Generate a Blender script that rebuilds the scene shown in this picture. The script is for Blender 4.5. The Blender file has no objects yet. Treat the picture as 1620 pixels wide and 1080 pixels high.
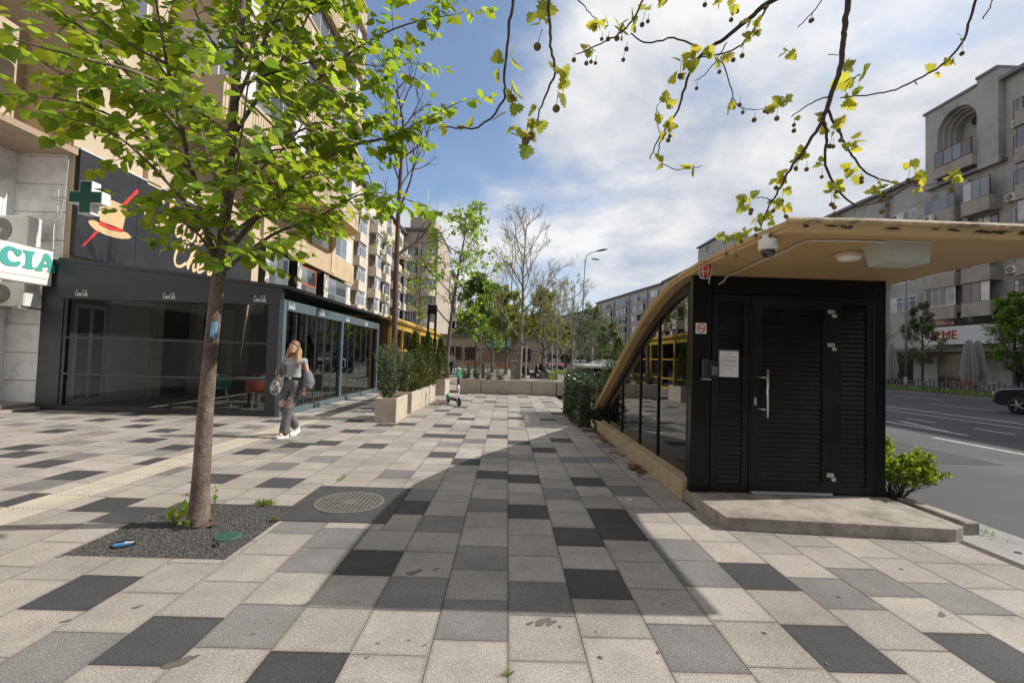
import bpy, bmesh, math, random
from mathutils import Vector, Matrix, noise as mnoise
R = math.radians
random.seed(7)
S = bpy.context.scene
COL = S.collection
# ---------------------------------------------------------------- camera
F, EYE = 720.0, 1.5
yaw, pit, rol = R(.49), R(2.0), R(1.8)
fw = Vector((math.sin(yaw)*math.cos(pit), math.cos(yaw)*math.cos(pit), math.sin(pit)))
r0 = Vector((math.cos(yaw), -math.sin(yaw), 0)); u0 = r0.cross(fw)
rt = r0*math.cos(rol)+u0*math.sin(rol); up = u0*math.cos(rol)-r0*math.sin(rol)
CAM = Vector((0, 0, EYE))
cd = bpy.data.cameras.new("camera"); cam = bpy.data.objects.new("camera", cd); COL.objects.link(cam)
cd.sensor_width = 36; cd.lens = 16.0; cd.clip_start = .05; cd.clip_end = 2000
M3 = Matrix((rt, up, -fw)).transposed(); M4 = M3.to_4x4(); M4.translation = CAM
cam.matrix_world = M4
S.camera = cam
def ray(x, y): return fw*F+rt*(x-810)+up*(540-y)
def at(x, y, Y):
    d = ray(x, y); return CAM+d*(Y/d.y)
def atX(x, y, X):
    d = ray(x, y); return CAM+d*(X/d.x)
def gp(x, y, z=0.):
    d = ray(x, y); return CAM+d*((z-EYE)/d.z)
# ---------------------------------------------------------------- light
SUN_EL, SUN_AZ = R(39), R(8)           # azimuth measured from +X towards +Y
S.view_settings.view_transform = 'Standard'; S.view_settings.look = 'None'
S.view_settings.gamma = 1; S.view_settings.exposure = 0.12
sd = Vector((math.cos(SUN_EL)*math.cos(SUN_AZ), math.cos(SUN_EL)*math.sin(SUN_AZ), math.sin(SUN_EL)))
sl = bpy.data.lights.new("sun", 'SUN'); sl.energy = 5.0; sl.angle = R(.53); sl.color = (1, .945, .86)
so = bpy.data.objects.new("sun", sl); COL.objects.link(so)
so.rotation_euler = (-sd).to_track_quat('-Z', 'Y').to_euler()
W = bpy.data.worlds.new("World"); S.world = W; W.use_nodes = True
def build_world():
    nt = W.node_tree; N = nt.nodes; L = nt.links
    bg = N['Background']; bg.inputs[1].default_value = .080
    sky = N.new('ShaderNodeTexSky'); sky.sky_type = 'NISHITA'; sky.sun_disc = False
    sky.sun_elevation = SUN_EL; sky.sun_rotation = R(90)-SUN_AZ
    tc = N.new('ShaderNodeTexCoord')
    sep = N.new('ShaderNodeSeparateXYZ'); L.new(tc.outputs['Generated'], sep.inputs[0])
    def math_(op, a, b=None, c=None):
        n = N.new('ShaderNodeMath'); n.operation = op
        for i, q in enumerate((a, b, c)):
            if q is None: continue
            if isinstance(q, (int, float)): n.inputs[i].default_value = q
            else: L.new(q, n.inputs[i])
        return n.outputs[0]
    zz = math_('ADD', math_('MAXIMUM', sep.outputs[2], 0.0), .24)
    cx = math_('DIVIDE', sep.outputs[0], zz); cy = math_('DIVIDE', sep.outputs[1], zz)
    cmb = N.new('ShaderNodeCombineXYZ'); L.new(cx, cmb.inputs[0]); L.new(cy, cmb.inputs[1])
    def nz(scale, det, rough, dist, off):
        mp = N.new('ShaderNodeMapping'); L.new(cmb.outputs[0], mp.inputs[0]); mp.inputs[1].default_value = off
        n = N.new('ShaderNodeTexNoise'); L.new(mp.outputs[0], n.inputs['Vector'])
        n.inputs['Scale'].default_value = scale; n.inputs['Detail'].default_value = det
        n.inputs['Roughness'].default_value = rough; n.inputs['Distortion'].default_value = dist
        return n.outputs[0]
    big = nz(.75, 6, .52, .2, (3.1, 1.7, 0)); mid = nz(2.4, 8, .58, .15, (7.7, 4.2, 2)); sh = nz(.95, 5, .5, .2, (11.3, 9.1, 5))
    # more cover to the right (x) and low down, a clear patch to the upper left
    gl = N.new('ShaderNodeVectorMath'); gl.operation = 'DOT_PRODUCT'; L.new(tc.outputs['Generated'], gl.inputs[0])
    g = Vector((-.22, .80, .62)).normalized(); gl.inputs[1].default_value = g
    clear = math_('MULTIPLY', math_('MAXIMUM', math_('SUBTRACT', gl.outputs['Value'], .93), 0), 4.2)
    cov = math_('ADD', math_('ADD', math_('MULTIPLY', big, .75), math_('MULTIPLY', mid, .33)), .05)
    cov = math_('SUBTRACT', cov, clear)
    rp = N.new('ShaderNodeMapRange'); rp.interpolation_type = 'SMOOTHSTEP'; L.new(cov, rp.inputs[0])
    rp.inputs[1].default_value = .41; rp.inputs[2].default_value = .60; rp.inputs[3].default_value = .10; rp.inputs[4].default_value = 1
    rs = N.new('ShaderNodeValToRGB'); L.new(math_('ADD', math_('MULTIPLY', sh, .52), math_('MULTIPLY', mid, .48)), rs.inputs[0])
    e = rs.color_ramp.elements; e[0].position = .415; e[0].color = (4.7, 5.4, 6.7, 1); e[1].position = .61; e[1].color = (10.9, 10.85, 10.8, 1)
    m = e.new(.505) if hasattr(e, 'new') else None
    if m: m.color = (7.5, 7.9, 8.6, 1)
    mx = N.new('ShaderNodeMix'); mx.data_type = 'RGBA'; L.new(rp.outputs[0], mx.inputs[0])
    sv = N.new('ShaderNodeVectorMath'); sv.operation = 'MULTIPLY'; L.new(sky.outputs[0], sv.inputs[0]); sv.inputs[1].default_value = (1.8, 1.9, 2.0)
    L.new(sv.outputs[0], mx.inputs[6]); L.new(rs.outputs[0], mx.inputs[7])
    L.new(mx.outputs[2], bg.inputs[0])
build_world()
# ---------------------------------------------------------------- mesh helpers
class MB:
    def __init__(s): s.v = []; s.f = []; s.m = []
    def add(s, vs, fs, mi=0):
        o = len(s.v); s.v += [tuple(q) for q in vs]
        for q in fs: s.f.append(tuple(i+o for i in q)); s.m.append(mi)
        return s
    def box(s, x0, x1, y0, y1, z0, z1, mi=0, skip=''):
        vs = [(x, y, z) for z in (z0, z1) for y in (y0, y1) for x in (x0, x1)]
        fs = [(0, 2, 3, 1), (4, 5, 7, 6), (0, 1, 5, 4), (2, 6, 7, 3), (0, 4, 6, 2), (1, 3, 7, 5)]
        return s.add(vs, fs, mi)
    def obox(s, mat, sx, sy, sz, mi=0):
        vs = [mat @ Vector((x*sx/2, y*sy/2, z*sz/2)) for z in (-1, 1) for y in (-1, 1) for x in (-1, 1)]
        fs = [(0, 2, 3, 1), (4, 5, 7, 6), (0, 1, 5, 4), (2, 6, 7, 3), (0, 4, 6, 2), (1, 3, 7, 5)]
        return s.add(vs, fs, mi)
    def quad(s, a, b, c, d, mi=0): return s.add([a, b, c, d], [(0, 1, 2, 3)], mi)
    def prism(s, poly, mp, t0, t1, mi=0):
        """poly: 2-D outline; mp(u, v, t) -> point; t0/t1 the two depths"""
        n = len(poly)
        vs = [mp(u, v, t0) for u, v in poly]+[mp(u, v, t1) for u, v in poly]
        fs = [tuple(range(n))[::-1], tuple(range(n, 2*n))]+[(i, (i+1) % n, n+(i+1) % n, n+i) for i in range(n)]
        return s.add(vs, fs, mi)
    def tube(s, pts, rads, n=8, mi=0, flat=None, caps=True):
        pts = [Vector(p) for p in pts]
        if isinstance(rads, (int, float)): rads = [rads]*len(pts)
        o = len(s.v); last = None
        for i, p in enumerate(pts):
            t = (pts[min(i+1, len(pts)-1)]-pts[max(i-1, 0)])
            if t.length < 1e-9: t = Vector((0, 0, 1))
            t.normalize()
            if last is None:
                a = Vector((0, 0, 1)) if abs(t.z) < .9 else Vector((1, 0, 0))
                if flat is not None: a = flat
                x = (a-t*a.dot(t)).normalized()
            else:
                x = last-t*last.dot(t)
                x = x.normalized() if x.length > 1e-6 else t.orthogonal().normalized()
            last = x; y = t.cross(x)
            for k in range(n):
                an = 2*math.pi*k/n
                s.v.append(tuple(p+(x*math.cos(an)*(.35 if flat is not None else 1)+y*math.sin(an))*rads[i]))
        for i in range(len(pts)-1):
            for k in range(n):
                a = o+i*n+k; b = o+i*n+(k+1) % n
                s.f.append((a, b, b+n, a+n)); s.m.append(mi)
        if caps:
            s.f.append(tuple(o+k for k in range(n))[::-1]); s.m.append(mi)
            q = o+(len(pts)-1)*n; s.f.append(tuple(q+k for k in range(n))); s.m.append(mi)
        return s
    def lathe(s, prof, c=(0, 0, 0), n=16, mi=0, mat=None, caps=True):
        o = len(s.v); c = Vector(c)
        for r, z in prof:
            for k in range(n):
                a = 2*math.pi*k/n; p = Vector((r*math.cos(a), r*math.sin(a), z))
                s.v.append(tuple((mat @ p if mat else p)+c))
        for i in range(len(prof)-1):
            for k in range(n):
                a = o+i*n+k; b = o+i*n+(k+1) % n; s.f.append((a, b, b+n, a+n)); s.m.append(mi)
        if caps:
            s.f.append(tuple(o+k for k in range(n))[::-1]); s.m.append(mi)
            q = o+(len(prof)-1)*n; s.f.append(tuple(q+k for k in range(n))); s.m.append(mi)
        return s
    def ball(s, c, r, n=8, mi=0, sx=1, sy=1, sz=1):
        pr = [(max(1e-4, r*math.sin(math.pi*i/n)), -r*math.cos(math.pi*i/n)) for i in range(n+1)]
        return s.lathe(pr, c, max(6, n+2), mi, Matrix.Diagonal((sx, sy, sz)))
    def join(s, o, mat=None):
        s.add([mat @ Vector(v) for v in o.v] if mat else o.v, o.f); s.m[-len(o.m):] = o.m if o.m else []
        return s
    def build(s, name, mats, parent=None, smooth=False, bevel=0, seg=1, local=False):
        me = bpy.data.meshes.new(name)
        off = Vector((0, 0, 0))
        if parent is not None and not local:
            p = parent
            while p: off += p.location; p = p.parent
        me.from_pydata([(v[0]-off.x, v[1]-off.y, v[2]-off.z) for v in s.v], [], s.f)
        if not isinstance(mats, (list, tuple)): mats = [mats]
        for m in mats: me.materials.append(m)
        if len(mats) > 1: me.polygons.foreach_set('material_index', s.m)
        if bevel:
            bm = bmesh.new(); bm.from_mesh(me)
            bmesh.ops.remove_doubles(bm, verts=bm.verts, dist=1e-5)
            es = [e for e in bm.edges if len(e.link_faces) == 2 and e.calc_face_angle(0) > .5]
            bmesh.ops.bevel(bm, geom=es, offset=bevel, segments=seg, affect='EDGES', clamp_overlap=True, profile=.6)
            bm.to_mesh(me); bm.free()
        if smooth: me.polygons.foreach_set('use_smooth', [True]*len(me.polygons))
        me.update()
        o = bpy.data.objects.new(name, me); COL.objects.link(o)
        if parent is not None: o.parent = parent
        return o
def tag(o, label, cat, group=None):
    o['label'] = label; o['category'] = cat
    if group: o['group'] = group
    return o
def T(name, label, cat, loc=(0, 0, 0), group=None):
    o = bpy.data.objects.new(name, None); COL.objects.link(o); o.location = loc
    o.empty_display_size = .2
    return tag(o, label, cat, group)
def struct(o): o['kind'] = 'structure'; return o
def stuff(o): o['kind'] = 'stuff'; return o
KIDS = {}
def dup(root, loc, rz=0., sc=1., label=None):
    """copy of a thing with copies of its parts and sub-parts"""
    def kids(o): return [c for c in COL.objects if c.parent == o]
    r = root.copy(); COL.objects.link(r); r.location = loc; r.rotation_euler = (0, 0, rz)
    r.scale = (sc, sc, sc) if isinstance(sc, (int, float)) else sc
    if label: r['label'] = label
    for ch in kids(root):
        c = ch.copy(); COL.objects.link(c); c.parent = r
        for g in kids(ch):
            d = g.copy(); COL.objects.link(d); d.parent = c
    return r
def many(lst, name, mats, parent, cap=95, key=None, smooth=False):
    """countable parts of one thing: the nearest ones as meshes of their own, the rest as one"""
    def dist(mb):
        n = len(mb.v); c = Vector((sum(v[0] for v in mb.v)/n, sum(v[1] for v in mb.v)/n, sum(v[2] for v in mb.v)/n)); return (c-CAM).length
    lst = sorted(lst, key=dist)
    for mb in lst[:cap]: mb.build(name, mats, parent, smooth)
    if len(lst) > cap:
        al = MB()
        for mb in lst[cap:]:
            o = len(al.v); al.v += mb.v; al.f += [tuple(i+o for i in f) for f in mb.f]; al.m += mb.m
        stuff(al.build(name, mats, parent, smooth))
def smooth_path(pts, k=6):
    pts = [Vector(p) for p in pts]; out = []
    for i in range(len(pts)-1):
        p0 = pts[max(i-1, 0)]; p1 = pts[i]; p2 = pts[i+1]; p3 = pts[min(i+2, len(pts)-1)]
        for j in range(k):
            t = j/k
            out.append(.5*((2*p1)+(p2-p0)*t+(2*p0-5*p1+4*p2-p3)*t*t+(3*p1-p0-3*p2+p3)*t**3))
    out.append(pts[-1]); return out
# ---------------------------------------------------------------- materials
MC = {}
def lin(c): return tuple(((q/12.92) if q <= .04045 else ((q+.055)/1.055)**2.4) for q in c)
def mat(name, col, rough=.7, var=.12, scale=8., bump=.0, bscale=60., metal=0., spec=.5, var2=.0, vcol=None, island=0., dirt=None, dscale=1.5, damt=.5, coat=0., dlo=.5):
    if name in MC: return MC[name]
    m = bpy.data.materials.new(name); m.use_nodes = True; MC[name] = m
    nt = m.node_tree; N = nt.nodes; L = nt.links; P = N['Principled BSDF']
    P.inputs['Roughness'].default_value = rough; P.inputs['Metallic'].default_value = metal
    P.inputs['Specular IOR Level'].default_value = spec; P.inputs['Coat Weight'].default_value = coat
    tc = N.new('ShaderNodeTexCoord')
    def noise(sc, det=6, ro=.6):
        n = N.new('ShaderNodeTexNoise'); L.new(tc.outputs['Object'], n.inputs['Vector'])
        n.inputs['Scale'].default_value = sc; n.inputs['Detail'].default_value = det; n.inputs['Roughness'].default_value = ro
        return n.outputs[0]
    def rng(src, a, b, lo, hi):
        r = N.new('ShaderNodeMapRange'); L.new(src, r.inputs[0])
        for i, q in enumerate((a, b, lo, hi)): r.inputs[i+1].default_value = q
        return r.outputs[0]
    c = N.new('ShaderNodeRGB'); c.outputs[0].default_value = (*col, 1); cur = c.outputs[0]
    if vcol is not None:
        mx = N.new('ShaderNodeMix'); mx.data_type = 'RGBA'; L.new(rng(noise(scale*.5), .4, .6, 0, 1), mx.inputs[0])
        L.new(cur, mx.inputs[6]); mx.inputs[7].default_value = (*vcol, 1); cur = mx.outputs[2]
    def mulv(cur, f):
        mx = N.new('ShaderNodeVectorMath'); mx.operation = 'SCALE'; L.new(cur, mx.inputs[0]); L.new(f, mx.inputs['Scale']); return mx.outputs[0]
    if var: cur = mulv(cur, rng(noise(scale), .25, .75, 1-var, 1+var))
    if var2: cur = mulv(cur, rng(noise(bscale*1.5, 3), .3, .7, 1-var2, 1+var2))
    if island:
        g = N.new('ShaderNodeNewGeometry'); cur = mulv(cur, rng(g.outputs['Random Per Island'], 0, 1, 1-island, 1+island))
    if dirt is not None:
        mx = N.new('ShaderNodeMix'); mx.data_type = 'RGBA'; L.new(rng(noise(dscale, 8, .7), dlo, dlo+.22, 0, damt), mx.inputs[0])
        L.new(cur, mx.inputs[6]); mx.inputs[7].default_value = (*dirt, 1); cur = mx.outputs[2]
    L.new(cur, P.inputs['Base Color'])
    if bump:
        b = N.new('ShaderNodeBump'); b.inputs['Strength'].default_value = bump; b.inputs['Distance'].default_value = .01
        L.new(noise(bscale, 5), b.inputs['Height']); L.new(b.outputs[0], P.inputs['Normal'])
    return m
def leafmat(name, col, tcol, trans=.45, island=.25, rough=.5):
    if name in MC: return MC[name]
    m = bpy.data.materials.new(name); m.use_nodes = True; MC[name] = m
    nt = m.node_tree; N = nt.nodes; L = nt.links; P = N['Principled BSDF']; out = N['Material Output']
    g = N.new('ShaderNodeNewGeometry')
    r = N.new('ShaderNodeMapRange'); L.new(g.outputs['Random Per Island'], r.inputs[0]); r.inputs[3].default_value = 1-island; r.inputs[4].default_value = 1+island
    wn = N.new('ShaderNodeTexWhiteNoise'); wn.noise_dimensions = '1D'; L.new(g.outputs['Random Per Island'], wn.inputs['W'])
    def mul(c):
        hx = N.new('ShaderNodeMix'); hx.data_type = 'RGBA'; L.new(wn.outputs[0], hx.inputs[0]); hx.inputs[6].default_value = (c[0]*.72, c[1]*.92, c[2]*1.1, 1); hx.inputs[7].default_value = (c[0]*1.22, c[1]*1.05, c[2]*.9, 1)
        v = N.new('ShaderNodeVectorMath'); v.operation = 'SCALE'; L.new(hx.outputs[2], v.inputs[0]); L.new(r.outputs[0], v.inputs['Scale']); return v.outputs[0]
    L.new(mul(col), P.inputs['Base Color']); P.inputs['Roughness'].default_value = rough; P.inputs['Specular IOR Level'].default_value = .35
    t = N.new('ShaderNodeBsdfTranslucent'); L.new(mul(tcol), t.inputs[0])
    mx = N.new('ShaderNodeMixShader'); mx.inputs[0].default_value = trans
    L.new(P.outputs[0], mx.inputs[1]); L.new(t.outputs[0], mx.inputs[2]); L.new(mx.outputs[0], out.inputs[0])
    return m
def glassmat(name, tint, ior=1.5, rough=.01, refl=(1, 1, 1), boost=1.0):
    if name in MC: return MC[name]
    m = bpy.data.materials.new(name); m.use_nodes = True; MC[name] = m
    nt = m.node_tree; N = nt.nodes; L = nt.links; N.remove(N['Principled BSDF']); out = N['Material Output']
    fr = N.new('ShaderNodeFresnel'); fr.inputs[0].default_value = ior
    ml = N.new('ShaderNodeMath'); ml.operation = 'MULTIPLY'; ml.use_clamp = True; L.new(fr.outputs[0], ml.inputs[0]); ml.inputs[1].default_value = boost
    tr = N.new('ShaderNodeBsdfTransparent'); tr.inputs[0].default_value = (*tint, 1)
    gl = N.new('ShaderNodeBsdfGlossy'); gl.inputs[0].default_value = (*refl, 1); gl.inputs['Roughness'].default_value = rough
    mx = N.new('ShaderNodeMixShader'); L.new(ml.outputs[0], mx.inputs[0]); L.new(tr.outputs[0], mx.inputs[1]); L.new(gl.outputs[0], mx.inputs[2])
    L.new(mx.outputs[0], out.inputs[0]); return m
def granite(name, col, speck, sp=.35, isl=.12, rough=.75):
    """exposed-aggregate slab: base colour with fine dark and light grains, soft wear stains"""
    m = bpy.data.materials.new(name); m.use_nodes = True; MC[name] = m
    nt = m.node_tree; N = nt.nodes; L = nt.links; P = N['Principled BSDF']; P.inputs['Roughness'].default_value = rough
    P.inputs['Specular IOR Level'].default_value = .3
    tc = N.new('ShaderNodeTexCoord')
    def noise(sc, det, ro=.6, ty='ShaderNodeTexNoise'):
        n = N.new(ty); L.new(tc.outputs['Object'], n.inputs['Vector']); n.inputs['Scale'].default_value = sc
        if ty == 'ShaderNodeTexNoise': n.inputs['Detail'].default_value = det; n.inputs['Roughness'].default_value = ro
        return n.outputs[0 if ty == 'ShaderNodeTexNoise' else 1]
    def rng(src, a, b, lo, hi):
        r = N.new('ShaderNodeMapRange'); L.new(src, r.inputs[0])
        for i, q in enumerate((a, b, lo, hi)): r.inputs[i+1].default_value = q
        return r.outputs[0]
    def sc(v, f):
        n = N.new('ShaderNodeVectorMath'); n.operation = 'SCALE'; L.new(v, n.inputs[0]); L.new(f, n.inputs['Scale']); return n.outputs[0]
    def mix(f, a, b):
        n = N.new('ShaderNodeMix'); n.data_type = 'RGBA'; L.new(f, n.inputs[0])
        L.new(a, n.inputs[6])
        if isinstance(b, tuple): n.inputs[7].default_value = (*b, 1)
        else: L.new(b, n.inputs[7])
        return n.outputs[2]
    c = N.new('ShaderNodeRGB'); c.outputs[0].default_value = (*col, 1)
    g = N.new('ShaderNodeNewGeometry')
    cur = sc(c.outputs[0], rng(g.outputs['Random Per Island'], 0, 1, 1-isl*1.3, 1+isl))
    cur = mix(rng(noise(170, 2, .5), .54, .60, 0, sp), cur, speck)
    cur = mix(rng(noise(120, 2, .5), .58, .66, 0, .5), cur, tuple(min(1, q*1.9+.04) for q in col))
    cur = sc(cur, rng(noise(1.3, 8, .7), .3, .7, .70, 1.17))
    cur = mix(rng(noise(5.5, 8, .75), .58, .76, 0, .6), cur, tuple(q*.5 for q in col))
    uv = N.new('ShaderNodeUVMap'); uv.uv_map = 'slab'; sp_ = N.new('ShaderNodeSeparateXYZ'); L.new(uv.outputs[0], sp_.inputs[0])   # grime along each slab's edges
    def mth(op, a, b_=None):
        n = N.new('ShaderNodeMath'); n.operation = op
        for i, q in enumerate((a, b_)):
            if q is None: continue
            if isinstance(q, (int, float)): n.inputs[i].default_value = q
            else: L.new(q, n.inputs[i])
        return n.outputs[0]
    ex = mth('MINIMUM', sp_.outputs[0], mth('SUBTRACT', 1.0, sp_.outputs[0])); ey = mth('MINIMUM', sp_.outputs[1], mth('SUBTRACT', 1.0, sp_.outputs[1]))
    ed = mth('SUBTRACT', mth('MINIMUM', ex, ey), mth('MULTIPLY', noise(9, 6, .7), .09))
    cur = mix(rng(ed, -.045, .010, .38, 0), cur, (.10, .085, .07) if col[0] > .1 else (.03, .028, .027))
    L.new(cur, P.inputs['Base Color'])
    b = N.new('ShaderNodeBump'); b.inputs['Strength'].default_value = .35; b.inputs['Distance'].default_value = .003
    L.new(noise(240, 3), b.inputs['Height']); L.new(b.outputs[0], P.inputs['Normal'])
    return m
# ================================================================ GROUND
mb = MB(); mb.box(-400, 400, -60, 900, -.6, -.12)
struct(mb.build('ground', mat('earth', (.16, .13, .10), .95, .25, .6, .3, 20)))
ASPH = mat('asphalt', (.058, .058, .061), .85, .22, .35, .35, 260, var2=.35, dirt=(.11, .108, .105), dscale=.22, damt=.7)
mb = MB(); mb.box(4.78, 26.5, -30, 420, -.11, -.03)
struct(mb.build('road', ASPH))
PAINT = mat('road_paint', (.42, .42, .41), .8, .25, 3, dirt=(.12, .12, .12), dscale=6, damt=.9)
mb = MB(); zt = -.026
def rline(x, w, y0, y1): mb.box(x-w/2, x+w/2, y0, y1, zt-.003, zt)
rline(15.65, .17, -20, 300); rline(14.35, .13, -20, 300)
for k in range(-10, 60): rline(12.7, .11, 11.3+2.1*k-.0, 12.3+2.1*k)
rline(11.1, .15, 10.9, 60); rline(9.8, .13, -10, 10.4)
mb.add([(11.18, 11.5, zt), (11.26, 11.5, zt), (11.8, 13.4, zt), (11.65, 13.6, zt)], [(0, 1, 2, 3)])
for k in range(-3, 40): rline(19.6, .12, 6*k, 6*k+3); rline(23.0, .12, 6*k, 6*k+3)
struct(mb.build('road_markings', PAINT))
mb = MB()
for x, y, w, l in [(7.2, 7.5, 1.1, 2.6), (13.2, 19, .9, 7), (18.5, 26, 1.6, 3), (6.2, 14, .7, 9), (10.4, 5.2, .5, 1.2)]: mb.box(x, x+w, y, y+l, -.0295, -.0275)
struct(mb.build('road_patches', mat('asphalt_patch', (.040, .040, .042), .9, .25, 1.2, .4, 200, var2=.3)))
CONC = mat('concrete', (.33, .30, .26), .85, .2, 2.2, .5, 45, var2=.14, dirt=(.11, .092, .072), dscale=3.2, damt=.75, dlo=.44)
CONCG = mat('concrete_grey', (.27, .27, .26), .85, .2, 1.8, .4, 60, var2=.15, dirt=(.12, .12, .12), dscale=3, damt=.6)
mb = MB(); mb.box(4.13, 4.78, -30, 4.72, -.11, -.012); struct(mb.build('gutter_apron', CONCG))
# far pavement on the other side of the boulevard
FARP = mat('far_paving', (.2, .19, .18), .85, .15, .4, dirt=(.1, .09, .08), damt=.6, dscale=.3)
mb = MB(); mb.box(26.75, 60, -30, 420, -.11, .10); mb.box(26.5, 26.75, -30, 420, -.11, .12)
struct(mb.build('far_pavement', FARP))
mb = MB(); mb.box(26.95, 29.4, -30, 200, .1, .15); struct(mb.build('verge_soil', mat('soil', (.06, .042, .03), .95, .35, 3, .8, 30)))
mb = MB(); mb.box(4.2, 4.68, 5.0, 16, -.11, .03); struct(mb.build('planting_strip', mat('soil', None)))
# ---------------------------------------------------------------- slabs
G0 = granite('slab_beige', (.36, .33, .295), (.06, .053, .047), .72)
G1 = granite('slab_grey', (.21, .204, .197), (.03, .029, .028), .8)
G2 = granite('slab_dark', (.066, .066, .068), (.014, .014, .015), .75, .16)
GROUT = mat('grout', (.055, .048, .04), .95, .3, 12, .3, 90)
DK = [(583,908),(657,795),(782,746),(833,755),(838,808),(948,922),(917,847),(968,810),(985,837),(935,758),(865,711),(892,695),(740,727),(698,720),(717,691),(790,688),(823,699),(703,672),(762,674),(822,660),(717,656),(588,705),(642,669),(1200,910),(1330,1023),(1547,1037),(117,935),(240,1010),(470,1076),(43,790),(103,750),(73,733),(55,719),(37,707),(103,682),(240,695),(277,706),(247,727),(150,797),(187,813),(263,681),(238,673),(353,672),(330,755),(437,761),(387,712),(463,702),(513,700),(500,673),(150,663)]
MD = [(697,832),(650,937),(745,978),(760,878),(773,797),(670,775),(828,722),(857,945),(893,780),(910,724),(960,731),(1003,783),(787,716),(710,704),(753,696),(727,680),(590,680),(660,658),(553,850),(1113,885),(1323,937),(1380,918),(1510,945),(1123,1023),(393,987),(93,1040),(493,883),(77,767),(152,720),(110,699),(267,716),(283,745),(430,737),(443,711),(513,724),(413,675),(373,685),(473,832),(520,850),(177,684),(83,673),(640,745),(1085,905)]
TW, TX0, TL = .3955, .05, .4
from collections import defaultdict
mark = defaultdict(dict); ph = {}
allp = sorted([(*gp(*q)[:2], 2) for q in DK]+[(*gp(*q)[:2], 1) for q in MD], key=lambda q: q[1])
for X, Y, t in allp:
    k = math.floor((X-TX0)/TW)
    if k not in ph: ph[k] = (Y-TL/2) % TL
    mark[k][round((Y-ph[k])/TL-.5)] = t
PIT = (-3.14, -1.97, 3.31, 4.47); MAN = (-2.03, -1.03, 4.08, 5.15); TAC = (-4.50, -4.08)
mb = MB(); rr = random.Random(3)
for k in range(-31, 11):
    x0 = TX0+k*TW; p = ph.get(k, rr.random()*TL)
    for j in range(-9, 46):
        y0 = p+j*TL; y1 = y0+TL
        if y1 > 18.55: continue
        clip = y1 > 4.95 and x0+TW > 1.955
        if clip and x0 > 1.9: continue
        if x0+TW > 4.2: continue
        if x0 < -5.1 and y1 > 10.45: continue
        xa, xb, ya, yb = x0+.002, (1.953 if clip else x0+TW-.002), y0+.002, y1-.002
        t = mark[k].get(j)
        far = y0 > 7.9 or (x0 < -5 and y0 > 5.5) or (x0 < -3 and y0 < 2.3)
        if t is None:
            q = rr.random(); t = (2 if q < .15 else 1 if q < .30 else 0) if far else (1 if q < .04 else 0)
            nb_ = [mark[k].get(j-1), mark[k].get(j+1)]+[mark[k-1].get(jj) for jj in (j-1, j, j+1)]
            if t and any(nb_): t = 0
            mark[k][j] = t
        parts = [(xa, xb, ya, yb)]
        for hx0, hx1, hy0, hy1 in (PIT, MAN):
            np_ = []
            for (a, b, c, d) in parts:
                if b <= hx0 or a >= hx1 or d <= hy0 or c >= hy1: np_.append((a, b, c, d)); continue
                if a < hx0-.03: np_.append((a, hx0-.003, c, d))
                if b > hx1+.03: np_.append((hx1+.003, b, c, d))
                a2, b2 = max(a, hx0), min(b, hx1)
                if c < hy0-.03: np_.append((a2, b2, c, hy0-.003))
                if d > hy1+.03: np_.append((a2, b2, hy1+.003, d))
            parts = np_
        np_ = []
        for (a, b, c, d) in parts:
            if b <= TAC[0] or a >= TAC[1]: np_.append((a, b, c, d)); continue
            if a < TAC[0]-.02: np_.append((a, TAC[0]-.003, c, d))
            if b > TAC[1]+.02: np_.append((TAC[1]+.003, b, c, d))
        for (a, b, c, d) in np_:
            h = [(rr.random()-.5)*.0016 for _ in range(4)]; z = -.012; cz = .0035
            vs = [(a, c, h[0]), (b, c, h[1]), (b, d, h[2]), (a, d, h[3]), (a-.001, c-.001, z), (b+.001, c-.001, z), (b+.001, d+.001, z), (a-.001, d+.001, z)]
            mb.add(vs, [(0, 1, 2, 3), (0, 4, 5, 1), (1, 5, 6, 2), (2, 6, 7, 3), (3, 7, 4, 0)], t)
def slab_uv(o, per):
    uv = o.data.uv_layers.new(name='slab'); q = ((0, 0), (1, 0), (1, 1), (0, 1)); top = 0 if per == 5 else 1
    for p in o.data.polygons:
        for n_, l in enumerate(p.loop_indices): uv.data[l].uv = (q[n_] if p.index % per == top else (0, 0))
pv = struct(mb.build('pavement', [G0, G1, G2])); slab_uv(pv, 5)
mb = MB(); mb.box(-12.6, 4.125, -30, 4.96, -.11, -.008); mb.box(-12.6, 1.96, 4.961, 10.4, -.11, -.008); mb.box(-5.15, 1.96, 10.401, 19.2, -.11, -.008)
struct(mb.build('paving_bed', GROUT))
# far plaza behind the planters
mb = MB()
for i in range(-16, 9):
    p = rr.random()*.8
    for j in range(0, 60):
        x = i*.6; y = 19.3+p+j*.8
        q = rr.random(); mb.box(x+.003, x+.597, y+.003, y+.797, -.02, .0+(rr.random()-.5)*.001, 2 if q < .12 else 1 if q < .3 else 0)
pv = struct(mb.build('plaza', [G0, G1, G2])); slab_uv(pv, 6)
mb = MB(); mb.box(-13, 5.6, 19.21, 68, -.11, -.008); struct(mb.build('plaza_bed', GROUT))
# tactile strip
mb = MB(); y = -3.
while y < 10.4:
    mb.box(TAC[0]+.003, TAC[1]-.003, y+.002, y+.398, -.02, -.001)
    for i in range(9):
        x = TAC[0]+.028+i*.0445; mb.prism([(-.014, 0), (-.008, .0065), (.008, .0065), (.014, 0)], lambda u, v, t, x=x: (x+u, t, -.001+v), y+.004, y+.396)
    y += .4
struct(mb.build('tactile_path', mat('tactile', (.35, .315, .255), .8, .12, 3, .3, 120, var2=.12, island=.06, dirt=(.25, .2, .14), dscale=4, damt=.5)))
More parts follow.
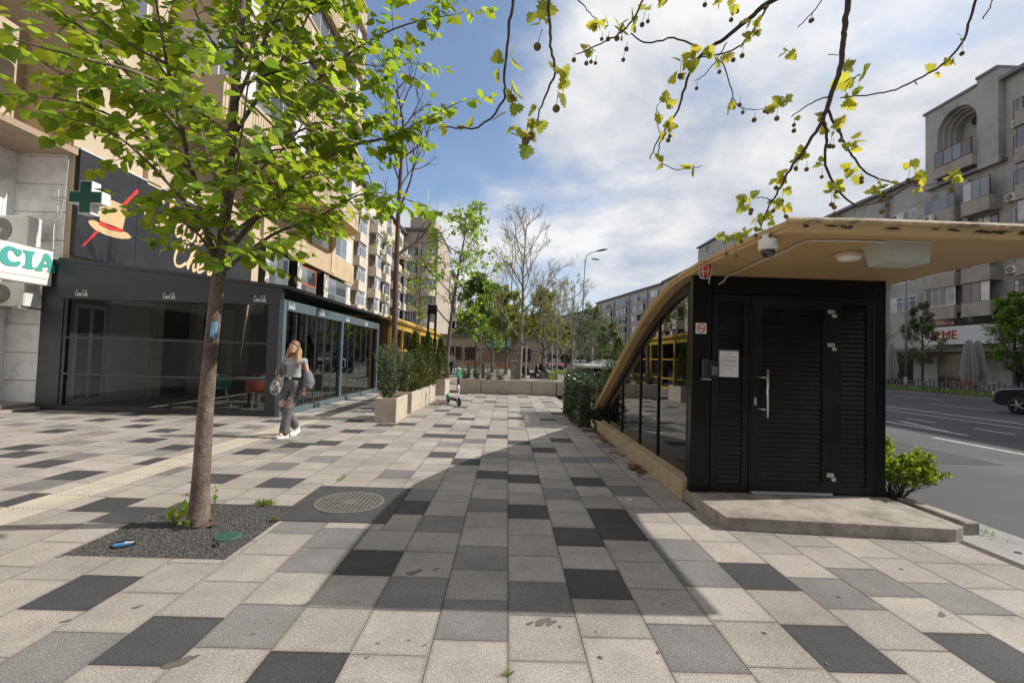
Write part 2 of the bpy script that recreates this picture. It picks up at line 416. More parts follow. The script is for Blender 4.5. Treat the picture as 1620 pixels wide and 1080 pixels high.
# small dark stains (spilled drinks) are worn marks on the slabs
BZ = [0]
def blob(mb, cx, cy, rx, ry, ang, z, n=22):
    vs = []; BZ[0] += 1; z += BZ[0]*.000008
    for k in range(n):
        a = 2*math.pi*k/n; w = 1+.25*math.sin(2*a+1)+.18*math.sin(3*a+cx*9)+.12*rr.random()
        x, y = rx*w*math.cos(a), ry*w*math.sin(a); vs.append((cx+x*math.cos(ang)-y*math.sin(ang), cy+x*math.sin(ang)+y*math.cos(ang), z))
    mb.add(vs, [tuple(range(n))])
mb = MB()
for (px_, py_, s) in [(283, 1048, .05), (305, 1040, .022), (858, 983, .045), (872, 985, .03), (838, 986, .02), (655, 905, .05), (690, 900, .02), (217, 960, .02), (105, 982, .02), (1050, 955, .012), (598, 1017, .01), (580, 1040, .009), (672, 1020, .008), (400, 1003, .01), (95, 880, .018), (1490, 972, .03), (757, 765, .03)]:
    g = gp(px_, py_); blob(mb, g.x, g.y, s, s*.6, .6, .0028)
for i in range(170):
    x = rr.uniform(-5, 4); y = rr.uniform(2, 9); s = rr.choice((.004, .005, .006, .008, .011)); blob(mb, x, y, s, s*rr.uniform(.6, 1), rr.random()*3, .0028, 10)
struct(mb.build('pavement_stains', mat('stain', (.12, .105, .09), .6, .2, 30)))
# tree pit gravel
GRAV = mat('gravel_mat', (.082, .08, .082), .85, .25, 30, .5, 160, var2=.5, island=.5)
mb = MB(); mb.box(PIT[0], PIT[1], PIT[2], PIT[3], -.08, -.012)
struct(mb.build('tree_pit_bed', GRAV))
mb = MB(); g3 = random.Random(11)
for i in range(9000):
    x = g3.uniform(PIT[0]+.01, PIT[1]-.01); y = g3.uniform(PIT[2]+.01, PIT[3]-.01); s = g3.uniform(.005, .011); z = -.012+g3.uniform(0, .008)
    a = g3.random()*6.28; c, s_ = math.cos(a), math.sin(a)
    pts = [(s, 0, 0), (-.2*s, .9*s, 0), (-s, -.3*s, 0), (.3*s, -s, 0)]
    vs = [(x+u*c-v*s_, y+u*s_+v*c, z) for u, v, _ in pts]+[(x+g3.uniform(-.3, .3)*s, y+g3.uniform(-.3, .3)*s, z+s*g3.uniform(.5, 1))]
    mb.add(vs, [(0, 1, 4), (1, 2, 4), (2, 3, 4), (3, 0, 4)])
stuff(tag(mb.build('gravel', GRAV), 'dark bonded gravel filling the square pit round the lime tree', 'gravel'))
# fallen leaves along the kerb
LITTER = mat('dry_leaf', (.17, .09, .035), .8, .3, 20, island=.6)
mb = MB(); spots = [(2.0-.16, 6.35, .10, .35, 110), (1.9, 9.4, .08, .4, 60), (1.83, 7.6, .1, 1.5, 50), (-2.15, 14.2, .25, .8, 120), (-1.0, 18.2, 1.2, .3, 110), (1.85, 8.5, .06, .2, 40), (-2.5, 3.9, .12, .1, 9)]
for cx, cy, sx, sy, n in spots:
    for i in range(n):
        x = g3.gauss(cx, sx*.5); y = g3.gauss(cy, sy*.5); s = g3.uniform(.012, .04); a = g3.random()*6.28
        if x > 1.93: x = 1.93-g3.random()*.08
        mb.add([(x+s*math.cos(a+q), y+s*math.sin(a+q)*.8, .006+g3.random()*s*.7) for q in (0, 1.3, 2.9, 4.4)], [(0, 1, 2, 3)])
stuff(tag(mb.build('leaf_litter', LITTER), 'brown fallen leaves gathered along the kerb and the planters', 'fallen leaves'))
# manhole on its dark square
t = T('manhole_cover', 'round cast iron manhole cover set in a dark square slab', 'manhole', (-1.53, 4.615, 0))
mb = MB(); mb.box(MAN[0], MAN[1], MAN[2], MAN[3], -.02, .006)
mb.build('frame_slab', mat('dark_slab', (.05, .049, .05), .8, .2, 3, .5, 90, var2=.25, dirt=(.10, .09, .09), dscale=5, damt=.5), t)
IRON = mat('cast_iron', (.17, .16, .145), .6, .2, 12, .3, 120, metal=.3)
mb = MB(); mc = (-1.53, 4.615); rd = .335
mb.lathe([(rd, .006), (rd, .012), (rd-.03, .012), (rd-.03, .0075)], (mc[0], mc[1], 0), 40, caps=False)
mb.lathe([(rd-.028, .0072), (.001, .0072)], (mc[0], mc[1], 0), 40, 1, caps=False)
n = 15
for i in range(n):
    u = -rd+.035+(2*rd-.07)*i/(n-1); h = math.sqrt(max(0, (rd-.03)**2-u*u))
    if h > .04:
        mb.box(mc[0]+u-.0085, mc[0]+u+.0085, mc[1]-h, mc[1]+h, .0073, .0122)
        mb.box(mc[0]-h, mc[0]+h, mc[1]+u-.0085, mc[1]+u+.0085, .0074, .0117)
mb.lathe([(.07, .0125), (.001, .0127)], (mc[0], mc[1], 0), 20, caps=False)
mb.build('lid', [IRON, mat('iron_dark', (.03, .028, .026), .8)], t)
# covers in the tree pit
t = T('water_cover', 'green ribbed round valve cover in the gravel beside the trunk', 'valve cover', (*gp(361, 848)[:2], 0))
x, y = gp(361, 848)[:2]; mb = MB(); mb.lathe([(.095, -.01), (.095, .006), (.088, .009), (.001, .009)], (x, y, 0), 28)
for i in range(-4, 5): mb.box(x-math.sqrt(.0075-(i*.018)**2), x+math.sqrt(.0075-(i*.018)**2), y+i*.018-.004, y+i*.018+.004, .0092, .0115)
mb.build('lid', mat('green_plastic', (.05, .135, .10), .55, .15, 20, dirt=(.08, .08, .06), dscale=20, damt=.5), t)
for (q, r_, nm, lb) in [((195, 860), .075, 'valve_box', 'blue and white valve box open in the gravel, left of the tree'), ((341, 862), .024, 'pipe_opening', 'small black pipe opening in the gravel below the green cover')]:
    x, y = gp(*q)[:2]; t = T(nm, lb, 'valve box' if nm == 'valve_box' else 'pipe', (x, y, 0)); mb = MB()
    mb.lathe([(r_, -.03), (r_, .005), (r_*.88, .007), (r_*.86, -.02)], (x, y, 0), 24, caps=False)
    mb.build('rim', mat('black_plastic', (.012, .012, .013), .5), t)
    mb = MB(); mb.lathe([(r_*.87, -.012), (.001, -.012)], (x, y, 0), 20, caps=False)
    mb.build('well', mat('black_plastic', None), t)
    if nm == 'valve_box':
        mb = MB(); mb.obox(Matrix.Translation((x-.01, y-.005, -.002)) @ Matrix.Rotation(.5, 4, 'Z'), .10, .045, .012); mb.build('blue_valve', mat('valve_blue', (.05, .2, .42), .5), t)
        mb = MB(); mb.obox(Matrix.Translation((x+.028, y+.022, .001)) @ Matrix.Rotation(.3, 4, 'Z'), .06, .03, .012); mb.build('valve_cap', mat('valve_white', (.5, .52, .5), .6), t)
# kerb stone at the road edge
t = MB(); t.box(4.3, 4.45, 4.25, 5.0, -.05, .10); tag(t.build('kerb_stone', CONC, bevel=.012), 'short concrete kerb stone ending by the doorstep at the road edge', 'kerb stone')
mb = MB(); t = T('drain_grate', 'black chain-pattern drain grate at the gutter edge, bottom right', 'drain grate', (4.5, 3.72, 0))
for i in range(8):
    mb.lathe([(.026, 0), (.026, .004), (.016, .004), (.016, 0)], (4.36+i*.056, 3.86-i*.04, -.012), 10, caps=False)
mb.build('grate', mat('black_plastic', None), t)
# ================================================================ KIOSK over the underground stairs
KX0, KX1, KY = 2.0, 4.13, 4.95
ANTH = mat('anthracite', (.006, .0068, .0075), .45, .3, 3, .06, 180, spec=.3, dirt=(.024, .023, .021), dscale=2.2, damt=.7, dlo=.47)
BLACK = mat('black_panel', (.004, .004, .0048), .3, .1, 4, spec=.3)
OCHRE = mat('ochre_roof', (.50, .335, .155), .6, .07, 1.0, .08, 30, var2=.03, dirt=(.26, .17, .085), dscale=1.3, damt=.45, dlo=.49)
STEEL = mat('brushed_steel', (.62, .62, .60), .3, .08, 30, metal=.9)
WHITE = mat('white_plastic', (.72, .71, .67), .45, .05, 5)
k = T('stairwell_kiosk', 'black stairwell kiosk with louvred door under a sweeping ochre roof', 'kiosk', (3.0, KY, 0))
prof = [(3.2, 2.54), (3.7, 2.562), (4.4, 2.567), (4.82, 2.556), (5.5, 2.50), (6.05, 2.37), (6.66, 2.16), (7.37, 1.85), (8.6, 1.245), (10.11, .50), (10.75, .17)]
pp = [(p.x, p.y) for p in smooth_path([(a, b, 0) for a, b in prof], 6)]
def zr(y):
    for (a, b), (c, d) in zip(pp, pp[1:]):
        if a <= y <= c: return b+(d-b)*(y-a)/(c-a)
    return pp[-1][1]
RX0, RX1, TH = 1.95, 4.36, .085
mb = MB(); sec = [(RX0+.03, .0), (RX0+.012, -.004), (RX0, -.02), (RX0, -.05), (RX0+.012, -.056), (RX0+.012, -.08), (RX0+.03, -TH), (RX1-.03, -TH), (RX1-.01, -.07), (RX1, -.04), (RX1-.01, -.008), (RX1-.03, 0)]
rings = []
for i, (y, z) in enumerate(pp):
    a = pp[max(0, i-1)]; b = pp[min(len(pp)-1, i+1)]; tx, tz = b[0]-a[0], b[1]-a[1]; l = math.hypot(tx, tz); nx, nz = -tz/l, tx/l
    rings.append([(x, y+nx*d, z+nz*d) for x, d in sec])
n = len(sec); vs = [v for r_ in rings for v in r_]; fs = []
for i in range(len(rings)-1):
    for j in range(n): fs.append((i*n+j, (i+1)*n+j, (i+1)*n+(j+1) % n, i*n+(j+1) % n))
fs += [tuple(range(n)), tuple((len(rings)-1)*n+j for j in range(n))[::-1]]
mb.add(vs, fs); ro = mb.build('roof', OCHRE, k)
for p in ro.data.polygons: p.use_smooth = abs(p.normal.x) < .3 and len(p.vertices) == 4
mb = MB()                                                      # raised front lip with grime
mb.tube([(RX0+.02, 3.205, 2.545), (2.6, 3.2, 2.552), (3.4, 3.2, 2.55), (RX1-.02, 3.205, 2.545)], .022, 8)
mb.build('roof_lip', mat('ochre_lip', (.60, .45, .27), .6, .15, 6, dirt=(.04, .03, .02), dscale=7, damt=1, dlo=.46), k)
mb = MB(); gr_ = random.Random(8)
for i in range(26):
    x = gr_.choice((2.1, 2.35, 2.75, 3.05, 3.2, 3.3, 3.4, 3.5, 3.62, 3.75, 3.9, 4.1))+gr_.uniform(-.07, .07); w = gr_.uniform(.015, .06); h = gr_.uniform(.004, .011); z = 2.512-gr_.uniform(0, .014); n = 12
    mb.add([(x+w*math.cos(2*math.pi*q/n)*(1+.3*math.sin(3*q)), 3.1965-i*.00004, z+h*math.sin(2*math.pi*q/n)*(1+.3*math.cos(2*q))) for q in range(n)], [tuple(range(n))])
mb.build('grime', mat('grime_black', (.03, .025, .018), .9, .3, 30), k)
# walls
mb = MB()
mb.box(KX0+.03, KX1, KY+.06, KY+.10, .12, 2.44)
mb.box(KX1-.06, KX1-.002, KY+.1, 9.7, .05, 2.2)
mb.build('wall', BLACK, k)
# side gable above the glass
mb = MB(); mb.box(KX0+.001, KX0+.215, KY-.02, KY+.058, .12, 2.46); mb.build('corner_post', BLACK, k, bevel=.006); mb = MB(); mb.box(KX1-.13, KX1, KY-.02, KY+.058, .12, 2.47); mb.build('corner_post', BLACK, k, bevel=.006)
mb = MB(); mb.box(KX0+.216, KX1-.131, KY-.012, KY+.058, 2.27, 2.465); mb.build('lintel', BLACK, k, bevel=.004)
def louvre(mb, x0, x1, z0, z1, y, n, fr=.05):
    mb.box(x0, x0+fr, y-.02, y+.045, z0, z1); mb.box(x1-fr, x1, y-.02, y+.045, z0, z1)
    mb.box(x0+fr, x1-fr, y-.02, y+.045, z1-fr, z1); mb.box(x0+fr, x1-fr, y-.02, y+.045, z0, z0+fr)
    a, b = z0+fr, z1-fr; h = (b-a)/n
    for i in range(n):
        z = a+i*h
        mb.prism([(.03, z+.0005), (-.006, z+.0005), (-.011, z+.003), (-.011, z+.009), (.004, z+h*.9), (.004, z+h-.0005), (.03, z+h-.0005)], lambda u, v, t: (t, y+u, v), x0+fr+.001, x1-fr-.001)
mb = MB(); louvre(mb, 2.222, 2.63, .14, 2.262, KY, 38, .07); mb.build('side_panel', ANTH, k)
mb = MB(); louvre(mb, 3.56, 3.992, .14, 2.262, KY, 38, .075); mb.build('side_panel', ANTH, k)
mb = MB(); mb.box(2.632, 2.652, KY-.03, KY+.05, .14, 2.262); mb.box(3.533, 3.557, KY-.03, KY+.05, .14, 2.262); mb.box(2.653, 3.532, KY-.03, KY+.05, 2.232, 2.262); mb.build('door_frame', ANTH, k)
mb = MB(); louvre(mb, 2.656, 3.53, .155, 2.228, KY-.012, 36, .105); d = mb.build('door', ANTH, k)
mb = MB(); hx = 2.78; mb.tube([(hx, KY-.115, .94), (hx, KY-.115, 1.46)], .0135, 10)
for z in (1.03, 1.37): mb.tube([(hx-.07, KY-.03, z), (hx-.035, KY-.075, z), (hx, KY-.115, z)], .008, 8)
mb.build('handle', STEEL, d, True)
mb = MB(); mb.box(2.675, 2.70, KY-.047, KY-.0325, 1.07, 1.15); mb.lathe([(.008, 0), (.008, .012), (.001, .012)], (2.687, KY-.047, 1.11), 10, mat=Matrix.Rotation(R(90), 4, 'X')); mb.build('lock', STEEL, d)
for z in (2.08, 1.72, .32):
    mb = MB(); mb.box(3.47, 3.545, KY-.052, KY-.033, z, z+.045); mb.box(3.515, 3.56, KY-.062, KY-.034, z-.04, z-.002); mb.build('hinge', mat('hinge_grey', (.45, .45, .45), .45, metal=.5), d, bevel=.004)
mb = MB(); mb.box(2.66, 3.53, KY-.05, KY+.04, .122, .15); mb.build('threshold', mat('alu', (.45, .5, .52), .45, metal=.6), k)
# glazed flank
GDK = glassmat('tinted_glass', (.02, .024, .024), 1.5, .004, (.62, .64, .64), 2.2)
ms = [5.2, 6.34, 7.19, 8.30, 9.38, 9.86]; gx = 2.12
for i, (a, b) in enumerate(zip(ms, ms[1:])):
    ys = [a+.02+(b-a-.04)*q/8 for q in range(9)]
    poly = [(ys[0], .20), (ys[-1], .20)]+[(y, max(.21, zr(y)-.10)) for y in ys[::-1]]
    mb = MB(); mb.prism(poly, lambda u, v, t: (t, u, v), gx, gx+.012); mb.build('glass_pane', GDK, k)
for m_ in ms[:-1]:
    mb = MB(); w = .05 if m_ == 5.2 else .021; mb.box(gx-(.045 if w > .04 else .018), gx+.04, m_-w, m_+w, .18, zr(m_)-.075); mb.build('mullion', ANTH, k)
mb = MB()                                                      # dark curved head rail under the roof edge
ys = [5.05+i*.18 for i in range(28)]; ys = [y for y in ys if y < 9.9]
vs = []; fs = []
for y in ys: z = zr(y); vs += [(gx-.03, y, z-.07), (gx-.03, y, z-.20), (gx+.04, y, z-.20), (gx+.04, y, z-.07)]
for i in range(len(ys)-1):
    for j in range(4): fs.append((i*4+j, i*4+(j+1) % 4, i*4+4+(j+1) % 4, i*4+4+j))
mb.add(vs, fs); mb.build('head_rail', mat('brown_rail', (.03, .024, .018), .5), k)
# near-black plate standing in for the shade inside the stairwell
mb = MB(); mb.box(2.3, 4.05, 5.2, 10.0, -.02, .02); mb.build('stair_shade_plate', mat('stair_shade', (.03, .03, .03), .8), k)
# parapet
mb = MB(); ys = [5.04, 7.30, 9.80]
for a, b in zip(ys, ys[1:]): mb.box(1.955, 2.215, a+.004, b-.004, -.05, .205)
tag(mb.build('low_parapet', mat('parapet_stone', (.42, .33, .215), .8, .12, 3, .3, 60, var2=.08, dirt=(.17, .12, .07), dscale=3.5, damt=.6), bevel=.014, seg=2), 'low beige stone parapet under the glazed flank of the kiosk', 'parapet')
# doorstep
mb = MB(); mb.prism([(2.03, 4.17), (3.99, 4.02), (4.14, 4.10), (4.16, 4.94), (4.16, 5.3), (2.22, 5.3), (1.985, 5.02)], lambda u, v, t: (u, v, t), -.05, .115)
tag(mb.build('door_step', CONC, bevel=.012, seg=2), 'worn concrete doorstep in front of the louvred black door', 'step')
# ---------------------------------------------------------------- fixtures on the kiosk
t = T('no_smoking_sign', 'small square white no smoking sign with a red ring on the black post', 'sign', (2.095, KY-.02, 1.88))
mb = MB(); mb.box(2.037, 2.153, KY-.026, KY-.0205, 1.822, 1.938); mb.build('plate', mat('sign_white', (.75, .72, .68), .5), t)
mb = MB(); rot = Matrix.Rotation(R(90), 4, 'X'); mb.lathe([(.046, 0), (.046, .002), (.037, .002), (.037, 0)], (2.095, KY-.0262, 1.88), 28, mat=rot, caps=False)
mb.obox(Matrix.Translation((2.095, KY-.0288, 1.88)) @ Matrix.Rotation(R(45), 4, 'Y'), .076, .0015, .008); mb.build('red_ring', mat('sign_red', (.45, .02, .02), .5), t)
mb = MB(); mb.box(2.064, 2.112, KY-.0275, KY-.0262, 1.872, 1.881); mb.box(2.116, 2.126, KY-.0275, KY-.0262, 1.872, 1.881)
mb.tube([(2.121, KY-.027, 1.885), (2.116, KY-.027, 1.893), (2.124, KY-.027, 1.9)], .002, 5); mb.build('cigarette', mat('ink', (.02, .02, .02), .6), t)
t = T('paper_notice', 'white paper notice taped in a plastic sleeve beside the door', 'notice', (2.405, KY-.03, 1.5))
mb = MB(); mb.box(2.285, 2.51, KY-.028, KY-.0255, 1.355, 1.66); mb.build('sleeve', mat('sleeve', (.1, .1, .1), .2, spec=.6), t)
mb = MB(); mb.box(2.298, 2.506, KY-.0310, KY-.0285, 1.363, 1.642); mb.build('sheet', mat('paper', (.68, .68, .70), .6, .05, 6), t)
mb = MB()
for z, a, b in [(1.612, 2.37, 2.43), (1.575, 2.325, 2.48), (1.548, 2.335, 2.47), (1.535, 2.325, 2.48), (1.52, 2.325, 2.47), (1.492, 2.325, 2.46), (1.478, 2.325, 2.48), (1.45, 2.325, 2.44), (1.41, 2.325, 2.36)]: mb.box(a, b, KY-.0318, KY-.0311, z, z+.004)
mb.build('print', mat('ink_grey', (.25, .25, .27), .7), t)
t = T('keypad_box', 'black access keypad under a metal hood on the kiosk post', 'keypad', (2.18, KY-.02, 1.42))
mb = MB(); mb.box(2.10, 2.175, KY-.07, KY-.022, 1.34, 1.55); mb.build('reader', mat('reader_dark', (.03, .03, .03), .3), t, bevel=.006)
mb = MB(); mb.box(2.18, 2.27, KY-.075, KY-.022, 1.35, 1.54); mb.build('keypad_case', mat('black_plastic', None), t, bevel=.008)
mb = MB()
for i in range(3):
    for j in range(4): mb.box(2.197+i*.021, 2.212+i*.021, KY-.0785, KY-.0755, 1.385+j*.022, 1.399+j*.022)
mb.build('keys', mat('key_grey', (.25, .25, .25), .5), t)
mb = MB(); mb.box(2.09, 2.19, KY-.085, KY-.022, 1.325, 1.338); mb.build('tray', STEEL, t)
c = gp(1215, 388, 2.40); t = T('dome_camera', 'white dome security camera under the roof corner of the kiosk', 'security camera', (c.x, c.y, 2.475))
mb = MB(); mb.lathe([(.04, 2.477), (.04, 2.445), (.064, 2.44), (.067, 2.385), (.062, 2.362)], (c.x, c.y, 0), 24); mb.build('housing', WHITE, t, True)
mb = MB(); mb.lathe([(.052, 2.363), (.05, 2.345), (.041, 2.325), (.024, 2.312), (.001, 2.308)], (c.x, c.y, 0), 20); mb.build('dome', mat('dome_black', (.01, .01, .012), .08, spec=.8, coat=.6), t, True)
c = gp(1116, 433, 2.40); t = T('siren_lamp', 'red caged alarm lamp under the roof edge above the black post', 'alarm lamp', (c.x, c.y, 2.46))
mb = MB(); mb.lathe([(.05, 2.475), (.05, 2.445), (.042, 2.44), (.04, 2.39), (.03, 2.372), (.001, 2.368)], (c.x, c.y, 0), 16); mb.build('lens', mat('red_lens', (.45, .012, .012), .25, coat=.5), t, True)
mb = MB()
for q in range(4):
    a = q*math.pi/4; dx, dy = math.cos(a), math.sin(a)
    mb.tube([(c.x+dx*r_, c.y+dy*r_, z) for r_, z in [(.062, 2.47), (.062, 2.40), (.05, 2.362), (.02, 2.352), (-.02, 2.352), (-.05, 2.362), (-.062, 2.40), (-.062, 2.47)]], .0028, 5)
mb.tube([(c.x+.064*math.cos(a*.5), c.y+.064*math.sin(a*.5), 2.415) for a in range(13)], .0028, 5)
mb.build('cage', mat('wire_white', (.6, .6, .58), .4), t)
c = gp(1343, 409, 2.43); t = T('ceiling_lamp', 'round white bulkhead lamp under the kiosk canopy', 'lamp', (c.x, c.y, 2.48))
mb = MB(); mb.lathe([(.105, 2.478), (.105, 2.455), (.098, 2.45)], (c.x, c.y, 0), 28); mb.build('base', mat('lamp_base', (.55, .45, .3), .5), t, True)
mb = MB(); mb.lathe([(.094, 2.451), (.09, 2.432), (.07, 2.415), (.03, 2.407), (.001, 2.405)], (c.x, c.y, 0), 28); mb.build('diffuser', mat('diffuser', (.78, .75, .68), .35), t, True)
a = gp(1413, 412, 2.30); b = gp(1483, 414, 2.30)
t = T('flood_lamp', 'large square grey flood lamp mounted under the kiosk canopy', 'flood lamp', ((a.x+b.x)/2, a.y+.16, 2.475))
mb = MB(); cx, cy = (a.x+b.x)/2, a.y+.16; w = (b.x-a.x)/2
mb.box(cx-w*1.1, cx+w*1.1, cy-.135, cy+.135, 2.445, 2.478); mb.build('bezel', mat('lamp_grey', (.46, .44, .38), .5, .06, 4), t, bevel=.005)
mb = MB(); f4 = [(-w*1.02, -.15), (w*1.02, -.15), (w*1.02, .15), (-w*1.02, .15)]; g4 = [(-w*.95, -.14), (w*.95, -.14), (w*.95, .10), (-w*.95, .10)]
mb.add([(cx+u, cy+v*.8, 2.4445) for u, v in f4]+[(cx+u, cy+v*.8, 2.30) for u, v in g4], [(4, 5, 6, 7)[::-1]]+[(i, i+4, (i+1) % 4+4, (i+1) % 4) for i in range(4)]); mb.build('lens', mat('lamp_lens', (.44, .45, .38), .4, .05, 3), t)
zc = 2.462; cp = [gp(x, y, zc) for x, y in [(1412, 381), (1350, 379), (1285, 379), (1262, 386), (1240, 398), (1205, 413), (1172, 428), (1150, 436)]]
for p in cp: p.z = min(zc, zr(p.y)-TH-.012)
q = cp[-1]; cp += [Vector((q.x-.03, q.y+.02, 2.40)), Vector((q.x-.12, q.y+.05, 2.35)), Vector((q.x-.18, q.y+.03, 2.365)), Vector((q.x-.18, q.y+.02, 2.46))]
mb = MB(); mb.tube(smooth_path(cp, 4), .0095, 8)
tag(mb.build('cable_conduit', mat('conduit', (.55, .5, .42), .5, .08, 8), smooth=True), 'beige cable conduit running under the kiosk canopy to the flood lamp', 'conduit')
# ================================================================ LEFT: beige block, pharmacy, dark pavilion
BEIGE = mat('beige_render', (.52, .43, .315), .85, .10, 1.0, .25, 40, var2=.04, dirt=(.30, .23, .16), dscale=.7, damt=.5)
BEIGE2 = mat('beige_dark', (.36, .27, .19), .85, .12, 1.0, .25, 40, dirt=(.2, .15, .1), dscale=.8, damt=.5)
WHITEW = mat('white_wall', (.82, .82, .81), .75, .07, 1.2, .15, 50, var2=.03, dirt=(.25, .24, .22), dscale=2.2, damt=.55)
FRW = mat('frame_white', (.66, .67, .68), .5, .06, 2)
FRG = mat('frame_grey', (.16, .19, .21), .45, .08, 4)
FRB = mat('frame_brown', (.10, .045, .03), .5, .15, 4)
FRO = mat('frame_orange', (.36, .12, .04), .5, .15, 8)
WG = mat('window_glass', (.085, .10, .12), .06, .25, .6, spec=.9, island=.75)
WG2 = mat('window_curtain', (.42, .42, .42), .12, .3, 1.2, spec=.7, island=.5)
class FB:
    """boxes in a wall's own frame: u along the wall, w out of it, z up"""
    def __init__(s, A, B):
        s.A = Vector((A[0], A[1], 0)); d = Vector((B[0]-A[0], B[1]-A[1], 0)); s.len = d.length; s.d = d.normalized(); s.n = Vector((s.d.y, -s.d.x, 0))
    def p(s, u, w, z): v = s.A+s.d*u+s.n*w; return (v.x, v.y, z)
    def bx(s, mb, u0, u1, w0, w1, z0, z1, mi=0):
        o = MB().box(u0, u1, w0, w1, z0, z1); return mb.add([s.p(*q) for q in o.v], o.f, mi)
    def window(s, u0, u1, z0, z1, w=0., n=2, top=0, fr=.06, gl=1):
        mb = MB(); s.bx(mb, u0, u1, w-.05, w+.03, z0, z1, 0)
        pw = (u1-u0-fr*(n+1))/n
        for i in range(n):
            a = u0+fr+i*(pw+fr); g = gl if isinstance(gl, int) else gl[i % len(gl)]
            if top: s.bx(mb, a, a+pw, w, w+.034, z0+fr, z1-top-fr, g); s.bx(mb, a, a+pw, w, w+.034, z1-top, z1-fr, g)
            else: s.bx(mb, a, a+pw, w, w+.034, z0+fr, z1-fr, g)
        return mb
GF = lambda fr: [fr, WG, WG2]
b1 = T('apartment_building', 'tall beige apartment block with curved balconies above the dark restaurant pavilion', 'building', (-14, 18, 0))
f = FB((-10.3, 0), (-10.3, 40))     # u = world Y, w = out to +X
wall = MB()
f.bx(wall, 10.62, 29.6, -8, 0, 0, 2.9)
f.bx(wall, 10.62, 29.6, -8, -.002, 2.9, 3.45)
f.bx(wall, 10.62, 18.6, -8, 0, 3.45, 6.0)
f.bx(wall, 18.6, 29.6, -8, -.3, 3.45, 5.9)
f.bx(wall, -6, 10.58, -8, -1.25, 6.06, 27)
f.bx(wall, 10.581, 29.6, -8, 0, 6.0, 27)
for y in (12.6, 16.2, 18.6, 22, 25.8): f.bx(wall, y, y+.5, 0, .14, 6.0, 27)
for k in range(7): f.bx(wall, 10.6, 29.6, 0, .06, 6.0+2.85*k, 6.12+2.85*k)
wall.build('wall', BEIGE, b1)
wl = MB(); f.bx(wl, 18.62, 29.58, 0.0, .10, 5.9, 7.1); wl.build('parapet_band', mat('beige_panel', (.47, .37, .26), .85, .14, 1.5, .3, 50, dirt=(.3, .22, .15), dscale=1.2, damt=.6), b1)
W1 = []
for y0, y1, n in [(19.1, 21.3, 2), (22.2, 24.4, 2), (25.5, 28.9, 2)]:
    mb = f.window(y0, y1, 3.47, 5.78, -.12, n, .85, .09); o = mb.build('window', [FRO if n and y0 == 22.2 else FRG, WG, WG2], b1)
for k in range(8):
    zb = 6.0+2.85*k
    for y0, y1 in [(10.9, 12.4), (13.4, 15.9), (17, 18.4), (19.3, 21.7), (22.8, 25.5), (26.5, 29.2)]:
        if k == 0 and y0 < 18: continue
        z0 = 7.15 if k == 0 else zb+1.0
        W1.append(f.window(y0, y1, z0, zb+2.5, .01, 3 if y1-y0 > 2 else 2, 0, .055, (1, 1, 2)))
for k in range(1, 8):
    for y0, y1 in [(1.5, 3.5), (4.5, 6.5), (7.4, 9.6)]: W1.append(f.window(y0, y1, 6.0+2.85*k+.9, 6.0+2.85*k+2.4, -1.24, 2, 0, .06, (1, 2)))
many(W1, 'window', GF(FRW), b1)
def bay(u0, u1, w, zs, hp, hw, round_end, name):
    """projecting balcony tier: slab + parapet with a rounded far end, window strip above"""
    r = w*.8
    def outline(off):
        a = [(u0, 0), (u0, w+off)]
        if round_end: a += [(u1-r+(r+off)*math.sin(t*math.pi/16), w-r+(r+off)*math.cos(t*math.pi/16)) for t in range(9)]+[(u1+off, 0)]
        else: a += [(u1, w+off), (u1, 0)]
        return a
    out = []
    for z in zs:
        s_ = MB(); s_.prism(outline(.0)[::-1], lambda u, v, t: f.p(u, v, t), z, z+hp); s_.prism(outline(.07)[::-1], lambda u, v, t: f.p(u, v, t), z+hp+.001, z+hp+.09); s_.prism(outline(.05)[::-1], lambda u, v, t: f.p(u, v, t), z-.06, z-.001)
        n = int((u1-u0-r)/.16)
        for i in range(n):
            if i % 9 < 7: f.bx(s_, u0+.1+i*.16, u0+.18+i*.16, w+.001, w+.022, z+.14, z+hp-.12)
        o = s_.build(name, BEIGE, b1)
        st = MB(); L = u1-(r if round_end else 0)-u0; m_ = int(L/.95)
        f.bx(st, u0+.05, u1-r*.9, .02, w-.22, z+hp+.092, z+hp+hw)
        for i in range(m_): f.bx(st, u0+.1+i*.95, u0+.98+i*.95, w-.24, w-.205, z+hp+.14, z+hp+hw-.06, 2 if i % 4 == 1 else 1)
        if round_end:
            rr_ = r-.22; o3 = [(u1-r, w-r), (u1-r, w-.22)]+[(u1-r+rr_*math.sin(t*math.pi/16), w-r+rr_*math.cos(t*math.pi/16)) for t in range(1, 9)]
            st.prism(o3[::-1], lambda u, v, t: f.p(u, v, t), z+hp+.093, z+hp+hw-.001, 1)
        st.build('balcony_window', GF(FRW), b1)
bay(13.2, 26.5, 1.7, [8.3+2.85*k for k in range(6)], 1.15, 1.64, True, 'balcony')
bay(2.0, 9.9, 1.7, [8.05+2.85*k for k in range(6)], 1.15, 1.64, False, 'balcony')
# rounded balcony above the pharmacy
s_ = MB(); ol = [(-11.55, 5.0), (-10.55, 5.0), (-10.55, 9.2)]+[(-10.55-.6+.6*math.cos(t*math.pi/16), 9.2+.6*math.sin(t*math.pi/16)) for t in range(1, 9)]+[(-11.55, 9.8)]
s_.prism(ol, lambda u, v, t: (u, v, t), 6.1, 7.35); s_.build('balcony', BEIGE, b1)
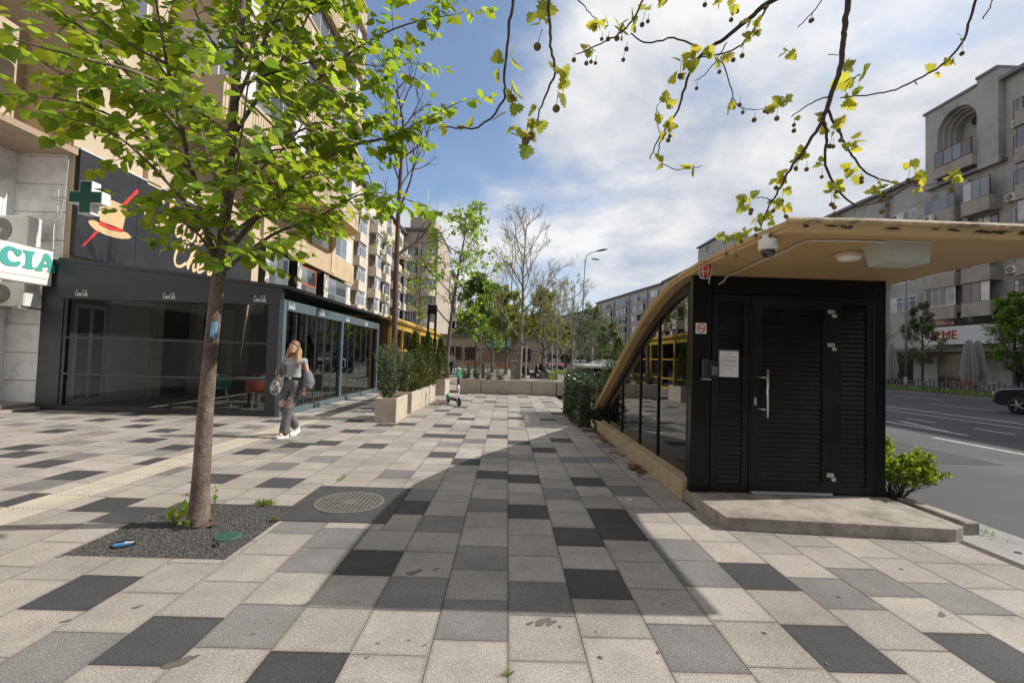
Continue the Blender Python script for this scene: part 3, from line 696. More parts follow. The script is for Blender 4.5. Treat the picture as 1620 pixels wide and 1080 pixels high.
# pharmacy
ph_ = T('pharmacy_shop', 'white pharmacy shopfront with a scored pillar at the left edge', 'shopfront', (-11, 10.6, 0))
mb = MB(); z = -.05
for h in [.66, .64, .66, .64, .66, .66, .66, .66, .66, .66]:
    zb = min(z+h, 6.04); mb.box(-11.6, -10.42, 10.6, 11.5, z+.022, zb); z += h
    if z > 6: break
pil_ = mb.build('pillar', WHITEW, ph_, bevel=.006)
mb = MB(); mb.box(-11.58, -10.445, 10.63, 11.48, 0, 6.03); mb.build('joint', mat('joint_grey', (.16, .155, .15), .9), pil_)
mb = MB(); mb.box(-12.2, -11.6, -6, 10.62, 0, 6.05); mb.build('wall', WHITEW, ph_)
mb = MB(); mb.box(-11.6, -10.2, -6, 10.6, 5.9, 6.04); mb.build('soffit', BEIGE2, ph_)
mb = MB(); mb.box(-11.6, -11.53, 9.5, 10.48, .16, 2.75); d = mb.build('door', FRW, ph_)
mb = MB(); mb.box(-11.53, -11.526, 9.58, 10.36, .3, 2.62); mb.build('pane', WG, d)
mb = MB()
for z in (1.05, 1.28): mb.tube([(-11.48, 9.6, z), (-11.48, 10.3, z)], .014, 8)
mb.build('handle', WHITE, d)
mb = MB(); mb.box(-11.6, -10.5, -6, 10.59, -.05, .05); mb.box(-11.6, -10.75, -6, 10.59, .051, .13); tag(mb.build('entrance_step', mat('step_tile', (.30, .26, .22), .7, .2, 3, dirt=(.15, .12, .1), damt=.6), bevel=.006), 'low grey step along the pharmacy entrance at the left edge', 'step')
# sign CIA: the end of the pharmacy fascia
t = T('pharmacy_sign', 'white fascia sign with green serif letters CIA at the left edge', 'sign', (-10.4, 9.5, 2.8))
SX = -10.38; y1s = 10.36
mb = MB(); mb.box(SX-.22, SX, 3.0, y1s, 2.78, 3.56); mb.build('panel', mat('sign_panel', (.74, .73, .70), .5, .04, 2, dirt=(.45, .42, .36), dscale=1.2, damt=.4), t, bevel=.008)
mb = MB(); mb.box(SX+.0005, SX+.004, 3.0, y1s-.01, 2.915, 2.922); mb.build('groove', mat('groove', (.05, .09, .08), .6), t)
GREEN = mat('pharmacy_green', (.07, .36, .31), .5, .05, 3)
def sgn(poly, x0=SX, x1=SX+.012, mi=None, name='letter', par=t, mt=GREEN):
    m_ = MB(); m_.prism(poly, lambda u, v, w: (w, u, v), x0, x1); return m_.build(name, mt, par)
def onb(pts, X): return [(atX(x, y, X).y, atX(x, y, X).z) for x, y in pts]
q = lambda pts: onb([(x/7.2, 330+y/7.2) for x, y in pts], SX)
sgn(q([(100, 422), (60, 430), (20, 455), (0, 490), (-8, 540), (0, 590), (30, 625), (80, 648), (140, 658), (200, 655), (228, 632), (230, 605), (205, 597), (165, 606), (120, 600), (92, 575), (80, 535), (85, 495), (105, 472), (140, 478), (165, 505), (185, 538), (212, 545), (240, 525), (244, 485), (225, 462), (195, 462), (150, 440)])[::-1])
sgn(q([(255, 468), (390, 490), (395, 512), (372, 525), (362, 560), (358, 620), (362, 660), (385, 672), (380, 690), (330, 690), (255, 672), (252, 655), (278, 640), (288, 600), (292, 550), (288, 510), (265, 492)])[::-1])
mA = MB()
for poly in ([(497, 515), (520, 510), (552, 520), (562, 540), (610, 640), (640, 705), (655, 722), (650, 742), (600, 738), (540, 722), (535, 705), (553, 690), (545, 668), (530, 600), (512, 590)], [(497, 515), (512, 590), (492, 630), (470, 662), (470, 680), (482, 690), (478, 710), (430, 712), (392, 697), (392, 680), (425, 660), (470, 590), (488, 540)], [(492, 630.5), (533.5, 632), (545, 668), (470, 664)]):
    mA.prism(q(poly)[::-1], lambda u, v, w: (w, u, v), SX, SX+.012)
mA.build('letter', GREEN, t)
# green cross
c = at(135, 312, 10.15); t = T('pharmacy_cross', 'green pharmacy cross sign with white sides projecting from the pillar', 'pharmacy sign', (c.x, c.y, c.z))
def cross(a, b): return [(-b, -a), (b, -a), (b, -b), (a, -b), (a, b), (b, b), (b, a), (-b, a), (-b, b), (-a, b), (-a, -b), (-b, -b)]
mb = MB(); mb.prism(cross(.37, .135), lambda u, v, w: (c.x+u, w, c.z+v), c.y+.22, c.y); mb.build('case', mat('cross_white', (.72, .72, .71), .4, .05, 3), t)
mb = MB(); mb.prism(cross(.35, .118), lambda u, v, w: (c.x+u, w, c.z+v), c.y-.002, c.y-.012); mb.build('face', mat('cross_green', (.012, .085, .06), .35, .1, 30), t)
mb = MB(); mb.tube([(c.x-.37, c.y+.11, c.z), (-10.45, c.y+.11, c.z), (-10.45, 10.62, c.z)], .02, 6); mb.build('bracket', STEEL, t)
# air conditioner prototype: local frame, fan looks to -Y
def make_ac(label, group):
    t = T('air_conditioner', label, 'air conditioner', (0, 0, 0), group)
    mb = MB(); mb.box(-.42, .42, -.15, .15, 0, .58); mb.build('casing', mat('ac_white', (.60, .60, .57), .5, .06, 4, dirt=(.35, .33, .28), dscale=5, damt=.4), t, bevel=.02)
    mb = MB(); rot = Matrix.Rotation(R(90), 4, 'X'); mb.lathe([(.235, 0), (.22, .008), (.001, .008)], (-.12, -.151, .29), 24, mat=rot); gr = mb.build('fan_grille', mat('ac_dark', (.09, .09, .09), .6), t)
    mb = MB()
    for r_ in (.06, .1, .14, .18, .215): mb.lathe([(r_-.004, .009), (r_-.004, .014), (r_+.004, .014), (r_+.004, .009)], (-.12, -.151, .29), 20, mat=rot, caps=False)
    for a in range(20):
        an = a*math.pi/10; mb.tube([(-.12+.05*math.cos(an), -.166, .29+.05*math.sin(an)), (-.12+.22*math.cos(an+.25), -.166, .29+.22*math.sin(an+.25))], .003, 4)
    mb.lathe([(.05, .012), (.001, .016)], (-.12, -.151, .29), 14, mat=rot); mb.build('fan_guard', mat('ac_guard', (.45, .45, .43), .5), gr)
    mb = MB(); mb.box(-.36, -.32, -.2, .26, -.05, -.001); mb.build('bracket', mat('ac_bracket', (.3, .3, .29), .6), t); mb = MB(); mb.box(.32, .36, -.2, .26, -.05, -.001); mb.build('bracket', mat('ac_bracket', None), t)
    return t
ac0 = make_ac('white air conditioner unit above the pharmacy sign at the left edge', None)
ac0.location = (-11.14, 10.2, 3.62); ac0.scale = (1.15, 1, 1.15)
AC = make_ac('air conditioner unit on the pale apartment row behind the restaurants', 'air conditioners on the left apartment row')
t = dup(ac0, (-11.05, 10.2, 2.28), 0, (1, 1.1, .9), 'dusty beige air conditioner hung under the pharmacy sign')
# loose cables on the pillar
mb = MB(); mb.tube(smooth_path([at(112, 215, 10.55), at(104, 300, 10.52), at(95, 345, 10.5), at(87, 352, 10.5), at(70, 380, 10.45), at(60, 392, 10.4)], 5), .008, 5)
mb.tube(smooth_path([at(100, 305, 10.53), at(108, 314, 10.4)], 3), .006, 5); mb.tube(smooth_path([at(93, 300, 10.55), at(90, 340, 10.5), at(86, 352, 10.5), at(84, 395, 10.45)], 4), .013, 5)
tag(mb.build('cable_bundle', mat('cable_grey', (.5, .5, .5), .5)), 'loose grey cables hanging on the white pillar by the green cross', 'cables')
# ---------------------------------------------------------------- board with hat
BX = -10.27
t = T('restaurant_sign', 'big dark sign board with a straw top hat, a red cane and script lettering', 'sign', (BX, 13, 3.6))
BOARD = mat('board_dark', (.019, .021, .028), .45, .12, 1.2, .05, 20, dirt=(.05, .05, .055), dscale=1.1, damt=.4)
mb = MB()
for a, b in [(10.64, 12.33), (12.34, 15.0), (15.01, 17.9)]: mb.box(BX-.0, BX+.09, a, b, 3.55, 6.06)
mb.build('panel', BOARD, t, bevel=.004)
mb = MB(); mb.box(BX-.02, BX+.11, 10.62, 17.9, 6.062, 6.10); mb.build('trim', mat('trim_white', (.6, .6, .62), .5), t)
X1 = BX+.091
STRAW = mat('straw', (.58, .41, .22), .6, .05, 4); RED = mat('sign_red2', (.55, .035, .03), .5, .05, 4); GOLD = mat('letter_gold', (.68, .50, .30), .45, .05, 4)
q = lambda pts: onb([(x/4.5, 200+y/4.5) for x, y in pts], X1)
sgn(q([(968, 450), (985, 455), (986, 470), (598, 852), (584, 852), (585, 842)])[::-1], X1, X1+.008, name='cane', par=t, mt=RED)
sgn(q([(622, 678), (640, 667), (668, 668), (700, 685), (870, 745), (905, 760), (932, 788), (915, 800), (860, 800), (800, 789), (740, 770), (670, 735), (638, 705)])[::-1], X1, X1+.016, name='hat_brim', par=t, mt=STRAW)
sgn(q([(700, 560), (715, 530), (745, 519), (800, 528), (862, 555), (896, 580), (893, 620), (882, 668), (868, 733), (705, 672)])[::-1], X1+.001, X1+.020, name='hat_crown', par=t, mt=STRAW)
sgn(q([(701, 668), (745, 693), (800, 718), (868, 731), (872, 752), (800, 742), (740, 718), (704, 700)])[::-1], X1+.002, X1+.025, name='hat_band', par=t, mt=RED)
GLY = {'C': (.78, [[(.72, .80), (.62, .98), (.42, .95), (.18, .62), (.12, .25), (.26, .03), (.52, .05), (.74, .22)]]),
 'h': (.55, [[(.0, .12), (.18, .5), (.36, .98), (.28, 1.02), (.18, .6), (.1, .0)], [(.11, .12), (.24, .42), (.38, .46), (.40, .3), (.38, .08), (.46, .0), (.56, .1)]]),
 'a': (.55, [[(.44, .40), (.30, .48), (.12, .32), (.10, .1), (.22, .0), (.36, .14), (.45, .42), (.42, .1), (.48, .0), (.58, .1)]]),
 'p': (.52, [[(.04, .1), (.16, .46), (.12, .1), (.02, -.42)], [(.13, .2), (.28, .46), (.42, .38), (.42, .14), (.28, .0), (.14, .08)]]),
 'e': (.46, [[(.04, .14), (.3, .26), (.36, .42), (.24, .5), (.1, .34), (.1, .1), (.22, .0), (.46, .14)]]),
 'u': (.55, [[(.06, .46), (.08, .12), (.2, .0), (.36, .14), (.44, .46), (.42, .1), (.5, .0), (.58, .1)]]),
 'r': (.48, [[(.04, .12), (.14, .44), (.2, .52), (.22, .42), (.38, .44), (.30, .2), (.30, .04), (.4, .0), (.52, .16)]]),
 'o': (.48, [[(.3, .47), (.12, .38), (.08, .14), (.2, .0), (.36, .1), (.40, .34), (.28, .47), (.34, .40), (.52, .42)]]),
 'c': (.42, [[(.38, .38), (.28, .48), (.12, .36), (.08, .12), (.2, .0), (.42, .12)]]),
 'l': (.3, [[(.04, .12), (.22, .7), (.26, .98), (.16, .96), (.1, .5), (.12, .06), (.2, .0), (.32, .12)]]),
 '-': (.2, [[(.02, .3), (.18, .34)]])}
def script(mb, text, org, du, dv, size, w, nrm, slant=.18):
    x = 0; org = Vector(org)
    for i, ch in enumerate(text):
        adv, st = GLY[ch]
        for s_ in st:
            pts = smooth_path([(u, v, 0) for u, v in s_], 5)
            P = [org+du*((x+p.x+p.y*slant)*size)+dv*(p.y*size) for p in pts]
            mb.tube(P, w, 6, flat=nrm)
        x += adv
    return x*size
nX = Vector((1, 0, 0)); eY = Vector((0, 1, 0)); eZ = Vector((0, 0, 1))
a = atX(221, 353, X1); mb = MB(); script(mb, 'Chapeau', (X1+.004, a.y, a.z), eY*1.15, eZ*1.25, .80, .042, nX); mb.build('lettering', GOLD, t)
a = atX(270, 419, X1); mb = MB(); script(mb, 'Cher', (X1+.004, a.y, a.z), eY*1.0, eZ*1.05, .80, .05, nX); mb.build('lettering', GOLD, t)
# ---------------------------------------------------------------- dark pavilion
PV = mat('pavilion_dark', (.016, .019, .022), .42, .15, 1.5, .05, 60, dirt=(.04, .042, .045), dscale=1.4, damt=.5)
PVB = mat('pavilion_blue', (.085, .115, .135), .42, .12, 2, .05, 60, dirt=(.14, .16, .17), dscale=2, damt=.4)
GPV = glassmat('pavilion_glass', (.70, .72, .72), 1.5, .003, (.9, .92, .92), .8)
t = T('restaurant_pavilion', 'dark glazed restaurant pavilion with soft drink lettering along its header', 'pavilion', (-7.7, 14, 0))
mb = MB(); mb.add([(-10.25, 10.36, 3.38), (-5.05, 10.36, 2.90), (-5.05, 18.0, 2.90), (-10.25, 18.0, 3.38), (-10.25, 10.36, 3.45), (-5.0, 10.36, 2.97), (-5.0, 18.0, 2.97), (-10.25, 18.0, 3.45)], [(0, 3, 2, 1), (4, 5, 6, 7), (0, 1, 5, 4), (1, 2, 6, 5), (2, 3, 7, 6), (3, 0, 4, 7)]); mb.build('roof', PV, t)
mb = MB(); mb.prism([(-10.26, 2.52), (-5.17, 2.52), (-5.17, 2.90), (-10.26, 3.375)], lambda u, v, w: (u, w, v), 10.47, 10.37); mb.build('front_fascia', PV, t)
mb = MB(); mb.box(-10.62, -10.12, 10.40, 10.58, -.02, 3.4); mb.box(-10.115, -10.04, 10.42, 10.5, .1, 2.52); mb.build('wall_post', PV, t)
mb = MB(); mb.box(-5.46, -5.21, 10.36, 10.50, 0, 2.515); mb.build('corner_post', PV, t)
mb = MB(); mb.box(-5.208, -5.11, 10.35, 10.50, 0, 2.66); mb.build('corner_post', PVB, t)
mb = MB(); mb.box(-10.11, -5.47, 10.38, 10.5, -.02, .11); mb.build('front_sill', PV, t)
mb = MB()
for z in (.82, 1.64): mb.box(-10.03, -5.47, 10.40, 10.45, z-.022, z+.022)
mb.build('front_rail', PV, t)
for a, b in [(-10.03, -7.75), (-7.745, -5.47)]:
    mb = MB(); mb.box(a, b, 10.46, 10.466, .115, 2.515); mb.build('front_glass', glassmat('front_glass', (.68, .70, .70), 1.4, .003, (.7, .75, .75), .28), t)
mb = MB(); mb.box(-5.19, -5.1, 10.51, 18.0, 2.42, 2.66); mb.build('side_header', PVB, t, bevel=.006)
mb = MB(); mb.box(-5.20, -5.06, 10.51, 18.0, -.02, .13); mb.build('side_sill', PVB, t, bevel=.006)
for y, w in [(14.05, .075), (17.9, .09)]:
    mb = MB(); mb.box(-5.19, -5.10, y-w, y+w, .131, 2.419); mb.build('side_post', PVB, t)
mb = MB(); mb.box(-5.36, -5.2, 13.4, 13.9, .13, 2.45); mb.box(-5.36, -5.2, 17.1, 17.7, .13, 2.45); mb.build('inner_post', PV, t)
for y0, y1, n in [(10.52, 13.97, 6), (14.13, 17.8, 6)]:
    h = (y1-y0)/n
    for i in range(n):
        mb = MB(); mb.box(-5.165, -5.157, y0+i*h+.004, y0+(i+1)*h-.004, .14, 2.41); mb.build('side_glass', GPV, t)
    mb = MB()
    for i in range(1, n): mb.box(-5.172, -5.15, y0+i*h-.006, y0+i*h+.006, .14, 2.41)
    mb.build('pane_edge', mat('pane_edge', (.2, .22, .22), .3, metal=.5), t)
mb = MB(); mb.tube([(-5.1, 14.2, 1.0), (-5.04, 14.2, 1.05), (-5.04, 14.2, 1.25), (-5.1, 14.2, 1.3)], .012, 6); mb.build('handle', STEEL, t)
mb = MB(); mb.box(-10.24, -5.22, 10.52, 17.95, -.02, .045); mb.build('floor', mat('pavilion_floor', (.34, .31, .28), .5, .15, 1, dirt=(.18, .16, .14), damt=.4), t)
mb = MB(); mb.box(-10.2, -5.2, 17.96, 18.0, .05, 2.9); mb.build('end_wall', PV, t)
LW = mat('letter_white', (.62, .62, .62), .5)
eX = Vector((1, 0, 0)); nY = Vector((0, 1, 0))
for px_ in (118, 257, 401):
    a = at(px_, 474, 10.365); a.z = 2.585; mb = MB(); script(mb, 'Coca-Cola', (a.x, 10.366, a.z), eX*.42, eZ*.92, .145, .0065, nY); mb.build('lettering', LW, t)
for y in (10.56, 12.3, 14.3, 16.2):
    mb = MB(); script(mb, 'Coca-Cola', (-5.098, y, 2.475), eY*.45, eZ*.9, .145, .0065, nX); mb.build('lettering', LW, t)
# things seen through the glass: building's ground floor behind
mb = MB()
for y0, y1 in [(10.78, 11.62)]:
    mb.box(-10.3, -10.2, y0, y1, .05, 2.45)
d = mb.build('inner_door', mat('door_white', (.85, .86, .86), .5), b1)
mb = MB(); mb.box(-10.2, -10.195, 10.86, 11.16, .2, 2.36); mb.box(-10.2, -10.195, 11.26, 11.54, .2, 2.36); mb.build('pane', WG, d)
mb = MB(); mb.box(-10.3, -10.16, 11.7, 13.0, .05, 2.9); mb.build('white_panel', mat('inner_white', (.85, .85, .85), .7), b1)
for y in (13.02, 14.75, 16.4):
    mb = MB()
    for k in range(5): mb.box(-10.3, -10.06, y, y+.34, .05+k*.57, .60+k*.57)
    mb.build('pilaster', mat('inner_beige', (.72, .67, .55), .8, .08, 2), b1)
mb = MB(); mb.box(-10.3, -10.28, 13.37, 14.74, .05, 2.7); mb.box(-10.3, -10.28, 15.1, 16.39, .05, 2.7); mb.build('opening_shade_panel', mat('opening_shade', (.01, .01, .012), .3), b1)  # flat black panels painting the shade inside the openings
# black and white poster boxes between the first-floor windows
def poster_mat():
    m = mat('poster_art', (.5, .5, .5), .5, 0); nt = m.node_tree; N = nt.nodes; L = nt.links
    tc = N.new('ShaderNodeTexCoord'); n = N.new('ShaderNodeTexNoise'); L.new(tc.outputs['Object'], n.inputs[0]); n.inputs['Scale'].default_value = 3.2; n.inputs['Detail'].default_value = 3; n.inputs['Distortion'].default_value = 2.5
    r = N.new('ShaderNodeValToRGB'); L.new(n.outputs[0], r.inputs[0]); r.color_ramp.interpolation = 'CONSTANT'
    e = r.color_ramp.elements; e[0].color = (.02, .02, .02, 1); e[1].position = .47; e[1].color = (.62, .62, .62, 1); x = e.new(.56); x.color = (.06, .06, .06, 1); x = e.new(.60); x.color = (.66, .66, .66, 1)
    L.new(r.outputs[0], N['Principled BSDF'].inputs['Base Color']); return m
PA = poster_mat()
for y0, y1, lb in [(18.62, 19.0, 'leftmost, nearest the lime tree'), (21.45, 21.95, 'middle of the three, left of the orange-brown window'), (24.55, 25.2, 'rightmost, beside the last grey window')]:
    t = T('poster_box', 'tall black and white poster box, '+lb, 'poster box', (-10.2, y0, 3.5), 'poster boxes over the pavilion')
    mb = MB(); mb.box(-10.42, -10.06, y0, y1, 3.5, 5.72); mb.build('box', BLACK, t)
    mb = MB(); mb.box(-10.06, -10.045, y0+.03, y1-.03, 3.53, 5.69); mb.build('print', PA, t)
    mb = MB(); mb.box(-10.40, -10.07, y0-.012, y0-.001, 3.53, 5.69)
# chairs and tables inside
def make_chair(col, label):
    t = T('shell_chair', label, 'chair', (0, 0, 0), 'shell chairs in the pavilion')
    mb = MB(); vs = []; fs = []; n = 12; lv = [(.0, .20, .44), (.5, .24, .45), (.8, .25, .52), (1, .26, .62), (1.0, .25, .78)]
    for k, (a, r_, z) in enumerate(lv):
        for i in range(n+1):
            an = math.pi*(-.5+i/n)-math.pi/2 if k > 1 else 2*math.pi*i/n
            an = R(-30)+R(240)*i/n
            hh = z if k < 3 else .55+(z-.55)*max(0, math.sin((an+R(30))*180/240))**.5
            vs.append((r_*math.cos(an), r_*math.sin(an), hh))
    for k in range(len(lv)-1):
        for i in range(n): fs.append((k*(n+1)+i, k*(n+1)+i+1, (k+1)*(n+1)+i+1, (k+1)*(n+1)+i))
    mb.add(vs, fs); mb.lathe([(.22, .43), (.23, .455), (.001, .46)], (0, 0, 0), 16); mb.build('shell', col, t, True)
    for sx, sy in ((1, 1), (1, -1), (-1, 1), (-1, -1)):
        mb = MB(); mb.tube([(sx*.12, sy*.12, .44), (sx*.23, sy*.23, .0)], .012, 6); mb.build('leg', mat('chair_leg', (.55, .5, .42), .4), t)
    return t
TEAL = mat('teal_shell', (.05, .34, .29), .45, .08, 5); CORAL = mat('coral_shell', (.50, .10, .09), .45, .08, 5)
ct = make_chair(TEAL, 'teal shell chair at a table inside the glazed pavilion'); cc = make_chair(CORAL, 'coral red shell chair at a table inside the glazed pavilion')
sp = [(cc, -6.05, 11.1, 2.6), (ct, -6.35, 12.25, .4), (ct, -5.85, 13.0, 1.2), (ct, -6.7, 14.3, 2.2), (cc, -5.75, 15.4, .3), (ct, -5.7, 16.5, 1.9), (cc, -7.1, 13.3, 1), (ct, -7.3, 11.7, .7), (cc, -6.9, 16.0, 2), (ct, -5.75, 14.6, 3.4)]
used = set()
for pr, x, y, a in sp:
    if pr.name not in used: used.add(pr.name); pr.location = (x, y, .046); pr.rotation_euler = (0, 0, a)
    else: dup(pr, (x, y, .046), a)
tb = T('cafe_table', 'round white cafe table among the shell chairs inside the pavilion', 'table', (0, 0, 0), 'cafe tables in the pavilion')
mb = MB(); mb.lathe([(.36, .70), (.37, .715), (.36, .73), (.001, .73)], (0, 0, 0), 24); mb.build('tabletop', mat('table_white', (.6, .6, .58), .4), tb)
mb = MB(); mb.lathe([(.22, 0), (.2, .02), (.03, .04), (.025, .7)], (0, 0, 0), 14); mb.build('pedestal', mat('black_plastic', None), tb)
for i, (x, y) in enumerate([(-6.5, 11.6), (-6.3, 13.6), (-6.4, 15.6)]):
    if i == 0: tb.location = (x, y, .046)
    else: dup(tb, (x, y, .046))
# ================================================================ APARTMENT ROWS
CREAM = mat('cream_render', (.56, .50, .42), .85, .12, .6, .2, 30, dirt=(.33, .28, .22), dscale=.5, damt=.6)
CREAMB = mat('cream_balcony', (.56, .50, .41), .85, .12, .8, .2, 30, dirt=(.30, .25, .2), dscale=.9, damt=.6)
GREYR = mat('grey_render', (.39, .37, .34), .88, .12, .5, .25, 25, dirt=(.16, .145, .125), dscale=.45, damt=.75)
GREYB = mat('grey_balcony', (.36, .32, .28), .88, .14, .6, .25, 25, dirt=(.17, .14, .115), dscale=.8, damt=.75)
ROOFD = mat('roof_edge', (.13, .125, .12), .8, .2, 1)
DARKO = mat('loggia_shade', (.07, .06, .055), .8, .3, 2)
DKGL = mat('shop_glass', (.02, .022, .025), .08, .3, .5, spec=.8)
def row(name, label, A, B, H, pat, wm, bm_, seed, z0=3.6, fh=2.8, depth=11, w0=0., shop=True, acs=None, ac_n=0, capw=95, roofm=None, brown=0.):
    """one apartment block: bays of flat windows, glazed balconies, pilasters and loggias over a shop floor"""
    f = FB(A, B); rd_ = random.Random(seed); L = f.len
    b = T(name, label, 'building', (A[0], A[1], 0))
    wall = MB(); f.bx(wall, 0, L, -depth, w0, 0, H); wall.build('wall', wm, b)
    win, bal, pil, acp, loggia = [], [], [], [], []
    u = .3; i = 0; nf = int((H-z0-.3)/fh)
    def style():
        r_ = rd_.random(); return FRB if r_ < brown else FRG if r_ < brown+.15 else FRW
    WINS = {}
    while u < L-1.5:
        ty, bw = pat[i % len(pat)]; i += 1; bw = min(bw, L-u-.2)
        if ty == 'P':
            mb = MB(); f.bx(mb, u, u+bw, w0, w0+.45, .0, H-.4); pil.append(mb)
        else:
            for k in range(nf):
                z = z0+k*fh; st = style(); lst = WINS.setdefault(st.name, (st, []))[1]
                gl = tuple(rd_.choice((1, 1, 1, 2)) for _ in range(4))
                if ty == 'W': lst.append(f.window(u+.25, u+bw-.25, z+.95, z+2.4, w0+.01, max(2, round(bw/.9)), rd_.choice((0, .4)), .06, gl))
                elif ty == 'B':
                    mb = MB(); f.bx(mb, u+.04, u+bw-.04, w0, w0+1.05, z-.12, z+.95); f.bx(mb, u+.0, u+bw, w0, w0+1.1, z-.2, z-.121); bal.append(mb)
                    if rd_.random() < .86: lst.append(f.window(u+.08, u+bw-.08, z+.955, z+2.55, w0+.92, max(3, round(bw/.75)), rd_.choice((0, .45)), .055, gl))
                    else: lst.append(f.window(u+.3, u+bw-.3, z+.1, z+2.4, w0+.02, 3, 0, .06, gl))
                elif ty == 'L':                       # loggia: flat dark panel painted as the recess shade, thin railing in front
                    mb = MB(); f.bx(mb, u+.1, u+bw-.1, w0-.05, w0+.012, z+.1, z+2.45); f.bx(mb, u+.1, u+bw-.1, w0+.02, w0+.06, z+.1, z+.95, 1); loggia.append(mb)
                elif ty == 'R':                       # rounded balcony
                    mb = MB(); n = 10; ol = [(u+bw/2-(bw/2-.05)*math.cos(math.pi*t/n), w0+1.35*math.sin(math.pi*t/n)) for t in range(n+1)]
                    mb.prism(ol, lambda a, c, t: f.p(a, c, t), z-.15, z+.95); bal.append(mb)
                    if rd_.random() < .6:
                        mb = MB(); o2 = [(u+bw/2-(bw/2-.2)*math.cos(math.pi*t/n), w0+1.2*math.sin(math.pi*t/n)) for t in range(n+1)]; mb.prism(o2, lambda a, c, t: f.p(a, c, t), z+.951, z+2.5, 1)
                        for t in range(1, n): a, c = o2[t]; f.bx(mb, a-.04, a+.04, c-.03, c+.03, z+.952, z+2.5, 0)
                        lst.append(mb)
                    else: lst.append(f.window(u+.4, u+bw-.4, z+.2, z+2.4, w0+.02, 3, 0, .06, gl))
                if acs and rd_.random() < ac_n and ty in 'WB':
                    ww = w0+(1.28 if ty == 'B' else .2); acp.append((f.p(u+bw*rd_.choice((.3, .7)), ww, z+.15), math.atan2(f.n.y, f.n.x)+math.pi/2))
        u += bw
    ntot = sum(len(v[1]) for v in WINS.values()); left = 95
    for nm, (st, lst) in sorted(WINS.items(), key=lambda q: len(q[1][1])):
        n_ = min(left, len(lst), max(8, int(95*len(lst)/max(1, ntot)))); left -= n_; many(lst, 'window', GF(st), b, n_)
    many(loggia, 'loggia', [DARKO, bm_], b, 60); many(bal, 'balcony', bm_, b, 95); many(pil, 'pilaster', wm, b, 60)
    mb = MB(); f.bx(mb, -.15, L+.15, -depth-.1, w0+.5, H, H+.28); f.bx(mb, .3, L-.3, -depth+.3, w0-.4, H+.281, H+.7); mb.build('roof', roofm or ROOFD, b)
    if shop:
        sh_ = []; u = .6
        while u < L-3:
            w_ = rd_.uniform(3, 5); mb = MB(); f.bx(mb, u, min(L-.3, u+w_), w0-.02, w0+.03, .12, 2.98); sh_.append(mb); u += w_+.25
        many(sh_, 'shop_window', DKGL, b, 40)
        mb = MB(); f.bx(mb, 0, L, w0, w0+(.8 if z0 < 5 else 2.2), 3.05, 3.35); mb.build('canopy', ROOFD, b)  # overhang deepened on tall ground floors to shade the shopfronts
    return b, f, acp
ACN = [0]
def put_acs(lst, proto):
    for p, rz in lst:
        if ACN[0] == 0 or proto.get('_used') is None: proto.location = p; proto.rotation_euler = (0, 0, rz); proto['_used'] = 1
        else: dup(proto, p, rz)
        ACN[0] += 1
# ---- left: pale row, dark-topped tower, farther row
b, f, a = row('apartment_row', 'long cream apartment row with glazed balconies behind the bare young tree', (-18, 44), (-18, 76.2), 21.6, [('W', 1.9), ('B', 2.5), ('P', .45), ('L', 1.7), ('B', 2.6), ('W', 1.5), ('P', .45)], CREAM, CREAMB, 5, 3.2, 2.75, acs=1, ac_n=.28)
put_acs([q for q in a if q[0][1] > 50][:44], AC)
b, f, a = row('apartment_tower', 'darker apartment tower with rounded balconies at the end of the cream row', (-19, 76.4), (-12.3, 76.4), 22.3, [('R', 3.1), ('P', .5), ('R', 2.9)], mat('tower_render', (.40, .345, .285), .88, .16, .4, dirt=(.2, .17, .14), dscale=.4, damt=.8), CREAMB, 8, 3.2, 2.75, 16, shop=False)
mb = MB(); mb.box(-17.5, -13.2, 78, 88, 22.9, 25.2); mb.build('roof_house', mat('tower_render', None), b)
mb = MB(); mb.tube([(-15, 80, 22.9), (-15, 80, 31)], .05, 5); mb.build('antenna', STEEL, b)
b, f, a = row('apartment_row', 'farther pale apartment row beyond the dark tower, half behind green trees', (-12.3, 93), (-11.8, 150), 18.6, [('W', 3), ('B', 3.4), ('P', .7), ('B', 3.4)], CREAM, CREAMB, 9, 3.4, 2.8)
b, f, a = row('apartment_block', 'small distant pale block closing the street between the trees', (-12, 190), (22, 190), 19, [('W', 3), ('B', 3.4), ('P', .7)], CREAM, CREAMB, 10, 3.4, 2.8, 12)
# ---- right: grey row across the boulevard
ACR = make_ac('air conditioner unit on the grey apartment front across the boulevard', 'air conditioners across the boulevard')
XR = 38
acr = []
def R_(name, label, y1, y0, H, pat, seed, **k):
    b, f, a = row(name, label, (XR, y1), (XR, y0), H, pat, GREYR, GREYB, seed, 6.1, 2.75, acs=1, ac_n=.33, roofm=mat('roof_grey', (.2, .2, .2), .8), **k); acr.extend(a); return b, f
R_('apartment_block', 'tall grey block with brown glazed balconies at the right edge', 34.3, 24, 24.2, [('W', 1.2), ('B', 4.2), ('B', 4.2)], 21, brown=.7)
ba, fa = R_('arch_tower', 'grey apartment tower with a big round arch under its roofline', 40.5, 34.31, 17.8, [('B', 2.9), ('P', .5), ('B', 2.7)], 22, brown=.45)
mb = MB()                                               # attic storeys carrying the arch
fa.bx(mb, 0, 1.15, -8, .53, 17.79, 24.7); fa.bx(mb, 4.55, 6.17, -8, .53, 17.79, 25.2); fa.bx(mb, 1.151, 4.549, -8, -1.3, 17.79, 24.69)
n = 18; cu, cz, ra = 2.85, 22.2, 1.70
top = [(cu+ra*math.cos(math.pi*t/n), cz+ra*math.sin(math.pi*t/n)) for t in range(n+1)]
mb.prism([(4.549, 24.7), (1.151, 24.7)]+[(1.151, cz)]+top[::-1][1:-1]+[(4.549, cz)], lambda u, v, w: fa.p(u, w, v), -1.299, .525)
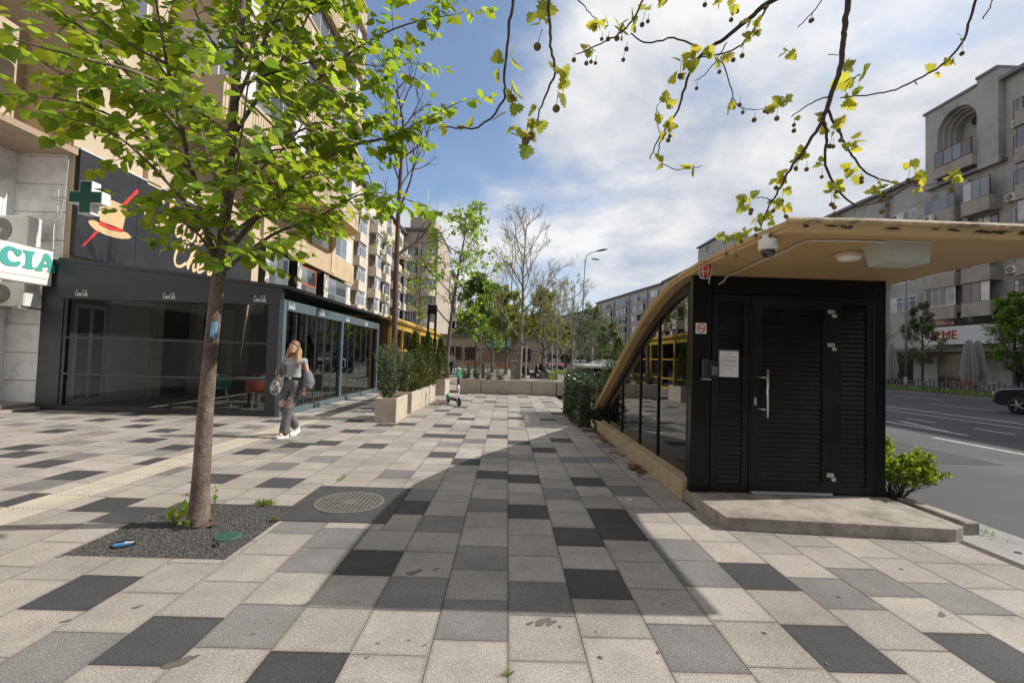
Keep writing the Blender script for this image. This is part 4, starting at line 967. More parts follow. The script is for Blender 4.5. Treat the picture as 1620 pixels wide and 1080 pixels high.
for s_ in range(3):
    r1 = ra-.02-.16*s_; r2 = r1-.15; w1 = .1-.35*s_
    ring = [(cu+r1*math.cos(math.pi*t/n), cz+r1*math.sin(math.pi*t/n)) for t in range(n+1)]+[(cu+r2*math.cos(math.pi*t/n), cz+r2*math.sin(math.pi*t/n)) for t in range(n, -1, -1)]
    for t in range(n): mb.prism([ring[t], ring[t+1], ring[2*n-t], ring[2*n+1-t]], lambda u, v, w: fa.p(u, w, v), -1.29, w1)
    for sgn_ in (-1, 1): fa.bx(mb, cu+sgn_*(r1+r2)/2-.075, cu+sgn_*(r1+r2)/2+.075, -1.29, w1, 20.4, cz)
mb.build('arch', GREYR, ba)
mb = MB(); mb.lathe([(.55, 0), (.55, .12), (.42, .12), (.42, 0)], (0, 0, 0), 20, mat=Matrix.Rotation(R(-90), 4, 'Y'), caps=False); mb.lathe([(.42, .05), (.001, .05)], (0, 0, 0), 16, 1, Matrix.Rotation(R(-90), 4, 'Y'), False)
c = fa.p(cu, -1.29, 22.9); mb.v = [(v[0]+c[0], v[1]+c[1], v[2]+c[2]) for v in mb.v]; mb.build('oculus', [GREYR, WG], ba)
mb = MB(); fa.bx(mb, -.15, 4.56, -8, .65, 24.701, 24.9); fa.bx(mb, 4.562, 6.2, -8, .66, 25.201, 25.42); mb.build('cornice', mat('roof_grey', None), ba)
mb = fa.window(1.3, 4.5, 19.2, 20.6, .9, 4, 0, .1); mb.build('window', GF(FRB), ba)
mb = MB(); fa.bx(mb, 1.2, 4.55, -1.2, .95, 18.3, 19.19); mb.build('balcony', GREYB, ba)
R_('apartment_block', 'grey apartment block left of the arch tower, above the kiosk canopy', 60, 40.51, 19.3, [('W', 3.4), ('B', 3.8), ('P', .8), ('W', 2.4), ('B', 3.6), ('P', .6)], 23)
R_('apartment_block', 'middle stretch of the grey apartment row across the boulevard', 83, 60.01, 19.8, [('B', 3.8), ('P', .7), ('W', 3.0), ('B', 3.4)], 24)
b, f = R_('arch_tower', 'farther grey tower rising behind the curved kiosk roof', 91, 83.01, 24.6, [('B', 3.3), ('P', .7), ('B', 3.3)], 25)
mb = MB(); f.bx(mb, .8, 4.2, .02, .5, 21, 24); mb.build('arch', GREYR, b)
R_('apartment_block', 'grey apartment block far down the boulevard, left of the kiosk roof', 112, 91.01, 21.2, [('B', 3.6), ('P', .8), ('W', 3), ('B', 3.4), ('P', .8)], 26)
b, f, a = row('apartment_block', 'grey block at the bend of the boulevard behind the street lamp', (30, 156), (38, 112.1), 20.8, [('B', 3.6), ('P', .8), ('W', 3), ('B', 3.4)], GREYR, GREYB, 27, 6, 2.75)
b, f, a = row('apartment_block', 'farthest grey block down the boulevard, half hidden by bare trees', (20, 200), (29.5, 156.5), 19, [('B', 3.6), ('P', .8), ('W', 3), ('B', 3.4)], GREYR, GREYB, 28, 6, 2.75)
put_acs([q for q in acr if q[0][1] < 75][:60], ACR)
row('apartment_block', 'unseen grey apartment row added behind the camera along the boulevard', (XR, 23.9), (XR, -70), 22, [('B', 4.2), ('W', 3.4), ('P', .8)], GREYR, GREYB, 31, 6.1, 2.75)  # out of view, added for glass reflections and to block some sky
row('apartment_block', 'unseen grey apartment block added behind the camera for glass reflections', (36, -72), (-45, -72), 22, [('B', 4.2), ('W', 3.4), ('P', .8)], GREYR, GREYB, 32, 4, 2.75)  # out of view, added so the pavilion's front glass has something to reflect
# shop signs across the road
fs_ = FB((XR, 44), (XR, 20))
t = T('shop_sign', 'white shop fascia with red letters ELME under a red picture panel', 'shop sign', (XR-.9, 38, 4))
mb = MB(); fs_.bx(mb, 3.6, 9.6, .5, .9, 3.75, 5.25); mb.build('panel', mat('shop_white', (.6, .6, .6), .6, .05, 2), t)
cu_ = bpy.data.curves.new('letters', 'FONT'); cu_.body = 'ELME'; cu_.size = 1.05; cu_.extrude = .03
to = bpy.data.objects.new('tmp', cu_); COL.objects.link(to); me = bpy.data.meshes.new_from_object(to.evaluated_get(bpy.context.evaluated_depsgraph_get())); bpy.data.objects.remove(to)
mb = MB(); mb.add([fs_.p(4.4+v.co.x, .93+v.co.z, 4.2+v.co.y) for v in me.vertices], [tuple(p.vertices) for p in me.polygons]); mb.build('lettering', mat('shop_red', (.38, .03, .03), .6), t)
t = T('picture_panel', 'dark advertising panel with a red picture above the white shop fascia', 'advertising panel', (XR-.8, 38, 5.3))
mb = MB(); fs_.bx(mb, 3.2, 9.6, .5, .8, 5.27, 6.35); mb.build('panel', BLACK, t)
mb = MB(); fs_.bx(mb, 3.9, 6.4, .801, .83, 5.4, 6.2); mb.build('picture', mat('picture_red', (.24, .07, .07), .6, .5, 1.6, vcol=(.4, .3, .28)), t)
mb = MB()
for q_ in range(4):
    an = q_*math.pi/4; mb.tube([fs_.p(7.7-.4*math.cos(an), .81, 5.8-.4*math.sin(an)), fs_.p(7.7+.4*math.cos(an), .81, 5.8+.4*math.sin(an))], .02, 4)
mb.build('emblem', mat('emblem', (.4, .4, .4), .6), t)
# ================================================================ YELLOW PAVILION
YEL = mat('yellow_paint', (.47, .31, .055), .5, .12, 2, .05, 60, dirt=(.28, .19, .06), dscale=1.8, damt=.4)
t = T('yellow_pavilion', 'yellow timber cafe pavilion with a rolled gutter beyond the dark pavilion', 'pavilion', (-7, 24, 0))
y0, y1, xf = 18.45, 32.6, -4.72
mb = MB(); mb.add([(xf-.1, y0-.3, 2.86), (-9.9, y0-.3, 3.62), (-9.9, y1, 3.62), (xf-.1, y1, 2.86), (xf-.1, y0-.3, 2.94), (-9.9, y0-.3, 3.7), (-9.9, y1, 3.7), (xf-.1, y1, 2.94)], [(0, 1, 2, 3), (4, 7, 6, 5), (0, 4, 5, 1), (1, 5, 6, 2), (2, 6, 7, 3), (3, 7, 4, 0)]); mb.build('roof', YEL, t)
mb = MB(); mb.tube([(xf, y0-.35, 2.9), (xf, y1+.1, 2.9)], .12, 12); mb.build('gutter', YEL, t, True)
mb = MB(); mb.box(xf-.14, xf-.02, y0, y1, 2.55, 2.78); mb.build('header', YEL, t)
ys = [y0+i*(y1-y0)/7 for i in range(8)]
for y in ys:
    mb = MB(); mb.box(xf-.14, xf-.01, y-.07, y+.07, 0, 2.549); mb.build('post', YEL, t)
for a, b in zip(ys, ys[1:]):
    mb = MB(); mb.box(xf-.12, xf-.03, a+.071, b-.071, 1.62, 1.70); mb.box(xf-.12, xf-.03, a+.071, b-.071, .55, .63); mb.box(xf-.12, xf-.03, a+.071, b-.071, 0, .12); mb.build('rail', YEL, t)
    mb = MB(); mb.box(xf-.09, xf-.08, a+.071, b-.071, .121, 2.549); mb.build('glass', GPV, t)
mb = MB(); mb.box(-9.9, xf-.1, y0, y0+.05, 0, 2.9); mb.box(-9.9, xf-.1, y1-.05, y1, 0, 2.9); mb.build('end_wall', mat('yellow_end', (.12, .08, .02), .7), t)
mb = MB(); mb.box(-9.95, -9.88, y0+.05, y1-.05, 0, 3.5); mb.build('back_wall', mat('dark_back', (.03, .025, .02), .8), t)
mb = MB(); mb.box(-9.88, xf-.15, y0+.06, y1-.06, .0, .03); mb.build('floor', mat('pavilion_floor', None), t)
# ================================================================ TREES AND PLANTS
BARK = mat('bark', (.12, .085, .066), .9, .3, 9, .9, 45, var2=.3, vcol=(.175, .14, .115), dirt=(.05, .036, .03), dscale=16, damt=.7, dlo=.5)
BARKP = mat('bark_pale', (.21, .185, .155), .9, .25, 9)
BARKL = mat('bark_dark', (.06, .043, .036), .9, .3, 20, .4, 60)
BARKG = mat('bark_grey', (.115, .10, .085), .9, .3, 9, .4, 40)
BARKR = mat('bark_red', (.085, .05, .04), .85, .3, 9, .4, 40)
LIME = leafmat('lime_leaf', (.10, .168, .02), (.42, .54, .035), .54, .38)
LIME2 = leafmat('young_leaf', (.16, .27, .03), (.42, .58, .06), .5, .25)
PLANE = leafmat('plane_leaf', (.25, .30, .03), (.62, .60, .06), .5, .22)
GRN = leafmat('green_leaf', (.12, .20, .03), (.30, .44, .06), .4, .35)
OLV = leafmat('olive_leaf', (.12, .155, .065), (.22, .28, .08), .35, .4)
YLG = leafmat('yellow_green_leaf', (.20, .23, .045), (.40, .42, .08), .45, .3)
DKG = leafmat('dark_leaf', (.03, .055, .016), (.08, .13, .025), .25, .5)
THU = leafmat('thuja_leaf', (.075, .105, .02), (.14, .18, .03), .25, .45)
def leaf_heart(mb, p, d, up, s, rnd):
    d = d.normalized(); sd_ = d.cross(up)
    if sd_.length < 1e-4: sd_ = d.orthogonal()
    sd_.normalize(); n = sd_.cross(d); fo = rnd.uniform(-.05, .28); cu_ = rnd.uniform(-.05, .25)
    def P(u, v, h=0): return p+d*(u*s)+sd_*(v*s)+n*((h-fo*abs(v)-cu_*u*u)*s)
    pts = [P(0, 0), P(-.07, .2), P(.06, .43), P(.32, .5), P(.62, .36), P(.86, .13), P(1.04, 0), P(.86, -.13), P(.62, -.36), P(.32, -.5), P(.06, -.43), P(-.07, -.2), P(.35, 0)]
    mb.add(pts, [(0, 1, 2, 12), (12, 2, 3, 4), (12, 4, 5, 6), (12, 6, 7, 8), (12, 8, 9, 10), (0, 12, 10, 11)])
PO = [(0, 0), (-.12, .16), (.02, .22), (-.08, .42), (.1, .40), (.14, .56), (.28, .42), (.36, .50), (.42, .28), (.62, .38), (.66, .24), (.82, .24), (.82, .12), (1, 0)]
def leaf_plane(mb, p, d, up, s, rnd):
    d = d.normalized(); sd_ = d.cross(up)
    if sd_.length < 1e-4: sd_ = d.orthogonal()
    sd_.normalize(); n = sd_.cross(d); fo = rnd.uniform(.0, .45); cu_ = rnd.uniform(-.1, .35)
    P = lambda u, v: p+d*(u*s)+sd_*(v*s)+n*((-fo*abs(v)-cu_*u*u)*s)
    c = P(.3, 0); L_ = [P(*q) for q in PO]; Rr = [P(u, -v) for u, v in PO]
    for side in (L_, Rr):
        vs = [c]+side; fs = [(0, i, i+1) for i in range(1, len(side))]
        mb.add(vs, fs)
def leaf_blade(mb, p, d, up, s, rnd, w=.3):
    d = d.normalized(); sd_ = d.cross(up)
    if sd_.length < 1e-4: sd_ = d.orthogonal()
    sd_.normalize(); n = sd_.cross(d)
    mb.add([p, p+d*s*.45+sd_*s*w-n*s*.06, p+d*s-n*s*.1, p+d*s*.45-sd_*s*w-n*s*.06], [(0, 1, 2, 3)])
def rdir(rnd):
    z = rnd.uniform(-1, 1); a = rnd.random()*6.283; r_ = math.sqrt(1-z*z); return Vector((r_*math.cos(a), r_*math.sin(a), z))
UP = Vector((0, 0, 1))
def spray(wood, lv, p, d, L, rnd, lf, size, step=.045, r_=.004, droop=.25, sides=4):
    """a leafy twig: thin stem, leaves alternating in one plane and hanging a little"""
    n = max(3, int(L/.08)); pts = [p]; q = p.copy(); dd = d.normalized()
    for i in range(n):
        dd = (dd+rdir(rnd)*.14-UP*droop*.10).normalized(); q = q+dd*(L/n); pts.append(q.copy())
    wood.tube(pts, [r_*(1-.7*i/n) for i in range(n+1)], sides, caps=False)
    t = .06; side = 1
    while t < L:
        k = min(n-1, int(t/L*n)); fr = t/L*n-k; pt = pts[k].lerp(pts[k+1], fr); tg = (pts[k+1]-pts[k]).normalized()
        sdv = tg.cross(UP)
        if sdv.length > .05: sdv.normalize()
        ld = tg*.5+sdv*side*rnd.uniform(.4, .9)-UP*rnd.uniform(.05, 1.0)*droop*4+rdir(rnd)*.25
        s_ = size*rnd.uniform(.45, 1.15)*(1-.25*t/L)
        base = pt+ld.normalized()*s_*.22
        lf(lv, base, ld, (UP+rdir(rnd)*.7+tg*.3).normalized(), s_, rnd); side = -side; t += step*rnd.uniform(.7, 1.3)
    lf(lv, pts[-1], dd-UP*droop, UP, size*.6, rnd)
# ---------------------------------------------------------------- near lime tree
def lime_near():
    rnd = random.Random(21); t = T('lime_tree', 'young lime tree with fresh green leaves in the gravel pit, nearest the camera', 'tree', (-2.59, 3.96, 0))
    wood, lv = MB(), MB(); Y0 = 3.96
    tp = [(314, 836), (315, 815), (318, 760), (325, 650), (334, 545), (343, 462), (351, 400), (358, 320), (366, 220), (374, 120), (383, 20), (390, -90), (396, -220), (398, -330)]
    rr_ = [.135, .084, .069, .061, .055, .053, .050, .044, .038, .035, .029, .022, .014, .005]
    P = [at(x, y, Y0) for x, y in tp]; P[0].z = -.03
    wood.tube(P, rr_, 14)
    B = [([(345, 425, 3.96), (325, 360, 3.85), (310, 295, 3.75), (290, 215, 3.6), (268, 120, 3.5), (255, 50, 3.4), (240, -40, 3.3)], .030),
         ([(290, 215, 3.6), (245, 160, 3.45), (195, 110, 3.3), (130, 45, 3.2), (60, -5, 3.1)], .018),
         ([(303, 270, 3.7), (255, 235, 3.4), (190, 190, 3.1), (110, 160, 2.95), (20, 150, 2.8)], .016),
         ([(345, 420, 3.95), (315, 372, 3.6), (280, 345, 3.4), (255, 338, 3.3)], .012),
         ([(352, 412, 4.0), (405, 345, 4.1), (470, 285, 4.2), (545, 235, 4.3), (620, 215, 4.4), (690, 180, 4.5), (724, 163, 4.5)], .026),
         ([(350, 432, 4.0), (430, 372, 4.0), (500, 345, 4.0), (580, 305, 4.0), (652, 318, 4.0)], .018),
         ([(360, 300, 4.0), (420, 240, 4.2), (480, 150, 4.3), (560, 80, 4.4), (640, 40, 4.4), (725, 22, 4.5)], .022),
         ([(366, 220, 4.0), (430, 120, 4.2), (480, 40, 4.2), (520, -50, 4.3)], .02),
         ([(358, 330, 4.0), (330, 250, 4.6), (300, 150, 5.1), (260, 60, 5.4)], .018),
         ([(352, 390, 3.9), (366, 320, 3.3), (380, 230, 2.85), (395, 110, 2.5)], .018),
         ([(362, 250, 4.0), (300, 170, 4.0), (230, 70, 3.9), (170, -40, 3.8)], .018),
         ([(352, 395, 3.95), (275, 300, 3.4), (185, 215, 3.15), (100, 185, 3.0)], .016),
         ([(352, 380, 4.0), (420, 330, 4.6), (480, 290, 5.1), (520, 230, 5.4)], .018),
         ([(370, 170, 4.0), (420, 60, 3.7), (470, -30, 3.5)], .018),
         ([(374, 120, 4.0), (320, 40, 3.6), (280, -50, 3.3)], .016),
         ([(345, 440, 3.95), (370, 405, 3.6), (420, 385, 3.4)], .010),
         ([(366, 215, 4.0), (250, 130, 3.1), (120, 90, 2.7), (10, 60, 2.6)], .018),
         ([(372, 140, 4.0), (460, 110, 3.9), (540, 150, 3.9), (600, 130, 4.0)], .016),
         ([(366, 240, 4.0), (440, 220, 3.8), (520, 190, 3.8), (560, 190, 3.9)], .014),
         ([(362, 270, 4.0), (420, 290, 3.7), (490, 280, 3.6), (560, 265, 3.7)], .012),
         ([(262, 100, 3.45), (190, 60, 3.3), (120, -10, 3.2)], .013), ([(268, 120, 3.5), (215, 140, 3.4), (110, 120, 3.2), (60, 95, 3.1)], .013),
         ([(374, 120, 4.0), (430, 20, 4.5), (480, -60, 4.7)], .015),
         ([(383, 60, 4.0), (470, 20, 4.1), (560, -10, 4.2), (620, -20, 4.3)], .014), ([(440, 110, 4.2), (520, 95, 4.2), (600, 105, 4.2), (650, 100, 4.2)], .010),
         ([(405, 345, 4.1), (470, 330, 4.1), (540, 335, 4.2)], .009), ([(420, 240, 4.2), (500, 225, 4.1), (580, 190, 4.2), (640, 205, 4.2)], .010), ([(362, 300, 4), (420, 262, 3.6), (470, 210, 3.4), (500, 150, 3.3)], .012)]
    for pts, r_ in B:
        Q = smooth_path([at(*q) for q in pts], 5); n = len(Q)
        wood.tube(Q, [r_*(1-.82*i/(n-1)) for i in range(n)], 7)
        Ls = sum((Q[i+1]-Q[i]).length for i in range(n-1)); acc = 0; nxt = Ls*.20; side = 1
        for i in range(n-1):
            sg = (Q[i+1]-Q[i]).length; tg = (Q[i+1]-Q[i]).normalized()
            while acc+sg > nxt:
                p = Q[i].lerp(Q[i+1], (nxt-acc)/sg); sv = tg.cross(UP); sv.normalize()
                d = tg*rnd.uniform(.3, .8)+sv*side*rnd.uniform(.5, 1)+rdir(rnd)*.35+UP*rnd.uniform(-.2, .2)
                if rnd.random() < .93: spray(wood, lv, p, d, rnd.uniform(.22, .62)*(1-.3*nxt/Ls), rnd, leaf_heart, .108, .041, .0035)
                side = -side; nxt += rnd.uniform(.042, .095)
            acc += sg
        spray(wood, lv, Q[-1], Q[-1]-Q[-3], .35, rnd, leaf_heart, .115, .05, .003)
    for i in range(34):                                      # crown above the frame
        k = rnd.uniform(9.3, 12.8); a = int(k); p = P[a].lerp(P[min(a+1, 13)], k-a); d = rdir(rnd); d.z = abs(d.z)*.6+.15
        L = rnd.uniform(.5, 1.1); e = p+d*L; wood.tube([p, p.lerp(e, .5)+rdir(rnd)*.04, e], [.011, .008, .004], 5)
        for j in range(6): spray(wood, lv, p.lerp(e, rnd.uniform(.3, 1)), d+rdir(rnd)*.9, rnd.uniform(.2, .45), rnd, leaf_heart, .115, .05, .003)
    wood.build('trunk', BARK, t, True); lv.build('crown', LIME, t)
    mb = MB(); tw = []                                      # suckers at the foot
    for (x, y, n_) in [(275, 825, 9), (285, 812, 6), (325, 822, 9), (338, 800, 5), (340, 780, 4), (300, 830, 7)]:
        g = gp(x, y+6); 
        for i in range(n_):
            d = rdir(rnd); d.z = abs(d.z)+.5; s_ = rnd.uniform(.03, .085) if x < 300 else rnd.uniform(.02, .05); o = Vector((rnd.gauss(0, .03), rnd.gauss(0, .02), rnd.uniform(.01, .12))); leaf_heart(mb, g+o, d, UP+rdir(rnd)*.6, s_, rnd); tw.append((g, o))
    mb.build('sucker_leaves', LIME2, t); pass
    for g_ in {tuple(g) for g, o in tw}:
        w_ = MB()
        for g, o in tw:
            if tuple(g) == g_: w_.tube([(g.x, g.y, -.01), g+o], .002, 4)
        w_.build('sucker_stem', BARK, t)
    g = at(342, 532, 3.88); mb = MB()                         # blue paint mark and metal tag on the trunk
    vs = []; 
    for i in range(5):
        an = R(-88+i*19); vs += [(-2.437-.0+.089*math.sin(an)*1.0-.02, 3.96-.0895*math.cos(an), 1.57), (-2.437+.0895*math.sin(an)-.02, 3.96-.0895*math.cos(an), 1.71)]
    for i in range(4): mb.add([vs[2*i], vs[2*i+2], vs[2*i+3], vs[2*i+1]], [(0, 1, 2, 3)])
    return t, g
LT, _g = lime_near()
tp_c = at(336, 523, 3.96)
mb = MB(); n = 7
for i in range(n):
    a0 = R(14+i*7); a1 = R(14+(i+1)*7); r_ = .0605
    mb.quad((tp_c.x+r_*math.sin(a0), tp_c.y-r_*math.cos(a0), tp_c.z-.07+.02*math.sin(i)), (tp_c.x+r_*math.sin(a1), tp_c.y-r_*math.cos(a1), tp_c.z-.07+.02*math.sin(i+1)), (tp_c.x+r_*math.sin(a1)+.012, tp_c.y-r_*math.cos(a1), tp_c.z+.075), (tp_c.x+r_*math.sin(a0)+.012, tp_c.y-r_*math.cos(a0), tp_c.z+.08))
mb.build('paint_mark', mat('blue_mark', (.13, .27, .42), .7, .3, 30), LT)
# ---------------------------------------------------------------- plane tree overhead
def plane_over():
    rnd = random.Random(5); base = Vector((3.9, -2.6, 0))
    t = T('plane_tree', 'overhanging plane tree branches with young lobed leaves and seed balls against the sky', 'tree', base)
    wood, lv, balls = MB(), MB(), []
    wood.tube([base+Vector((0, 0, -.05)), base+Vector((0, .02, .4)), base+Vector((-.03, .05, 2)), base+Vector((-.1, .15, 3.6)), base+Vector((-.15, .3, 5.5)), base+Vector((-.1, .4, 8))], [.26, .2, .18, .15, .1, .03], 12)
    top = base+Vector((-.1, .15, 3.6))
    def limb(pts, r0_, r1_, k=5, bough=False):
        Q = smooth_path(pts, k); n = len(Q); Q = [q+(rdir(rnd)*.004 if 0 < i < n-1 else Vector()) for i, q in enumerate(Q)]
        wood.tube(Q, [.82*(r0_+(r1_-r0_)*i/(n-1)) for i in range(n)], 7); return Q
    def A(l, Y0, Y1): n = len(l); return [at(x, y, Y0+(Y1-Y0)*i/(n-1)) for i, (x, y) in enumerate(l)]
    br = [([(815, -40), (812, 0), (803, 60), (797, 120), (795, 160), (757, 200), (705, 201)], 1.5, 1.5, .0075, .003),
          ([(868, -40), (869, 30), (872, 80), (877, 115), (858, 160), (850, 190)], 1.5, 1.5, .0075, .003),
          ([(1290, -30), (1215, 5), (1180, 35), (1140, 65), (1105, 92), (1086, 130), (1072, 175), (1045, 215), (1028, 252)], 2.3, 2.3, .017, .003),
          ([(1108, 76), (1065, 61), (1025, 68), (998, 53)], 2.3, 2.2, .006, .004), ([(1045, -60), (1015, 5), (990, 45), (960, 65), (912, 86)], 2.1, 2.0, .007, .003),
          ([(905, -15), (925, 12), (945, 32)], 2.0, 2.0, .004, .002),
          ([(1215, 10), (1190, 50), (1160, 80), (1112, 90), (1085, 97)], 2.3, 2.25, .007, .003), ([(1150, 68), (1130, 100), (1110, 122), (1100, 128)], 2.3, 2.3, .004, .002),
          ([(1140, 90), (1155, 135), (1165, 165), (1195, 173), (1245, 160)], 2.3, 2.3, .004, .002),
          ([(1050, 210), (1042, 235), (1048, 258), (1075, 268), (1110, 262)], 2.3, 2.3, .0045, .002), ([(1045, 215), (1038, 190), (1040, 170), (1050, 158)], 2.3, 2.3, .003, .0015),
          ([(1345, -30), (1338, 30), (1335, 65), (1328, 110), (1312, 158), (1302, 190)], 2.4, 2.4, .019, .014),
          ([(1302, 190), (1280, 225), (1250, 268), (1232, 300), (1215, 330), (1204, 357)], 2.4, 2.4, .012, .003), ([(1222, 318), (1205, 312), (1188, 313)], 2.4, 2.4, .004, .002),
          ([(1302, 190), (1308, 215), (1306, 262), (1322, 295), (1352, 323), (1395, 318), (1435, 296), (1450, 280)], 2.4, 2.5, .010, .003),
          ([(1308, 172), (1325, 205), (1345, 240), (1365, 268), (1398, 286), (1445, 293), (1482, 290), (1525, 275)], 2.4, 2.6, .009, .003),
          ([(1312, 152), (1285, 163), (1252, 185)], 2.4, 2.4, .005, .003), ([(1336, 130), (1352, 122), (1362, 118)], 2.4, 2.4, .004, .003),
          ([(1330, 155), (1400, 146), (1440, 132), (1490, 103), (1520, 70), (1535, 30), (1548, -20)], 2.4, 2.4, .004, .009),
          ([(1310, -15), (1285, 20), (1262, 44)], 2.4, 2.4, .004, .003), ([(1310, 86), (1326, 88)], 2.4, 2.4, .003, .002), ([(1565, -20), (1568, 8), (1555, 30)], 2.3, 2.3, .003, .004)]
    Qs = [limb(A(p, a, b), r0_, r1_) for p, a, b, r0_, r1_ in br]
    for i in (0, 1, 2, 4, 5, 11, 18, 19, 21):                  # boughs that carry them, outside the frame
        e = Qs[i][0] if i != 18 else Qs[i][-1]; m = (top+e)/2+Vector((0, 0, 1.1+.1*(i % 3)))
        wood.tube(smooth_path([top+Vector((0, 0, .15*(i % 4))), m, e+Vector((0, 0, .4)), e], 6), [.04*(1-q/18)+.009 for q in range(19)], 8)
    def cluster(x, y, Y, k, s, nb=0, tone=0):
        p = at(x, y, Y)
        for j in range(k):
            d = rdir(rnd); d.y *= .5; d.z -= .05
            leaf_plane(lv, p+d*.012, d, rdir(rnd), s*rnd.uniform(.55, 1.1), rnd)
        for j in range(nb): ball(x+rnd.uniform(-9, 9), y+rnd.uniform(12, 28), Y, x, y)
    def ball(x, y, Y, sx=None, sy=None, r_=None):
        c = at(x, y, Y); r_ = r_ or .0125
        b_ = MB(); b_.ball(c, r_*rnd.uniform(.85, 1.1), 8); balls.append(b_)
        if sx is not None: wood.tube([at(sx, sy, Y), (at(sx, sy, Y)+c)/2+Vector((0, 0, .004)), c], .0012, 4)
    for x, y, Y, k, s in [(845, 15, 1.5, 2, .07), (858, 38, 1.5, 2, .035), (895, 100, 1.5, 1, .1), (902, 118, 1.5, 1, .095), (893, 145, 1.5, 2, .05), (786, 105, 1.5, 2, .06), (806, 92, 1.5, 2, .06), (812, 145, 1.5, 2, .065), (802, 175, 1.5, 2, .06), (708, 200, 1.5, 2, .04), (738, 205, 1.5, 2, .035), (848, 162, 1.5, 2, .06), (808, 208, 1.5, 2, .06), (838, 225, 1.5, 3, .065), (845, 205, 1.5, 2, .05), (832, 190, 1.5, 2, .04)]: cluster(x, y, Y, k, s)
    for x, y in [(850, 74), (808, 156), (880, 172), (840, 215), (832, 222)]: ball(x, y, 1.5, x+(3 if x != 850 else 8), y-28, .0135)
    for x, y in [(948, 40), (960, 38), (980, 40), (1000, 35), (985, 55), (1022, 12), (1040, 5), (932, 75), (1090, 82), (1118, 72), (1140, 95), (1085, 110), (1072, 120), (1052, 205), (1060, 200), (1050, 258), (1095, 265), (1190, 32), (1195, 45), (1245, 82), (1135, 8), (1162, 5), (1078, 95), (1178, 62), (1155, 160), (1230, 168), (1242, 163), (1052, 165), (1040, 178)]:
        cluster(x, y, 2.2, 3, .058, rnd.choice((0, 0, 1)))
    for x, y in [(1025, 34), (962, 62), (952, 62), (991, 78), (986, 95), (942, 100), (935, 98), (908, 95), (1210, 12), (1166, 18), (1115, 8), (1102, 140), (1138, 114), (1060, 215), (1057, 222), (1160, 95), (1175, 178), (1193, 190), (1170, 166), (1210, 176), (1215, 178)]: ball(x, y, 2.25, x+2, y-12, .011)
    for x, y, s in [(1350, 105, .075), (1372, 112, .08), (1348, 125, .10), (1360, 135, .085), (1335, 158, .07), (1345, 150, .05), (1500, 102, .05), (1480, 112, .05), (1450, 130, .035), (1522, 58, .05), (1510, 95, .05), (1258, 183, .03)]: cluster(x, y, 2.4, 2, s)
    for x, y in [(1292, 185), (1328, 185), (1310, 200), (1320, 205), (1268, 248), (1262, 255), (1300, 258), (1345, 235), (1350, 222), (1348, 265), (1355, 275), (1320, 290), (1316, 305), (1390, 295), (1410, 290), (1388, 300), (1448, 272), (1440, 265), (1458, 282), (1450, 295), (1512, 275), (1505, 280), (1225, 315), (1240, 295), (1240, 325), (1228, 280), (1185, 312), (1180, 322), (1160, 378), (1148, 375), (1215, 350), (1195, 345), (1190, 365), (1175, 368)]: cluster(x, y, 2.42, 3, .055, rnd.choice((0, 1, 1)))
    for x, y in [(1285, 32), (1283, 33), (1256, 198), (1256, 207), (1522, 85), (1318, 232), (1330, 222), (1300, 280), (1276, 268), (1320, 338), (1320, 328), (1363, 288), (1363, 282), (1398, 305), (1405, 325), (1395, 335)]: ball(x, y, 2.4, x+1, y-14, .0115)
    wood.build('trunk', BARKL, t, True); lv.build('crown', PLANE, t); many(balls, 'seed_ball', mat('seed_ball', (.17, .12, .045), .9, .3, 60, .8, 260), t, 95, smooth=True)
plane_over()
# ---------------------------------------------------------------- general trees
def grow(wood, p, d, L, r_, lev, rnd, tips, ups=.1, jit=.16, nch=(5, 8), ang=.75, shrink=.55, minr=.004, sides=6):
    n = max(3, int(L/.35)+2); pts = [p.copy()]; q = p.copy(); dd = d.normalized()
    for i in range(n): dd = (dd+rdir(rnd)*jit+UP*ups).normalized(); q = q+dd*(L/n); pts.append(q.copy())
    wood.tube(pts, [max(minr*.5, r_*(1-.75*i/n)) for i in range(n+1)], sides if lev < 2 else 4, caps=False)
    if lev == 0 or r_ < minr: tips.append((pts, dd)); return
    for c in range(rnd.randint(*nch)):
        t = rnd.uniform(.3, .98); k = min(n-1, int(t*n)); pt = pts[k].lerp(pts[k+1], t*n-k); tg = (pts[k+1]-pts[k]).normalized()
        o = tg.orthogonal(); o.rotate(Matrix.Rotation(rnd.random()*6.283, 3, tg)); nd = tg*math.cos(ang)+o*math.sin(ang)
        grow(wood, pt, nd, L*shrink*rnd.uniform(.7, 1.1)*(1.15-.5*t), r_*.55*(1.1-.5*t), lev-1, rnd, tips, ups, jit, nch, ang, shrink, minr, sides)
    tips.append((pts[-2:], dd))
